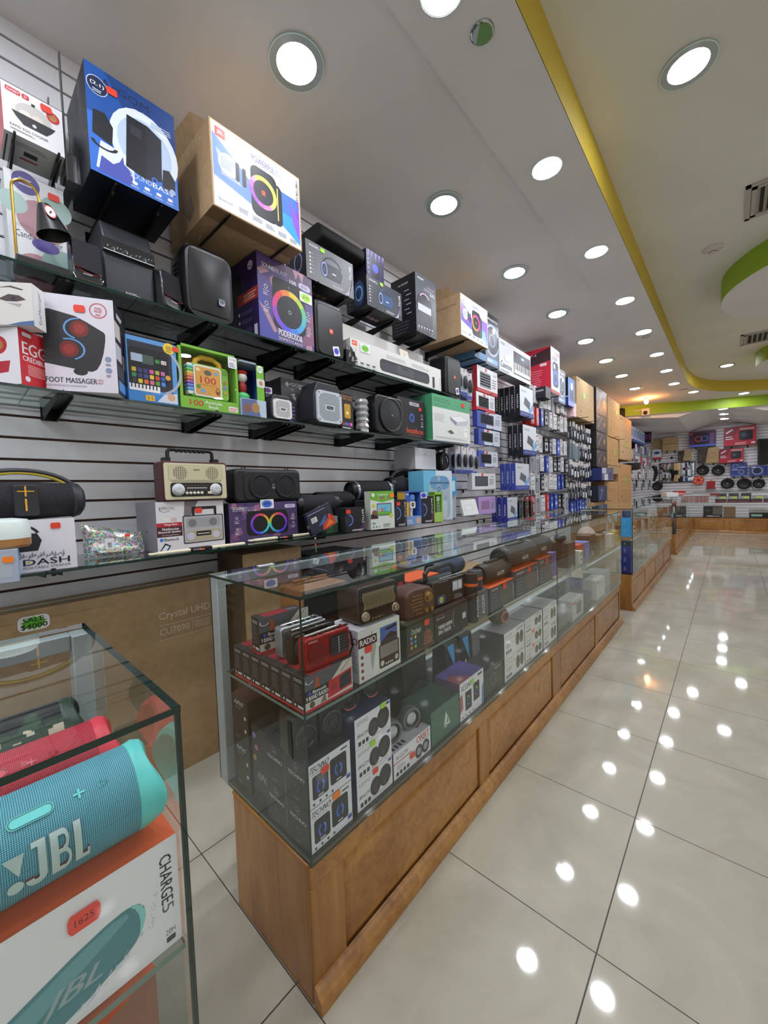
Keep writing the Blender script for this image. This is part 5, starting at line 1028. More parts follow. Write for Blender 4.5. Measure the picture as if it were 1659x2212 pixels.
def a_two(F):
    f = F['F']; f.rect(0, 0, 1, 1, '#4c3a66'); r_ = random.Random(8)
    for i in range(26): u, v = r_.random(), r_.random(); s = .05+.08*r_.random(); f.poly([(max(0,u-s*.5), max(0,v-s)), (min(1,u+s*.5), max(0,v-s*.3)), (min(1,u+s*.3), min(1,v+s)), (max(0,u-s*.2), min(1,v+s*.8))], r_.choice(['#8a5a80', '#a86a8a', '#5a3a6a', '#6a4a80', '#7a4a70', '#33305a']))
    f.text('SOUND', .05, .83, .22, .90, WH, .03); f.text('BLAST', .23, .83, .38, .90, '#a890c8', .02); f.text('DUO PARTY SPEAKER', .05, .79, .38, .815, WH, 0); f.rrect(.80, .82, .97, .92, .04, '#d0c8e0'); f.text('unno', .84, .845, .93, .90, '#4c3a66', .01)
    f.rrect(.23, .15, .84, .78, .12, '#101014')
    L_ = ['#c8c84a', '#e8a83a', '#e8604a', '#d83a9a', '#b03ac8', '#8a4ad8', '#6a3ad0', '#5a3ae0', '#4a4ae0', '#3a8ad8', '#3ac0c8', '#4ad0c0']; f.ring(.42, .44, .21, .27, L_, 48); f.ring(.69, .44, .21, .27, L_[5::-1]+L_[:5:-1], 48)
    for u, v in ((.1, .62), (.1, .34), (.93, .62), (.93, .4)): f.ring(u, v, .025, .035, WH, 12); f.rect(u-.04, v-.07, u+.04, v-.065, WH); f.lines(u-.03, v-.13, u+.03, v-.09, 2, WH)
o = wb('product_box', 'purple camouflage box with two rainbow rings under the wide black speaker', 'box', -.235, .155, Z4, Z4+.20, -1.56, .20, ['#4c3a66', '#2a2040', BK, '#2a2040', '#33284a', BK], a_two, yaw=-3); stk(o, 'F', .53, .95, .030, '#3a6ad0', '$995', 'price_card')
def cyl_speaker(y, x, z, L, r, yaw, lab, strap=True, band=None, name='portable_speaker'):
    e = empty(name, (x, y, z), R90+yaw); tag(e, lab, 'speaker'); barrel(e, L, r, r, fabric_bk)
    if strap:
        for s in (-1, 1):
            b = MB(); b.tube([(s*(L/2-.04)+.012*math.cos(t), 0, 2*r-.001+.014*math.sin(t)) for t in [math.pi*i/8 for i in range(9)]], .003, M_BLK, 6); b.obj('strap_loop', e)
    if band:
        for s in (-1, 1):
            b = MB(); b.lathe([(r*1.03, s*(L/2-.055)), (r*1.04, s*(L/2-.045)), (r*1.03, s*(L/2-.035))], band, (0, 0, r), 'x', n=32, cap=False); b.obj('silver_band', e)
    b = MB(); f = Face(b, (-.02, -r*1.005, r*.75), (.05,0,0), (0,0,.009), .0012); f.text('ArGOM', 0, 0, 1, 1, '#b8bcc4', .01); b.obj('logo', e, smooth=False); return e
cyl_speaker(.325, -1.60, 1.222, .30, .058, -.12, 'black cylinder speaker with two strap loops above the red and black packet')
cyl_speaker(.535, -1.68, 1.245, .30, .056, -.05, 'black cylinder speaker behind and right of the one with strap loops', False)
cyl_speaker(.87, -1.66, 1.290, .40, .066, -.08, 'long black barrel speaker with silver bands above the green adventure game box', False, mat('#a8b0ba', .25, .6))
def arg_boom():
    e = cyl_speaker(1.27, -1.66, 1.31, .42, .072, -.02, 'black boombox with large arched handle beside the small white box', False)
    b = MB(); b.tube([(-.19*math.cos(t), 0, .075+.13*math.sin(t)) for t in [math.pi*i/20 for i in range(21)]], .013, mat('#2c2e33', .4), 8); b.obj('handle', e)
arg_boom()
for y, x, w, lab in ((.345, -1.60, .22, 'dark box carrying the black cylinder speaker with strap loops'), (.60, -1.68, .26, 'dark box under the second black cylinder speaker'),):
    h = .112 if y < .5 else .135; b = MB(); b.box(-w/2, w/2, -.055, .055, 0, h, mat('#1d1b20', .4)); o = b.obj('product_box', smooth=False, bevel=.001); at(o, (x-.03, y, Z4), R90); tag(o, lab, 'box')
for y, lab in ((.87, 'dark carton at the back under the long barrel speaker'), (1.27, 'dark carton at the back under the arched-handle boombox')):
    b = MB(); b.box(-.18, .18, -.06, .06, 0, .178 if y < 1 else .198, mat('#1d1b20', .4)); o = b.obj('product_box', smooth=False); at(o, (-1.70, y, Z4), R90); tag(o, lab, 'box')
b = MB(); b.T = Matrix.Rotation(math.radians(-19), 4, 'Y'); b.box(-.08, .10, -.012, .012, 0, .13, mat('#1b2136', .22, coat=.6)); f = Face(b, (-.08, -.012, 0), (.18,0,0), (0,0,.13), .0008)
f.poly([(.45,0),(1,0),(1,.4),(.8,.5),(.65,.35),(.5,.3)], '#c8402c'); f.poly([(.3,.25),(.6,.55),(.75,.6),(.6,.3)], '#3a66a8'); f.poly([(.55,.05),(.95,.1),(.8,.35)], '#e87a3a'); f.rect(.12, .5, .34, .72, WH); f.lines(.14, .52, .32, .7, 5, BK); f.rrect(.78, .42, .90, .56, .03, RD); f.lines(.05, .88, .9, .96, 1, '#8a92b8')
o = b.obj('game_packet', smooth=False); at(o, (-1.44, .235, Z4+.028), R90); tag(o, 'tilted glossy packet with red and blue print and barcode on the lowest shelf', 'packet')
b = MB(); b.box(-.05, .05, -.03, .03, 0, .11, M_FILM); b.box(-.045, .045, -.02, .02, .002, .06, mat('#3e5a40', .5)); b.box(-.045, .045, -.02, .02, .06, .1, mat('#9fb0a0', .4)); o = b.obj('clear_plastic_tub', smooth=False); at(o, (-1.50, .345, Z4), R90); tag(o, 'clear plastic tub with green contents behind the tilted packet', 'tub')
def a_bat(F):
    f = F['F']; f.rect(0, 0, 1, 1, '#1e1a20'); f.text('BATTLE', .82, .35, .92, .9, WH, .02, rot=-90); [f.poly([(.6+.04*i, 0), (.62+.04*i, 0), (1, .5-.08*i), (1, .46-.08*i)], '#a8708a' if i % 2 else '#6a4a80') for i in range(5)]; f.lines(.3, .05, .95, .12, 2, WH)
    f.ell(.15, .5, .3, '#26283c', ru=.2); f.ring(.12, .5, .2, .24, '#6a8ad8', 20, -80, 80)
def a_b1(F): a_bat(F)
o = wb('product_box', 'dark carton with purple streaks left of the green adventure game box', 'box', .40, .545, Z4, Z4+.145, -1.40, .12, ['#1e1a20', CB, BK, CB, '#2a262e', BK], a_bat, yaw=-8); stk(o, 'F', .12, .85, .012)
def a_leap(F):
    f = F['F']; f.rect(0, 0, 1, 1, '#dde3dc'); f.poly([(0,1),(1,1),(1,.78),(.5,.70),(0,.78)], '#6fb83a'); f.text('LeapLand', .3, .87, .72, .94, WH, .04); [f.text(c, .22+.07*i, .78, .28+.07*i, .86, k, .05) for i, (c, k) in enumerate(zip('Adventures', ['#d8382c', '#e8a02c', '#3a8ad0', '#8a3ab8', '#d8382c', '#3ab87a', '#e8a02c', '#3a6ad0', '#d8382c', '#8a3ab8'][:8]))]
    f.ell(.12, .9, .05, WH); f.rrect(.25, .35, .88, .68, .02, '#5a6a78'); f.rect(.28, .38, .85, .65, '#7ac0d8'); f.rect(.28, .38, .85, .46, '#6fb83a'); [f.text(c, .32+.12*i, .45, .41+.12*i, .56, k, .05) for i, (c, k) in enumerate(zip('ABC', ['#e8a02c', '#d8382c', '#3a6ad0']))]; f.ell(.85, .34, .06, '#c8d83a'); f.ell(.16, .42, .09, '#8a5a40'); f.poly([(0,.28),(.3,.28),(.3,.34),(.1,.4),(0,.4)], '#3a2a28'); f.text('50+', .06, .13, .2, .19, '#2a5a2a', .03); f.lines(.5, .05, .85, .15, 4, '#8a9a8a'); f.ell(.12, .62, .05, '#d8c83a')
    [f.ell(.1+.12*i, .07, .025, c) for i, c in enumerate(['#5a9a3a', '#3a8ad0', '#e8a02c'])]
o = wb('game_box', 'white and green adventure game box in the middle of the lowest shelf', 'game box', .582, .775, Z4, Z4+.24, -1.37, .06, ['#dde3dc', '#9ab88a', WH, '#c8d0c4', '#6fb83a', WH], a_leap, yaw=-9); stk(o, 'F', .90, .88, .014, ORG)
o = wb('product_box', 'dark carton with purple streaks right of the green adventure game box', 'box', .782, .89, Z4, Z4+.18, -1.35, .10, ['#1e1a20', CB, BK, CB, '#2a262e', BK], a_bat, yaw=-7); stk(o, 'F', .3, .85, .012)
def toy_mic():
    e = empty('toy_box', (-1.40, .985, Z4), R90-.12); tag(e, 'blue windowed toy box holding a white and blue toy microphone', 'toy box'); w, h, d = .155, .235, .08; b = MB(); B_ = mat('#3f66b8', .4)
    b.box(-w/2, w/2, -d/2, d/2, 0, .06, mat('#7aa0d8', .4)); b.box(-w/2, -w/2+.035, -d/2, d/2, .06, h, mat('#e0b84a', .4)); b.box(w/2-.008, w/2, -d/2, d/2, .06, h, B_); b.box(-w/2, w/2, d/2-.004, d/2, .06, h, mat('#22307a', .5)); b.box(-w/2, w/2, -d/2, d/2, h-.01, h, B_)
    f = Face(b, (-w/2, -d/2, 0), (w,0,0), (0,0,h), .0006); f.rect(0, .68, .25, 1, '#3a5ac0'); f.text('vtech', .03, .88, .22, .94, WH, .02); f.ell(.8, .12, .1, '#d8b8a0'); f.lines(.08, .05, .5, .18, 4, WH); b.obj('carton', e, smooth=False)
    b = MB(); b.lathe([(.010, .03), (.012, .09), (.016, .12)], mat('#e8e8f0', .3), (.005, -.01, 0), n=20); b.rbox(-.022, .032, -.03, .01, .115, .165, .012, mat('#e8e8f0', .3), 4, 'y'); b.lathe([(.024, .165), (.03, .175), (.028, .205), (.015, .215)], mat('#5a8ad8', .4), (.005, -.01, 0), n=20); f = Face(b, (-.015, -.0305, .125), (.04,0,0), (0,0,.03), .0006); f.ell(.5, .5, .45, '#2a2a33'); [f.ell(.25+.25*i, .5, .14, c) for i, c in enumerate(['#e8502c', '#5ac83a', '#e8c83a'])]; b.obj('toy_microphone', e)
toy_mic()
o = wb('product_box', 'dark boombox carton with blue price card between toy microphone and toy remote boxes', 'box', 1.075, 1.205, Z4, Z4+.195, -1.35, .12, ['#26262e', CB, BK, CB, '#2a262e', BK], a_bat, yaw=-7); stk(o, 'F', .2, 1.03, .026, '#3a4ac8', None, 'price_card')
def toy_remote():
    e = empty('toy_box', (-1.36, 1.255, Z4), R90-.1); tag(e, 'narrow green box holding a green-buttoned toy remote control', 'toy box'); w, h, d = .095, .222, .05; b = MB(); G = mat('#8fc83a', .4)
    b.box(-w/2, w/2, -d/2, d/2, 0, .07, mat('#a8d060', .4)); b.box(-w/2, -w/2+.008, -d/2, d/2, .07, h, G); b.box(w/2-.008, w/2, -d/2, d/2, .07, h, G); b.box(-w/2, w/2, -d/2, d/2, h-.02, h, G); b.box(-w/2, w/2, d/2-.003, d/2, .07, h, mat('#b8602c', .5)); b.obj('carton', e, smooth=False)
    b = MB(); b.rbox(-.02, .024, -.02, 0, .05, .195, .008, mat('#5a6a5a', .4), 4, 'y'); f = Face(b, (-.02, -.0205, .05), (.044,0,0), (0,0,.145), .0006); f.rrect(.1, .72, .9, .95, .02, '#a8c8a0'); f.ell(.5, .62, .07, '#7ad83a'); [f.ell(.22+.28*(i % 3), .15+.11*(i//3), .035, '#c8d0c0' if i % 2 else '#8ab88a', ru=.1) for i in range(12)]; b.obj('toy_remote', e, smooth=False)
toy_remote()
def a_hum(F):
    f = F['F']; f.rect(0, 0, 1, 1, '#d4e2ee'); f.rect(0, .45, .42, 1, '#6fbfe4'); f.rrect(.18, -.0, .92, .90, .2, '#a8bccc'); f.rrect(.2, .62, .9, .89, .15, '#6f9cc4'); f.rrect(.42, .52, .62, .74, .06, '#8fb0cc'); f.ring(.52, .63, .03, .05, '#4a6a8a', 20); f.ring(.52, .84, .025, .035, '#e8f0f8', 20)
    f.ring(.84, .42, .08, .092, '#5a7a98', 16, 120, 240); f.rect(.3, .02, .8, .4, '#c4d2dc')
wb('product_box', 'tall white and sky-blue humidifier box at the right end of the lowest shelf', 'box', 1.20, 1.53, Z4, Z4+.385, -1.40, .16, ['#d4e2ee', '#5aaede', WH, '#6fbfe4', '#c8d8e4', WH], a_hum, yaw=-7)
wb('product_box', 'sky-blue box with white capsule print beside the tall humidifier box', 'box', 1.55, 1.70, 1.30, 1.45, -1.45, .12, ['#2f9ad0', '#2f9ad0', WH, '#2f9ad0', '#4aaad8', WH], lambda F: (F['F'].rrect(.55, .2, .85, .8, .1, '#c8e4f2'), F['F'].ell(.2, .6, .1, '#9ac8e0')))
b = MB(); b.box(-.1, .1, -.05, .05, 0, .19, '#aab4be'); o = b.obj('product_box', smooth=False); at(o, (-1.52, 1.62, Z4), R90); tag(o, 'plain grey-blue box carrying the sky-blue capsule box', 'box')
def a_wh(F): f = F['F']; f.poly([(.45,.8),(.5,.72),(.47,.74)], '#4a4a52'); f.rect(.42, .70, .55, .715, '#5a5a60'); f.rrect(.58, .25, .85, .5, .06, '#cfcdd4')
wb('product_box', 'plain white box on small arms below the printer box', 'box', 1.335, 1.625, 1.52, 1.69, -1.60, .22, ['#d2d0d6', '#c0bec6', WH, '#bcbac2', '#d8d6dc', WH], a_wh)
arms(1.38, 1.58, 1.52, -1.62, 'pair of black arms under the plain white box below the printer box')
def tire():
    e = empty('tyre_speaker', (-1.66, 1.80, 1.525), R90); tag(e, 'black tyre-shaped speaker with silver hub beside the plain white box', 'speaker')
    b = MB(); r = .078; prof = []
    b.lathe([(r*.62, -.035), (r*.72, -.045), (r*.95, -.04), (r, -.02), (r, .02), (r*.95, .04), (r*.6, .045)], mat('#17181a', .6), (0, 0, r), 'y', n=40)
    for i in range(24): t = 2*math.pi*i/24; b.box(0, 0, 0, 0, 0, 0, M_BLK) if False else b.ball((r*1.0*math.cos(t), 0, r+r*1.0*math.sin(t)), (.006, .03, .006), mat('#17181a', .6), 6, 4)
    b.obj('tyre', e)
    b = MB(); b.lathe([(r*.62, -.036), (r*.56, -.042), (r*.5, -.034), (r*.2, -.030), (.001, -.036)], M_CHR, (0, 0, r), 'y', n=32, cap=False); f = Face(b, (-r*.5, -.043, r*.5), (r,0,0), (0,0,r), .0006)
    for i in range(6): t = 2*math.pi*i/6; f.ell(.5+.3*math.cos(t), .5+.3*math.sin(t), .09, BK, 12)
    b.obj('hub', e)
tire()
arms(1.74, 1.86, 1.525, -1.68, 'pair of black arms under the tyre-shaped speaker')
b = MB(); b.tube([(0,0,0),(0,0,-.03)], .0015, M_CHR, 5); b.ball((0,0,-.035), (.006,.004,.008), '#d8442c', 10, 6); b.tube([(0,0,-.04),(.003,0,-.075)], .003, mat('#5a9a6a', .3), 6); b.ball((0,0,.0), (.008,.003,.008), M_CHR, 10, 6); o = b.obj('keychain'); at(o, (-1.44, .185, 1.094), R90); tag(o, 'small keychain hanging from the edge of the lowest shelf', 'keychain')

# ---------------- big cartons on the floor by the wall
def tvbox():
    b = MB(); w, d, h = 1.75, .16, .93; b.box(-w/2, w/2, -d/2, d/2, 0, h, M_CARD); F = faces(b, w, d, h); f = F['F']
    f.text('Crystal UHD', .812, .815, .95, .865, '#d8ccb4', .01); f.rect(.812, .795, .985, .7975, '#d8ccb4'); f.text('CU7090', .812, .745, .889, .78, '#d8ccb4', .0); f.rect(.897, .74, .898, .79, '#d8ccb4'); f.lines(.903, .745, .95, .785, 4, '#c8bca4', rag=.1); f.rect(.812, .72, .985, .7225, '#d8ccb4'); f.rect(.35, .955, .7, .9565, '#7a6246')
    g = F['T']; g.rect(0, .45, 1, .6, mat('#b7a687', .2, coat=.8))
    o = b.obj('television_carton', smooth=False); at(o, (-1.81, -1.075, 0), R90); tag(o, 'huge brown television carton standing on the floor below the lowest shelf', 'carton')
    DIM[o.name] = (w, d, h); s = stk(o, 'F', .563, .945, .036, '#5fb82c', None, 'price_card')
    b = MB(); f = faces(b, w, d, h, .0036)['F']; f.text('SALE', .545, .950, .580, .970, '#16301a', .02); f.text('$4000', .541, .920, .585, .944, '#16301a', .02); b.obj('price_writing', o, smooth=False)
tvbox()
def stand_carton(y0, y1, h, xf, d, lab, m=M_CARD, dark=None):
    w = y1-y0; b = MB(); b.box(-w/2, w/2, -d/2, d/2, 0, h, m, [m, m, m, dark or m, m, m]); f = faces(b, w, d, h); f['F'].rect(.3, .9, .36, .93, '#6a5436'); f['L'].lines(.2, .7, .7, .93, 5, '#8a7454'); f['F'].lines(.3, .3, .8, .36, 2, '#8a7048')
    o = b.obj('carton', smooth=False); at(o, (xf-d/2, (y0+y1)/2, 0), R90); tag(o, lab, 'carton'); return o
stand_carton(-.165, .20, 1.04, -1.60, .28, 'tall brown carton standing behind the long counter, right of the television carton', M_CARD, mat('#5c4c3c', .7))
stand_carton(.26, .62, .98, -1.45, .34, 'dark purple-brown packed item standing behind the wooden radio', mat('#3a2c30', .4))
stand_carton(.75, 1.30, .72, -1.50, .3, 'brown carton on the floor behind the middle of the long counter')
stand_carton(1.5, 2.3, .62, -1.48, .3, 'low brown carton on the floor behind the long counter, farther along')
# ---------------- cartons stacked against the wall further back
bigbox_ = bigbox
def darkprint(F):
    f = F['F']; f.rect(0, 0, 1, 1, '#4e423e'); f.ell(.75, .5, .16, '#c8963a'); f.poly([(.1,.2),(.5,.9),(.55,.9),(.2,.2)], '#8a7a70'); f.poly([(.3,.1),(.9,.6),(.9,.5)], '#8a5a50'); f.lines(.06, .82, .3, .92, 2, '#b8a8a0')
for i, (z0, z1, t) in enumerate(((2.62, 3.08, 'topmost'), (2.32, 2.615, 'second from the top'), (2.0, 2.31, 'third from the top'), (1.68, 1.99, 'lowest'))):
    wb('product_box', 'dark printed gear box in the stack beside the big cartons, %s' % t, 'box', 6.50, 7.26, z0, z1, -1.5, .34, ['#4e423e', BK, BK, '#1a1618', '#2c2624', '#3a3230'], darkprint, group=None)
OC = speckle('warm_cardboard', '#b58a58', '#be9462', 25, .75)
bigbox('large carton lit orange by the ceiling bulb, topmost of the carton wall', 7.38, 8.42, 2.30, 3.05, stick=(.72, .7), m=OC)
bigbox('large carton below the orange-lit one, with green tag', 7.29, 8.25, 1.74, 2.28, stick=(.6, .5), m=OC)
bigbox('tall carton right of the orange-lit one in the carton wall', 8.44, 9.72, 1.90, 2.84, stick=(.4, .35))
bigbox('low wide carton in the carton wall behind the second counter, left one', 7.05, 8.22, .95, 1.415, m=OC)
bigbox('tall carton in the carton wall with green tag at its right side, lower right one', 8.26, 9.70, .95, 1.80, stick=(.5, .6), m=OC)
bigbox('bottom carton of the carton wall, left one', 7.05, 8.22, 0, .945, m=OC); bigbox('bottom carton of the carton wall, right one', 8.26, 9.70, 0, .945, m=OC)
bigbox('thin flat carton between the stacked dark boxes and the low wide carton', 7.34, 8.24, 1.57, 1.73, m=M_CARD)
bigbox('brown carton on the floor below the mesh chair box', 6.2, 7.0, .75, 1.05, m=M_CARD); bigbox('brown carton at the bottom behind the second counter', 6.2, 7.0, 0, .745, m=M_CARD)
wb('product_box', 'violet and white shoe-print box jutting out before the carton wall', 'box', 6.42, 7.30, 1.435, 1.655, -1.40, .34, ['#6a6488', CB, BK, '#1e2a6a', '#8a8690', BK], lambda F: (F['F'].rect(0, .55, .35, 1, '#c8ccd8'), F['F'].rect(.2, 0, .5, .5, '#dcdce4'), F['F'].ell(.7, .4, .3, '#4c4874', ru=.2)))
wb('product_box', 'dark blue gear box under the violet shoe-print box', 'box', 6.38, 7.02, 1.07, 1.34, -1.45, .34, ['#2c3a5e', CB, BK, '#161c30', '#2a3040', BK], lambda F: (F['F'].poly([(.1,.1),(.5,.8),(.6,.8),(.3,.1)], '#5a78a0'), F['F'].ell(.35, .7, .08, '#d8e4f0')))
for y, z, lab in ((5.7, 2.405, 'thin black arms under the plain brown carton near the ceiling'), (7.9, 2.29, 'thin brown-black arms under the orange-lit carton'), (6.9, 1.67, 'thin arms under the stack of four dark gear boxes'), (9.0, 1.89, 'black arms under the tall carton right of the orange-lit one'), (6.86, 1.434, 'thin arms under the violet shoe-print box'), (6.7, 1.069, 'thin arms under the dark blue gear box')):
    e = arms(y-.25, y+.25, z, -1.40, lab, True)
for (y0, y1, z, xf, lab) in ((2.55, 2.75, 2.60, -1.58, 'wire arms under the grey-blue fan box'), (2.26, 2.44, 2.60, -1.55, 'wire arms under the low blue box'), (2.95, 3.5, 2.585, -1.57, 'wire arms under the long white keyboard carton'), (4.1, 4.36, 2.56, -1.47, 'wire arms under the tall red speaker carton'), (3.89, 4.01, 2.46, -1.47, 'wire arms under the dark low speaker box'), (4.6, 4.84, 2.522, -1.54, 'wire arms under the silver-blue fan box'), (4.96, 5.2, 2.53, -1.52, 'wire arms under the bright blue speaker carton')):
    arms(y0, y1, z-.0, xf-.02, lab, True)

# ================================================================ pegged goods
def hook(x0, x1, y, z, lab, grp):
    b = MB(); b.box(WX+.012, WX+.022, y-.012, y+.012, z-.02, z+.02, M_BLK); b.tube([(WX+.015, y, z), (x1-.01, y, z), (x1, y, z+.012)], .0028, M_BLK, 6)
    o = b.obj('display_hook', smooth=False); tag(o, lab, 'hook', grp); return o
def kb(label, y0, y1, z0, z1, c1, c2, pic, xf=-1.58, d=.05, band=None, stick=True):
    def art(F):
        f = F['F']; f.rect(0, 0, 1, 1, c1)
        if band: f.rect(0, 0, *band[:2], band[2])
        f.rrect(.12, .2, .66, .82, .05, pic)
        for j in range(5):
            for i in range(12): f.k = 2; f.rect(.15+.04*i, .28+.1*j, .182+.04*i, .35+.1*j, '#5a5e66')
        f.lines(.72, .3, .95, .7, 4, '#6a6e78'); f.text('unno', .78, .76, .94, .86, '#4a4e5a', 0)
    o = wb('keyboard_box', label, 'box', y0, y1, z0, z1, xf, d, [c1, c2, WH, c2, c1, c2], art)
    if stick: stk(o, 'F', .42, .92, .014)
    return o
kb('white and red keyboard box, topmost of the column right of the printer box', 2.35, 2.79, 2.31, 2.56, '#dcdcde', '#c03038', '#7c8086', band=(1, .14, '#b82c34'))
kb('white and red mouse and keyboard box, second in the column', 2.32, 2.72, 2.12, 2.30, '#dcdce0', '#c03038', '#3a3c42', band=(1, .2, '#c02c34'))
kb('blue and white keyboard box, third in the column', 2.33, 2.87, 1.96, 2.13, '#c8cede', '#3a4aa0', '#3c4250', band=(.35, 1, '#3f52a8'))
kb('blue and white keyboard box, fourth in the column', 2.35, 2.82, 1.79, 1.945, '#ccd2e0', '#3a4aa0', '#33363e', band=(.25, 1, '#3f52a8'))
kb('blue and white box with dark keypad and orange dot, fifth in the column', 2.34, 2.76, 1.57, 1.725, '#ccd2e0', '#3a4aa0', '#3a3a40', band=(.3, 1, '#3f52a8'))
kb('white gamepad box with black mouse picture, sixth in the column', 2.20, 2.70, 1.34, 1.50, '#dcdee0', '#c0c4c8', '#3c3a40', stick=True)
kb('purple and pink keyboard box near the column foot', 2.32, 2.69, 1.09, 1.265, '#b098d0', '#9a84bc', '#c88ad0', stick=False)
b = MB(); b.box(-.14, .14, -.01, .01, 0, .15, '#e2e4e4'); f = Face(b, (-.14,-.01,0), (.28,0,0), (0,0,.15), .0006); f.rrect(.15, .3, .7, .65, .04, '#d0d4d4'); f.lines(.2, .34, .65, .62, 4, '#f4f4f4', .6, .0); o = b.obj('keyboard_box', smooth=False); at(o, (-1.55, 2.11, 1.10), R90, -.25); tag(o, 'tilted white keyboard box left of the purple keyboard box', 'box')
grp = 'short hooks holding the column of keyboard boxes'
for z in (2.30, 2.115, 1.95, 1.785, 1.565, 1.335, 1.085): hook(WX, -1.52, 2.55, z-.006, 'black hook under a box in the column of keyboard boxes', grp)
hook(WX, -1.5, 2.11, 1.09, 'black hook under the tilted white keyboard box', None)
def cooler(y0, y1, z0, z1, lab, c='#2a3a8a', top='#dfe6ec', n=0, front=-1.50):
    def art(F):
        f = F['F']; f.rect(0, 0, 1, 1, top); f.rect(0, 0, 1, .17, c); f.poly([(.6,.2),(1,.55),(1,.3),(.8,.17)], '#7ab0e0'); f.poly([(.38,.68),(.78,.52),(.72,.26),(.28,.42)], '#5c6068'); [f.ell(.15+.14*i, .09, .03, '#a8c0f0') for i in range(6)]; f.lines(.1, .82, .5, .9, 2, '#8a92a0')
        g = F['L']; g.text('XTECH', .35, .25, .65, .7, WH, .02, rot=90)
    sd = '#131318' if c == '#2a3a8a' else c
    return wb('laptop_cooler_box', lab, 'box', y0, y1, z0, z1, front, .055, [top, sd, BK, sd, sd, BK], art)
for k, t in enumerate(('front', 'second', 'third', 'fourth', 'rearmost')):
    cooler(3.18, 3.57, 2.16, 2.50, 'upright laptop cooler box in the upper row of five, %s one' % t, front=-1.50-.062*k)
for k, t in enumerate(('front', 'middle', 'rear')):
    cooler(3.20, 3.60, 1.72, 2.06, 'upright laptop cooler box in the lower row of three, %s one' % t, front=-1.48-.062*k)
for k, t in enumerate(('front', 'middle', 'rear')):
    cooler(2.98, 3.36, 1.32, 1.615, 'blue-sided cooler box below the laptop coolers, %s one' % t, '#34449c', '#d4d8e0', front=-1.48-.062*k)
    cooler(2.80, 3.06, .98, 1.245, 'blue-sided gamepad box at the foot of the coolers, %s one' % t, '#2a2f8a', '#c8ccd4', front=-1.50-.062*k)
for y, z in ((3.38, 2.155), (3.4, 1.715), (3.17, 1.315), (2.93, .975)): hook(WX, -1.44, y-.08, z-.004, 'black hook carrying upright cooler boxes', 'hooks under the cooler boxes'); hook(WX, -1.44, y+.08, z-.004, 'black hook carrying upright cooler boxes', 'hooks under the cooler boxes')
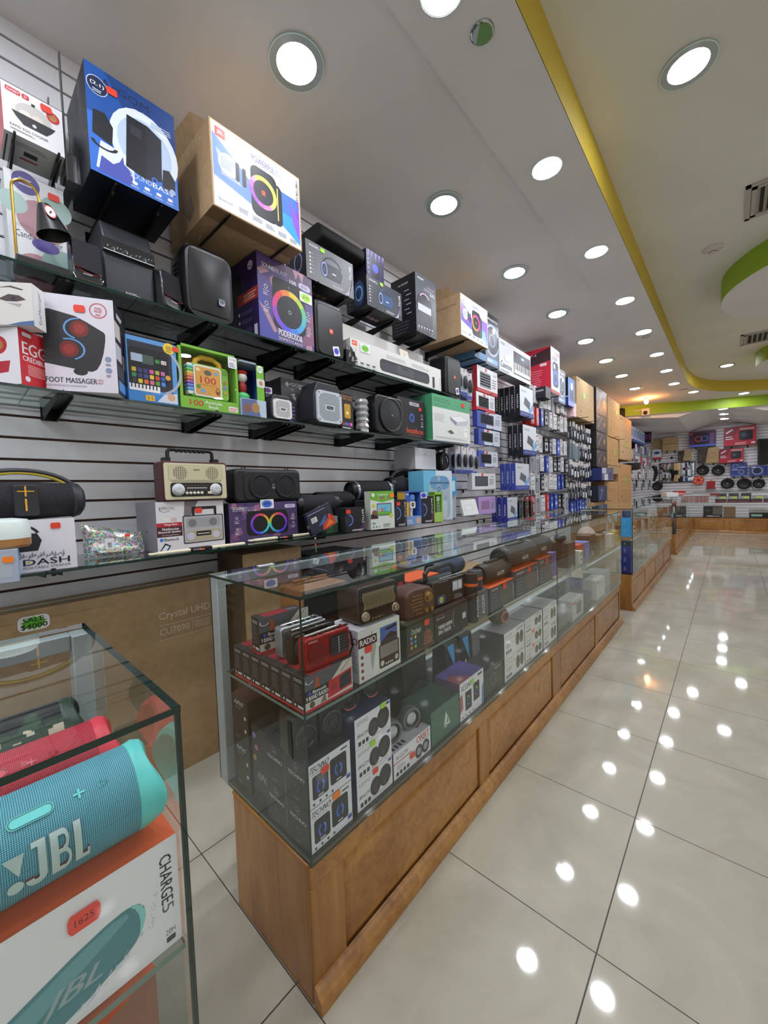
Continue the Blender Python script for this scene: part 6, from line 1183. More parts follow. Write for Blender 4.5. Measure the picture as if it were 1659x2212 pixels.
# generic packs: origin at the hanging hole, front faces +x
def pack(kind):
    b = MB()
    if kind == 'cable_pack':
        b.box(-.006, .002, -.04, .04, -.16, .015, mat('#d9dade', .4)); f = Face(b, (.002, -.04, -.16), (0,.08,0), (0,0,.175), .0005); f.rect(0, .72, 1, 1, '#c8ccd4'); f.rrect(.35, .9, .65, .95, .01, BK); f.ring(.5, .38, .17, .21, '#f0f0f2', 24, sx=.9); f.ring(.5, .38, .10, .14, '#3a3c42', 24, sx=.9); f.rect(.1, .78, .6, .84, '#e05a3a')
        b.box(.003, .02, -.032, .032, -.14, -.04, M_FILM)
    elif kind == 'phone_case_pack':
        b.box(-.010, .008, -.045, .045, -.19, .015, mat('#c4c8ce', .3)); f = Face(b, (.008, -.045, -.19), (0,.09,0), (0,0,.205), .001); f.rrect(.14, .08, .86, .80, .06, '#5c6068'); f.rrect(.2, .12, .8, .76, .05, '#8f959e'); f.rrect(.24, .6, .5, .74, .03, '#33363c'); f.rrect(.4, .88, .6, .93, .01, BK)
    elif kind == 'black_box_pack':
        b.box(-.012, .010, -.035, .035, -.15, .012, mat('#1c1c22', .35)); f = Face(b, (.010, -.035, -.15), (0,.07,0), (0,0,.162), .001); f.rect(.08, .1, .92, .62, '#b8bcc4'); f.ell(.5, .36, .12, '#2a2a30'); f.text('unno', .2, .74, .8, .82, WH, .02)
    elif kind == 'blue_box_pack':
        b.box(-.012, .010, -.035, .035, -.16, .012, mat('#2b3f9c', .35)); f = Face(b, (.010, -.035, -.16), (0,.07,0), (0,0,.172), .001); f.rect(.12, .1, .88, .6, '#5a78d8'); f.ell(.5, .38, .1, WH); f.lines(.15, .7, .85, .86, 3, '#c8d0f0')
    elif kind == 'red_box_pack':
        b.box(-.012, .010, -.035, .035, -.16, .012, mat('#c8323a', .35)); f = Face(b, (.010, -.035, -.16), (0,.07,0), (0,0,.172), .001); f.rect(.12, .1, .88, .55, '#a8a0a4'); f.lines(.15, .66, .85, .86, 3, '#f0c8c8')
    elif kind == 'white_box_pack':
        b.box(-.012, .010, -.035, .035, -.15, .012, mat('#e2e2e4', .4)); f = Face(b, (.010, -.035, -.15), (0,.07,0), (0,0,.162), .001); f.ring(.5, .42, .12, .16, '#4a4c54', 24); f.rect(.1, .8, .6, .86, '#4a4c54'); f.lines(.1, .06, .8, .16, 2, '#9a9aa2'); f.rrect(.7, .84, .92, .93, .02, '#e8603a')
    elif kind == 'cable_bag':
        b.add([(-.006,-.06,.0),(-.006,.06,.0),(-.004,.065,-.26),(-.004,-.065,-.26)], [(0,1,2,3)], M_FILM); b.box(-.008, .0, -.05, .05, -.26, -.235, M_FILM)
        cm = mat('#2a2c32', .4); 
        for k in range(3): b.tube([((.006+.004*k), (.040-.006*k)*math.cos(t), -.145+(.085-.01*k)*math.sin(t)) for t in [2*math.pi*i/16 for i in range(16)]], .005, cm if k != 1 else mat('#8a8e96', .35), 6, closed=True)
        b.box(-.004, .004, -.045, .045, -.055, .01, mat('#d4cfd0', .4)); b.add([(.024,-.055,-.02),(.024,.055,-.02),(.026,.06,-.25),(.026,-.06,-.25)], [(0,1,2,3)], M_FILM); b.box(.022, .0235, -.03, .02, -.2, -.12, mat('#e8eaee', .2))
    elif kind == 'flat_cable_bag':
        b.box(-.006, .004, -.05, .05, -.24, .01, mat('#7f8f9c', .2, coat=.6)); f = Face(b, (.004, -.05, -.24), (0,.1,0), (0,0,.25), .001); f.rect(0, .82, 1, 1, '#c8c4c4'); [f.rect(.1+.15*i, .08, .17+.15*i, .78, '#3a4a56' if i % 2 else '#b8c4cc') for i in range(6)]
    elif kind == 'mouse_pack':
        b.box(-.006, .002, -.06, .06, -.20, .015, mat('#c0c6da', .35)); f = Face(b, (.002, -.06, -.20), (0,.12,0), (0,0,.215), .001); f.rect(0, .7, 1, 1, '#dcdce4'); f.rect(0, 0, 1, .12, '#3a4aa0'); f.rrect(.4, .88, .6, .94, .02, RD)
        b.ball((.022, 0, -.10), (.022, .032, .055), mat('#22242a', .3), 16, 10); b.box(.003, .046, -.042, .042, -.165, -.04, M_FILM)
    return b
PROTO = {}
def PSC(k): return (.9, .78, 1.15) if k == 'mouse_pack' else ((1, 1.1, 1.15) if 'bag' in k else (1.1, 1.5, 1.3))
def hang(kind, x, y, z, lab, grp, rz=0, tint=None):
    if kind not in PROTO:
        o = pack(kind).obj(kind, smooth=True); PROTO[kind] = o; o.scale = PSC(kind)
        tag(o, lab, 'hanging pack', grp); at(o, (x, y, z), rz); return o
    o = PROTO[kind].copy(); S.collection.objects.link(o); o['label'] = lab; o['group'] = grp; o.location = (x, y, z); o.scale = PSC(kind); o.rotation_euler = (0, 0, rz); return o
KN = {'cable_pack': 'clear coiled-cable pack', 'phone_case_pack': 'grey phone case pack', 'black_box_pack': 'small black charger box', 'blue_box_pack': 'small blue accessory box', 'red_box_pack': 'small red accessory box', 'white_box_pack': 'small white earphone box', 'cable_bag': 'clear bag with coiled black cable', 'flat_cable_bag': 'grey-blue flat cable pack', 'mouse_pack': 'clear pack with a computer mouse'}
ORD = ['top', 'second', 'third', 'fourth', 'fifth', 'sixth', 'bottom']
rr = random.Random(11)
rows = [(2.62, ['phone_case_pack', 'white_box_pack', 'phone_case_pack', 'cable_pack', 'cable_pack', 'phone_case_pack', 'cable_pack', 'white_box_pack', 'cable_pack']),
        (2.36, ['red_box_pack', 'red_box_pack', 'blue_box_pack', 'black_box_pack', 'white_box_pack', 'white_box_pack', 'black_box_pack', 'cable_pack', 'white_box_pack']),
        (2.02, ['white_box_pack', 'white_box_pack', 'cable_pack', 'black_box_pack', 'black_box_pack', 'white_box_pack', 'blue_box_pack', 'cable_pack', 'white_box_pack']),
        (1.76, ['phone_case_pack', 'phone_case_pack', 'white_box_pack', 'blue_box_pack', 'white_box_pack', 'black_box_pack', 'black_box_pack', 'white_box_pack', 'black_box_pack']),
        (1.52, ['white_box_pack', 'phone_case_pack', 'black_box_pack', 'cable_pack', 'white_box_pack', 'white_box_pack', 'blue_box_pack', 'blue_box_pack', 'black_box_pack']),
        (1.24, ['red_box_pack', 'phone_case_pack', 'white_box_pack', 'red_box_pack', 'blue_box_pack', 'blue_box_pack', 'black_box_pack', 'black_box_pack', 'phone_case_pack'])]
cnt = 0
for ri, (z, ks) in enumerate(rows):
    hg = 'hooks of the small packs, %s row' % ORD[ri]
    for ci, k in enumerate(ks):
        y = 3.72+.166*ci+(.02 if ri % 2 else 0); zz = z+rr.uniform(-.01, .01)
        hook(WX, -1.55, y, zz, 'black wall hook of the %s row among the small packs' % ORD[ri], hg)
        for j in range(3 if ci < 7 else 2):
            hang(k, -1.58-.045*j-rr.uniform(0, .01), y, zz-.012, '%s hanging in the %s row of hooks beyond the cooler boxes' % (KN[k], ORD[ri]), '%ss in the %s row of hooks' % (KN[k], ORD[ri]), rr.uniform(-.12, .12)); cnt += 1
rows2 = [(2.34, 'cable_bag'), (2.05, 'flat_cable_bag'), (1.74, 'cable_bag'), (1.40, 'cable_bag'), (1.12, 'blue_box_pack')]
for ri, (z, k) in enumerate(rows2):
    for ci in range(8):
        y = 5.30+.15*ci; zz = z+.02*math.sin(ci*1.7+ri); kk = k
        if ri == 1 and ci > 3: kk = 'cable_bag'
        if ri == 4 and ci > 5: kk = 'cable_pack'
        hook(WX, -1.55, y, zz, 'black wall hook of the %s row above the cable bags' % ORD[ri], 'hooks of the cable bags, %s row' % ORD[ri])
        for j in range(2):
            hang(kk, -1.58-.05*j, y, zz-.01, '%s in the %s row before the carton wall' % (KN[kk], ORD[ri]), '%ss in the %s row before the carton wall' % (KN[kk], ORD[ri]), rr.uniform(-.2, .2)); cnt += 1
for i, (y, z) in enumerate(((2.03, 2.47), (2.13, 2.47), (2.22, 2.45), (1.98, 1.74), (2.09, 1.74), (2.20, 1.74), (2.30, 1.73), (2.02, 2.02), (2.12, 2.0))):
    hook(WX, -1.56, y, z, 'black wall hook holding mouse packs right of the shelves', 'hooks of the mouse packs')
    for j in range(2): hang('mouse_pack', -1.60-.06*j, y, z-.012, 'clear pack with a computer mouse hanging right of the shelves, %s group' % ('upper' if z > 2.2 else 'middle' if z > 1.9 else 'lower'), 'mouse packs of the %s group' % ('upper' if z > 2.2 else 'middle' if z > 1.9 else 'lower'), rr.uniform(-.15, .15))
# clear clamshells with black drives
for i in range(6):
    b = MB(); b.box(-.008, .012, -.05, .05, -.24, -.05, mat('#15181f', .2)); b.rbox(-.06, .06, -.012, .016, -.25, .0, .03, M_FILM, 4, 'x') if False else b.box(-.012, .018, -.055, .055, -.245, .0, M_FILM); b.tube([(0, .05*math.cos(t), .0+.03*math.sin(t)) for t in [math.pi*i2/8 for i2 in range(9)]], .002, mat('#c8ccd4', .2), 5)
    o = b.obj('clamshell_pack', smooth=False); at(o, (-1.52-.06*(i % 2), 3.16+.17*(i//2), 1.235), .1); tag(o, 'clear clamshell pack with a black drive above the counter, behind the coolers', 'hanging pack', 'clamshell packs above the counter')
    hook(WX, -1.48, 3.16+.17*(i//2), 1.237, 'hook of the clamshell packs', 'hooks of the clamshell packs') if i % 2 == 0 else None
# far stretch of the wall beyond the cartons
for i in range(5):
    wb('product_box', 'blue and white box in the high row beyond the carton wall, %s from the cartons' % ['first', 'second', 'third', 'fourth', 'fifth'][i], 'box', 9.9+.42*i, 10.26+.42*i, 2.42, 2.78, -1.55, .28, ['#c8d4e8', '#3a4a8a', BK, '#2c4a9c', '#8a9ac0', '#2a3a7a'], lambda F: (F['F'].rrect(.15, .3, .85, .85, .05, '#6a86c0'), F['F'].rect(0, 0, 1, .18, '#2c4a9c')))
    arms(9.98+.42*i, 10.18+.42*i, 2.42, -1.58, 'thin arms under the high blue and white boxes, number from the cartons: %s' % ['first', 'second', 'third', 'fourth', 'fifth'][i])
wb('product_box', 'grey-white router box on the wall just beyond the carton wall', 'box', 10.0, 10.55, 2.0, 2.22, -1.6, .2, ['#c0c4c0', '#8a8c8a', BK, '#70746f', '#9a9a98', BK]); arms(10.1, 10.45, 2.0, -1.62, 'thin arms under the grey-white router box')
wb('product_box', 'black long box sticking out at the end of the carton wall', 'box', 9.76, 9.96, 1.72, 1.86, -1.35, .5, '#17171a'); arms(9.80, 9.92, 1.72, -1.37, 'thin arms under the long black box past the carton wall')
for ri, z in enumerate((2.38, 2.08, 1.76, 1.46)):
    for ci in range(9):
        y = 10.0+.36*ci+.05*(ri % 2); k = [['blue_box_pack', 'white_box_pack', 'flat_cable_bag'], ['red_box_pack', 'white_box_pack', 'cable_bag'], ['white_box_pack', 'cable_pack', 'cable_bag'], ['cable_pack', 'black_box_pack', 'cable_bag']][ri][(ci*2+ri) % 3]
        if z > 2 and ci < 2: continue
        o = hook(WX, -1.52, y, z, 'wall hook beyond the carton wall, %s row' % ORD[ri], 'hooks beyond the carton wall, %s row' % ORD[ri])
        o = hang(k, -1.56, y, z-.01, '%s beyond the carton wall in the %s row' % (KN[k], ORD[ri]), '%ss beyond the carton wall, %s row' % (KN[k], ORD[ri]), rr.uniform(-.3, .3)); o.scale = (1.2, 1.5, 1.2)
b = MB()
for i in range(14): 
    t = i*.6; b.tube([(.0+.05*math.sin(t), .03*i-.2, 0), (.06+.03*math.sin(t*2), .03*i-.2+.05, -.2), (.02, .03*i-.2-.04, -.42)], .012, M_BLKM, 5)
o = b.obj('cable_bundle'); at(o, (-1.38, 12.2, 1.85)); tag(o, 'black bunch of cables hanging near the back corner of the left wall', 'cables')
hook(WX, -1.36, 12.2, 1.86, 'hook of the black cable bunch near the back corner', None)
# ================================================================ inside the long counter
ZS, ZB = .7745, .3985       # glass shelf top, case floor top
def cb(name, label, cat, y0, y1, z0, h, xf, d, cols, art=None, yaw=0, group=None):
    o = wb(name, label, cat, y0, y1, z0, z0+h, xf, d, cols, art, yaw, group); return o
def a_band(F):
    f = F['F']; f.rect(0, 0, 1, 1, '#d0ccc8'); f.rect(0, .55, 1, 1, '#54565e'); f.poly([(.5,.55),(1,.55),(1,1),(.8,1)], '#cfc8bc'); f.rect(0, .28, .48, .60, BK); f.rect(0, 0, 1, .08, '#c02c34')
    f.ring(.1, .85, .06, .075, WH, 16, 150, 350, 1.8); f.poly([(.2,.6),(.3,.6),(.28,.85),(.24,.95),(.21,.8)], '#a8502c'); f.text('Bluetooth', .16, .47, .42, .56, WH, .02); f.ell(.1, .51, .05, '#3a5ac8'); f.text('9 BAND RADIO', .03, .32, .46, .44, WH, .03)
    f.poly([(.45,.12),(.98,.18),(.98,.72),(.48,.60)], '#c0202c'); f.poly([(.70,.2),(.96,.23),(.96,.66),(.71,.58)], '#1c2030'); f.poly([(.74,.72),(.96,.98),(.955,.99),(.73,.73)], '#3a3a40'); f.ell(.14, .18, .09, '#5a503c'); f.poly([(.3,.1),(.4,.35),(.42,.1)], '#7a6a5a'); f.ell(.58, .38, .12, '#a01c28')
    g = F['L']; g.rect(0, 0, 1, 1, '#1b1b1e'); g.rect(0, 0, 1, .07, '#d02c30'); g.text('9 Band Radio', .12, .88, .85, .92, WH, .01); g.text('with Bluetooth', .12, .83, .85, .87, WH, .01); g.lines(.12, .28, .85, .78, 12, '#6a6a6e', .35); g.ell(.2, .15, .035, WH); g.rect(.42, .11, .9, .18, '#d8d8dc')
    t = F['T']; t.rect(0, 0, 1, 1, '#2a2a2e'); t.rect(.12, .08, .6, .92, '#8a222a'); t.rect(.62, .2, .85, .8, '#5a5e6a')
bcol = ['#d0ccc8', '#1b1b1e', '#1b1b1e', '#1b1b1e', '#d8d6dc', BK]
nm = ['nearest the front glass', 'second from the front glass', 'third from the front glass', 'fourth from the front glass', 'fifth from the front glass', 'sixth from the front glass', 'last, nearest the rear post']
for i in range(7):
    o = cb('radio_box', 'nine-band radio box in the row at the case corner, %s' % nm[i], 'box', -.583, -.415, ZS, .094, -.527-.0525*i, .050, bcol, a_band, 0)
o = cb('radio_box', 'nine-band radio box standing on top of the row of seven at the rear', 'box', -.572, -.405, ZS+.095, .108, -.740, .050, bcol, a_band, -5)
def pocket(x, y, col, lab, yaw, dial='#1a1c24'):
    e = empty('pocket_radio', (x, y, ZS+.095), R90+yaw); tag(e, lab, 'radio', 'pocket radios on the radio boxes'); w, h, d = .152, .088, .036; m = mat(col[0], .28, col[1], coat=.3)
    b = MB(); b.rbox(-w/2, w/2, -d/2, d/2, 0, h, .01, m, 4, 'y'); b.obj('body', e, bevel=.004)
    b = MB(); f = Face(b, (-w/2, -d/2-.001, 0), (w,0,0), (0,0,h), .0007); f.rrect(.52, .22, .94, .86, .03, dial); [f.rect(.55, .3+.09*i, .91, .31+.09*i, '#6a7688') for i in range(6)]; f.rect(.72, .28, .73, .8, '#e8e8e8'); f.text('SUPERSONIC', .06, .86, .26, .91, '#e8e0e0', .0); f.rect(.5, .05, .505, .95, mat('#3a0c12', .5) if col[0] == '#8e1018' else '#5a5e66'); b.obj('dial', e, smooth=False)
    b = MB(); b.lathe([(.030, 0), (.030, -.0015), (.001, -.002)], speckle('speaker_mesh', '#5a0c14' if col[0] == '#8e1018' else '#3a3c42', '#8a1822' if col[0] == '#8e1018' else '#6a6e76', 600, .4), (-.038, -d/2-.0005, .042), 'y', n=28, cap=False); b.obj('speaker_mesh', e)
    b = MB(); b.tube([(-w/2+.01, 0, h+.004), (w/2-.03, 0, h+.004)], .0032, M_CHR, 8); b.ball((w/2-.028, 0, h+.004), .005, M_CHR, 8, 6); b.obj('telescopic_aerial', e)
    b = MB(); [b.box(-w/2+.03+.022*i, -w/2+.042+.022*i, -.012, -.004, h, h+.003, M_BLK) for i in range(6)]; b.obj('top_buttons', e)
    b = MB(); b.tube([(w/2, 0, h-.01), (w/2+.015, -.004, h-.03), (w/2+.022, -.004, h-.07), (w/2+.015, 0, .0), (w/2+.005, 0, -.03)], .003, M_BLKM, 6); b.obj('wrist_strap', e)
pocket(-.556, -.487, ('#8e1018', 0), 'metallic red pocket radio standing at the front corner of the glass case', -.04)
pocket(-.625, -.48, ('#16171a', 0), 'black pocket radio between the red one and the silver one', -.04)
pocket(-.685, -.475, ('#aeb4ba', .7), 'silver pocket radio behind the black and red ones', -.04)
def a_radio(F):
    f = F['F']; f.rect(0, 0, 1, 1, '#dde2da'); f.poly([(.1,0),(.3,0),(.22,.5),(.28,1),(.05,1)], '#d8d8dc'); f.poly([(.3,.1),(.4,.6),(.3,.95),(.26,.4)], '#a8b0ac'); f.rect(0, .66, .42, .84, '#3c1e22'); f.text('RADIO', .04, .69, .39, .81, WH, .05)
    f.rect(.50, .52, .93, .90, '#4a6ab0'); f.poly([(.5,.52),(.93,.52),(.93,.68),(.75,.76),(.6,.66),(.5,.6)], '#3a3038'); f.poly([(.6,.84),(.9,.88),(.92,.82),(.7,.8)], '#2a2430'); f.rrect(.46, .08, .97, .56, .05, '#3a2420'); f.rrect(.49, .28, .94, .53, .02, '#9a968c'); [f.rect(.50+.022*i, .28, .505+.022*i, .53, '#5a564c') for i in range(20)]; [f.ell(u, .18, .055, '#c8c4b8') for u in (.53, .89)]; [f.ell(.62+.05*i, .14, .02, '#e8e4dc') for i in range(4)]; [f.ell(.07, .48-.13*i, .035, '#8a2c3a') for i in range(4)]
    g = F['L']; g.rect(0, 0, 1, 1, '#c4c0d0'); g.text('RADIO', .3, .72, .98, .86, '#4a2a4a', .04); g.lines(.4, .2, .95, .6, 8, '#8a8494')
o = cb('radio_box', 'pale box with big white lettering on a brown band, under the ribbed retro radio', 'box', -.385, -.195, ZS, .157, -.530, .13, ['#dde2da', '#b0b6b0', WH, '#c4c0d0', '#ccccd4', WH], a_radio); stk(o, 'F', .21, .60, .011)
def ribbed():
    e = empty('retro_radio', (-.595, -.272, ZS+.158), R90-.04); tag(e, 'dark wood retro radio with ribbed gold grille and black handle in the glass case', 'radio')
    w, h, d = .175, .118, .10; D = wood('dark_walnut', '#2c1c14', '#3a261a', '#4a3222', (9, 2, 9), .5, .1, False)
    b = MB(); b.rbox(-w/2, w/2, -d/2, d/2, .004, h, .016, D, 6, 'y'); b.obj('cabinet', e, bevel=.004)
    b = MB(); b.rbox(-w/2+.006, w/2-.006, -d/2-.004, -d/2+.001, .01, h-.006, .012, mat('#241a14', .4), 5, 'y'); b.obj('front_frame', e)
    b = MB(); G = mat('#c4b492', .3, .6, name='pale_gold')
    for i in range(26):
        x = -w/2+.018+.0054*i; b.tube([(x+.004*math.sin(q*1.25), -d/2-.0055, .048+.0105*q) for q in range(6)], .0013, G, 5)
    b.obj('ribbed_grille', e)
    for x in (-.066, .066):
        b = MB(); b.lathe([(.0145, 0), (.0145, -.004), (.0115, -.006), (.011, -.013), (.009, -.015), (.001, -.014)], mat('#b4aa90', .25, .8), (x, -d/2-.004, .03), 'y', n=28, cap=False); b.obj('dial', e)
    b = MB(); b.rbox(-.045, .045, -d/2-.0048, -d/2-.003, .028, .044, .003, mat('#15110e', .3), 3, 'y'); b.obj('tuning_window', e)
    for i in range(4):
        b = MB(); b.box(-.040+.013*i, -.032+.013*i, -d/2-.009, -d/2-.003, .015, .021, M_CHR); b.obj('button', e)
    b = MB(); b.tube([(-.05, 0, h), (-.05, 0, h+.01), (-.04, 0, h+.015), (-.02, 0, h+.012), (0, 0, h+.016), (.02, 0, h+.012), (.04, 0, h+.015), (.05, 0, h+.01), (.05, 0, h)], .0055, M_BLK, 8); b.box(-.062, -.04, -.012, .012, h-.001, h+.012, M_BLK); b.box(.04, .062, -.012, .012, h-.001, h+.012, M_BLK); b.obj('handle', e)
    for x in (-.07, .07):
        b = MB(); b.lathe([(.008, 0), (.009, .005)], M_BLKM, (x, -.02, 0), n=12); b.obj('foot', e)
ribbed()
def woodradio():
    e = empty('retro_radio', (-.80, -.33, ZS+.121), R90-.04); tag(e, 'light wood box-shaped retro radio standing behind the ribbed one', 'radio')
    w, h, d = .19, .135, .13; D = wood('oak_veneer', '#8a5a34', '#a2703f', '#b4824c', (3, 3, 10), .45, .1, False)
    b = MB(); b.rbox(-w/2, w/2, -d/2, d/2, 0, h, .008, D, 4, 'y'); b.obj('cabinet', e, bevel=.003)
    b = MB(); b.box(-w/2+.01, w/2-.01, -d/2-.003, -d/2, .01, h-.01, mat('#17140f', .4)); b.obj('front_plate', e)
    b = MB(); b.lathe([(.014, 0), (.014, -.008), (.01, -.011), (.001, -.01)], mat('#b49a5a', .3, .8), (-w/2+.03, -d/2-.003, .03), 'y', n=24, cap=False); b.obj('dial', e)
    b = MB(); b.tube([(-.07, .02, h+.012), (.07, .02, h+.012)], .006, D, 8); b.box(-.008, .008, .01, .03, h, h+.019, mat('#b49a5a', .3, .8)); b.obj('handle_bar', e)
woodradio()
b = MB(); b.box(-.12, .12, -.07, .07, 0, .120, '#1e2228'); o = b.obj('product_box', smooth=False); at(o, (-.80, -.32, ZS), R90); tag(o, 'dark box carrying the light wood retro radio', 'box')
def a_on(F):
    f = F['F']; f.rect(0, 0, 1, 1, '#2f3d30'); f.text('Oncheer', .16, .64, .52, .82, '#e0e4dc', .0); f.poly([(.6,.12),(.62,.5),(.74,.62),(.88,.55),(.95,.3),(.93,.12)], '#8a5640'); f.rect(0, .04, 1, .07, '#9a4a3a'); [f.rect(.64, .22+.06*i, .76, .24+.06*i, '#5a3426') for i in range(5)]; f.ell(.85, .4, .05, '#4a3024')
    [f.ell(.16+.14*(i % 2), .55-.15*(i//2), .055, c) for i, c in enumerate(['#6a9ad8', '#d8c060', '#c86ab0', '#3a8ad8', '#e8962c', '#8ac060'])]
    t = F['T']; t.rect(0, 0, 1, 1, '#34452f'); t.text('Oncheer', .08, .2, .4, .5, '#c8d0c0', 0)
o = cb('radio_box', 'dark green radio box with cursive lettering, under the oval brown radio', 'box', -.16, -.002, ZS, .110, -.530, .12, ['#2f3d30', '#26332a', BK, '#2f3d30', '#34452f', BK], a_on); stk(o, 'F', .72, .86, .011)
o = cb('radio_box', 'dark green radio box standing behind the oval brown radio', 'box', -.135, .03, ZS+.137, .10, -.685, .12, ['#2f3d30', '#26332a', BK, '#2f3d30', '#34452f', BK], a_on); stk(o, 'F', .82, .62, .011)
b = MB(); b.box(-.09, .09, -.06, .06, 0, .136, '#28362c'); o = b.obj('radio_box', smooth=False); at(o, (-.745, -.05, ZS), R90); tag(o, 'hidden dark green box under the rear green radio box', 'box')
def oval():
    e = empty('retro_radio', (-.59, -.05, ZS+.111), R90-.10); tag(e, 'small brown oval-topped retro radio with brass dial on the green box', 'radio')
    w, h, d = .155, .105, .09; m = speckle('brown_leatherette', '#4a302c', '#5c3e38', 60, .55); n = 22; p = [(-w/2, .01), (-w/2+.012, .0), (w/2-.012, 0), (w/2, .01)]+[(w/2*abs(math.cos(t))**.55*(1 if math.cos(t) > 0 else -1), .055+(h-.055)*math.sin(t)**.75) for t in [math.pi*i/n for i in range(n+1)]]
    b = MB(); b.prism(p, -d/2, d/2, m, 'y'); b.obj('cabinet', e, bevel=.008, seg=3)
    B_ = mat('#b4925a', .3, .8, name='aged_brass')
    b = MB(); [b.box(-.058+.006*abs(i-2), .008, -d/2-.003, -d/2+.002, .030+.012*i, .035+.012*i, mat('#8a6a42', .4, .4)) for i in range(5)]; b.obj('slot_grille', e)
    b = MB(); b.lathe([(.021, 0), (.021, -.003), (.015, -.004), (.014, -.013), (.001, -.014)], B_, (.038, -d/2, .068), 'y', n=28, cap=False); b.obj('tuning_dial', e)
    for x in (.022, .052):
        b = MB(); b.lathe([(.0085, 0), (.0085, -.009), (.001, -.010)], B_, (x, -d/2, .022), 'y', n=20, cap=False); b.obj('dial', e)
    for i in range(3):
        b = MB(); b.box(-.03+.013*i, -.022+.013*i, -d/2-.004, -d/2, .014, .020, B_); b.obj('button', e)
oval()
def a_dk(F):
    f = F['F']; f.rect(0, 0, 1, 1, '#241c20'); f.text('Supersonic', .06, .7, .28, .8, '#c8c0c4', .0); f.ring(.17, .75, .12, .135, '#c85040', 18, 20, 200, 1.7); f.text('9 BAND AM/FM/', .1, .38, .5, .52, WH, .04); f.text('SW1-7 RADIO', .1, .2, .46, .34, WH, .04); f.poly([(.58,.18),(.6,.7),(.68,.85),(.9,.85),(.94,.2)], '#15151c'); f.ring(.6, .5, .3, .33, '#c8c8d0', 14, 120, 240, .5); f.rect(.82, .36, .93, .58, '#c8ccd8')
o = cb('radio_box', 'black and maroon radio box under the black radio with handle', 'box', .004, .245, ZS, .110, -.530, .12, ['#241c20', CB, BK, '#2c2428', '#1c181c', BK], a_dk)
def blackradio():
    e = empty('portable_radio', (-.60, .155, ZS+.111), R90-.05); tag(e, 'black portable radio with carry handle and white dial window in the glass case', 'radio'); w, h, d = .22, .10, .08
    b = MB(); b.prism([(-w/2, 0), (w/2, 0), (w/2, h), (-w/2+.01, h)], -d/2, d/2, DK, 'y'); b.obj('body', e, bevel=.006)
    b = MB(); f = Face(b, (-w/2, -d/2-.001, 0), (w,0,0), (0,0,h), .0008); f.rrect(.60, .42, .93, .84, .03, '#8a92a0'); f.rect(.63, .47, .76, .79, '#e0e6ee'); f.rect(.79, .47, .90, .79, '#e0e6ee'); f.rect(.68, .47, .685, .79, BK); f.rrect(.14, .08, .38, .42, .1, '#3a5a8a'); f.ell(.26, .24, .12, '#d8d83a'); f.text('6V', .23, .2, .29, .28, '#3a5a8a', .02); f.lines(.66, .1, .92, .3, 3, '#9aa0a8'); [f.ell(.2+.05*i, .93, .02, '#c8ccd0') for i in range(6)]; b.obj('front_print', e, smooth=False)
    b = MB(); b.tube([(-w/2+.015, 0, h-.005), (-w/2+.012, 0, h+.028), (-w/2+.03, 0, h+.042), (w/2-.05, 0, h+.046), (w/2-.02, 0, h+.03), (w/2-.015, 0, h-.005)], .0095, M_BLK, 8); b.obj('handle', e)
    b = MB(); b.box(-w/2-.004, -w/2, -.03, .02, .02, h-.01, mat('#5a5e66', .2, coat=.5)); b.obj('side_knob_panel', e)
    b = MB(); b.tube([(-.05, -d/2+.01, h+.004), (w/2-.01, -d/2+.01, h+.006)], .0025, M_CHR, 6); b.obj('telescopic_aerial', e)
blackradio()
def upright(x, y, z, r, h, m, bandz, lab, txt=True):
    e = empty('upright_speaker', (x, y, z), R90); tag(e, lab, 'speaker', 'upright cylinder speakers with orange band'); b = MB(); b.lathe([(r*.9, 0), (r, .008), (r, h-.012), (r*.93, h-.002), (r*.6, h), (r*.5, h-.006), (.001, h-.006)], m, n=32, cap=False); b.obj('body', e)
    b = MB(); b.lathe([(r*1.01, bandz), (r*1.015, bandz+.004), (r*1.01, bandz+.012)], mat('#e8602c', .4), n=32, cap=False); b.obj('orange_band', e)
    if txt: b = MB(); f = Face(b, (-.006, -r*1.02, .02), (.012,0,0), (0,0,.09), .001); f.text('ArGOM', 0, 0, 1, 1, WH, .02, rot=90); b.obj('logo', e, smooth=False)
upright(-.545, .30, ZS, .030, .21, mat('#17181c', .5), .155, 'tall black cylinder speaker with orange band at the front glass')
cb('product_box', 'plain grey speaker box behind the tall black cylinder, carrying the slate one', 'box', .345, .435, ZS, .117, -.535, .10, '#5d646b', lambda F: F['F'].text('ArGOM', .35, .1, .65, .8, WH, .01, rot=90))
upright(-.575, .392, ZS+.118, .034, .085, mat('#3d4654', .6), .045, 'short slate-blue cylinder speaker with orange band on the grey box', False)
b = MB(); b.box(-.11, .11, -.06, .06, 0, .18, '#232c4e'); b.box(-.10, .12, -.062, .058, .18, .186, '#e8602c'); f = Face(b, (-.11,-.06,0), (.22,0,0), (0,0,.18), .0008); f.text('ArGOM', .5, .8, .85, .9, WH, .02); o = b.obj('product_box', smooth=False); at(o, (-.78, .20, ZS), R90); tag(o, 'navy speaker box with orange lid behind the black portable radio', 'box')
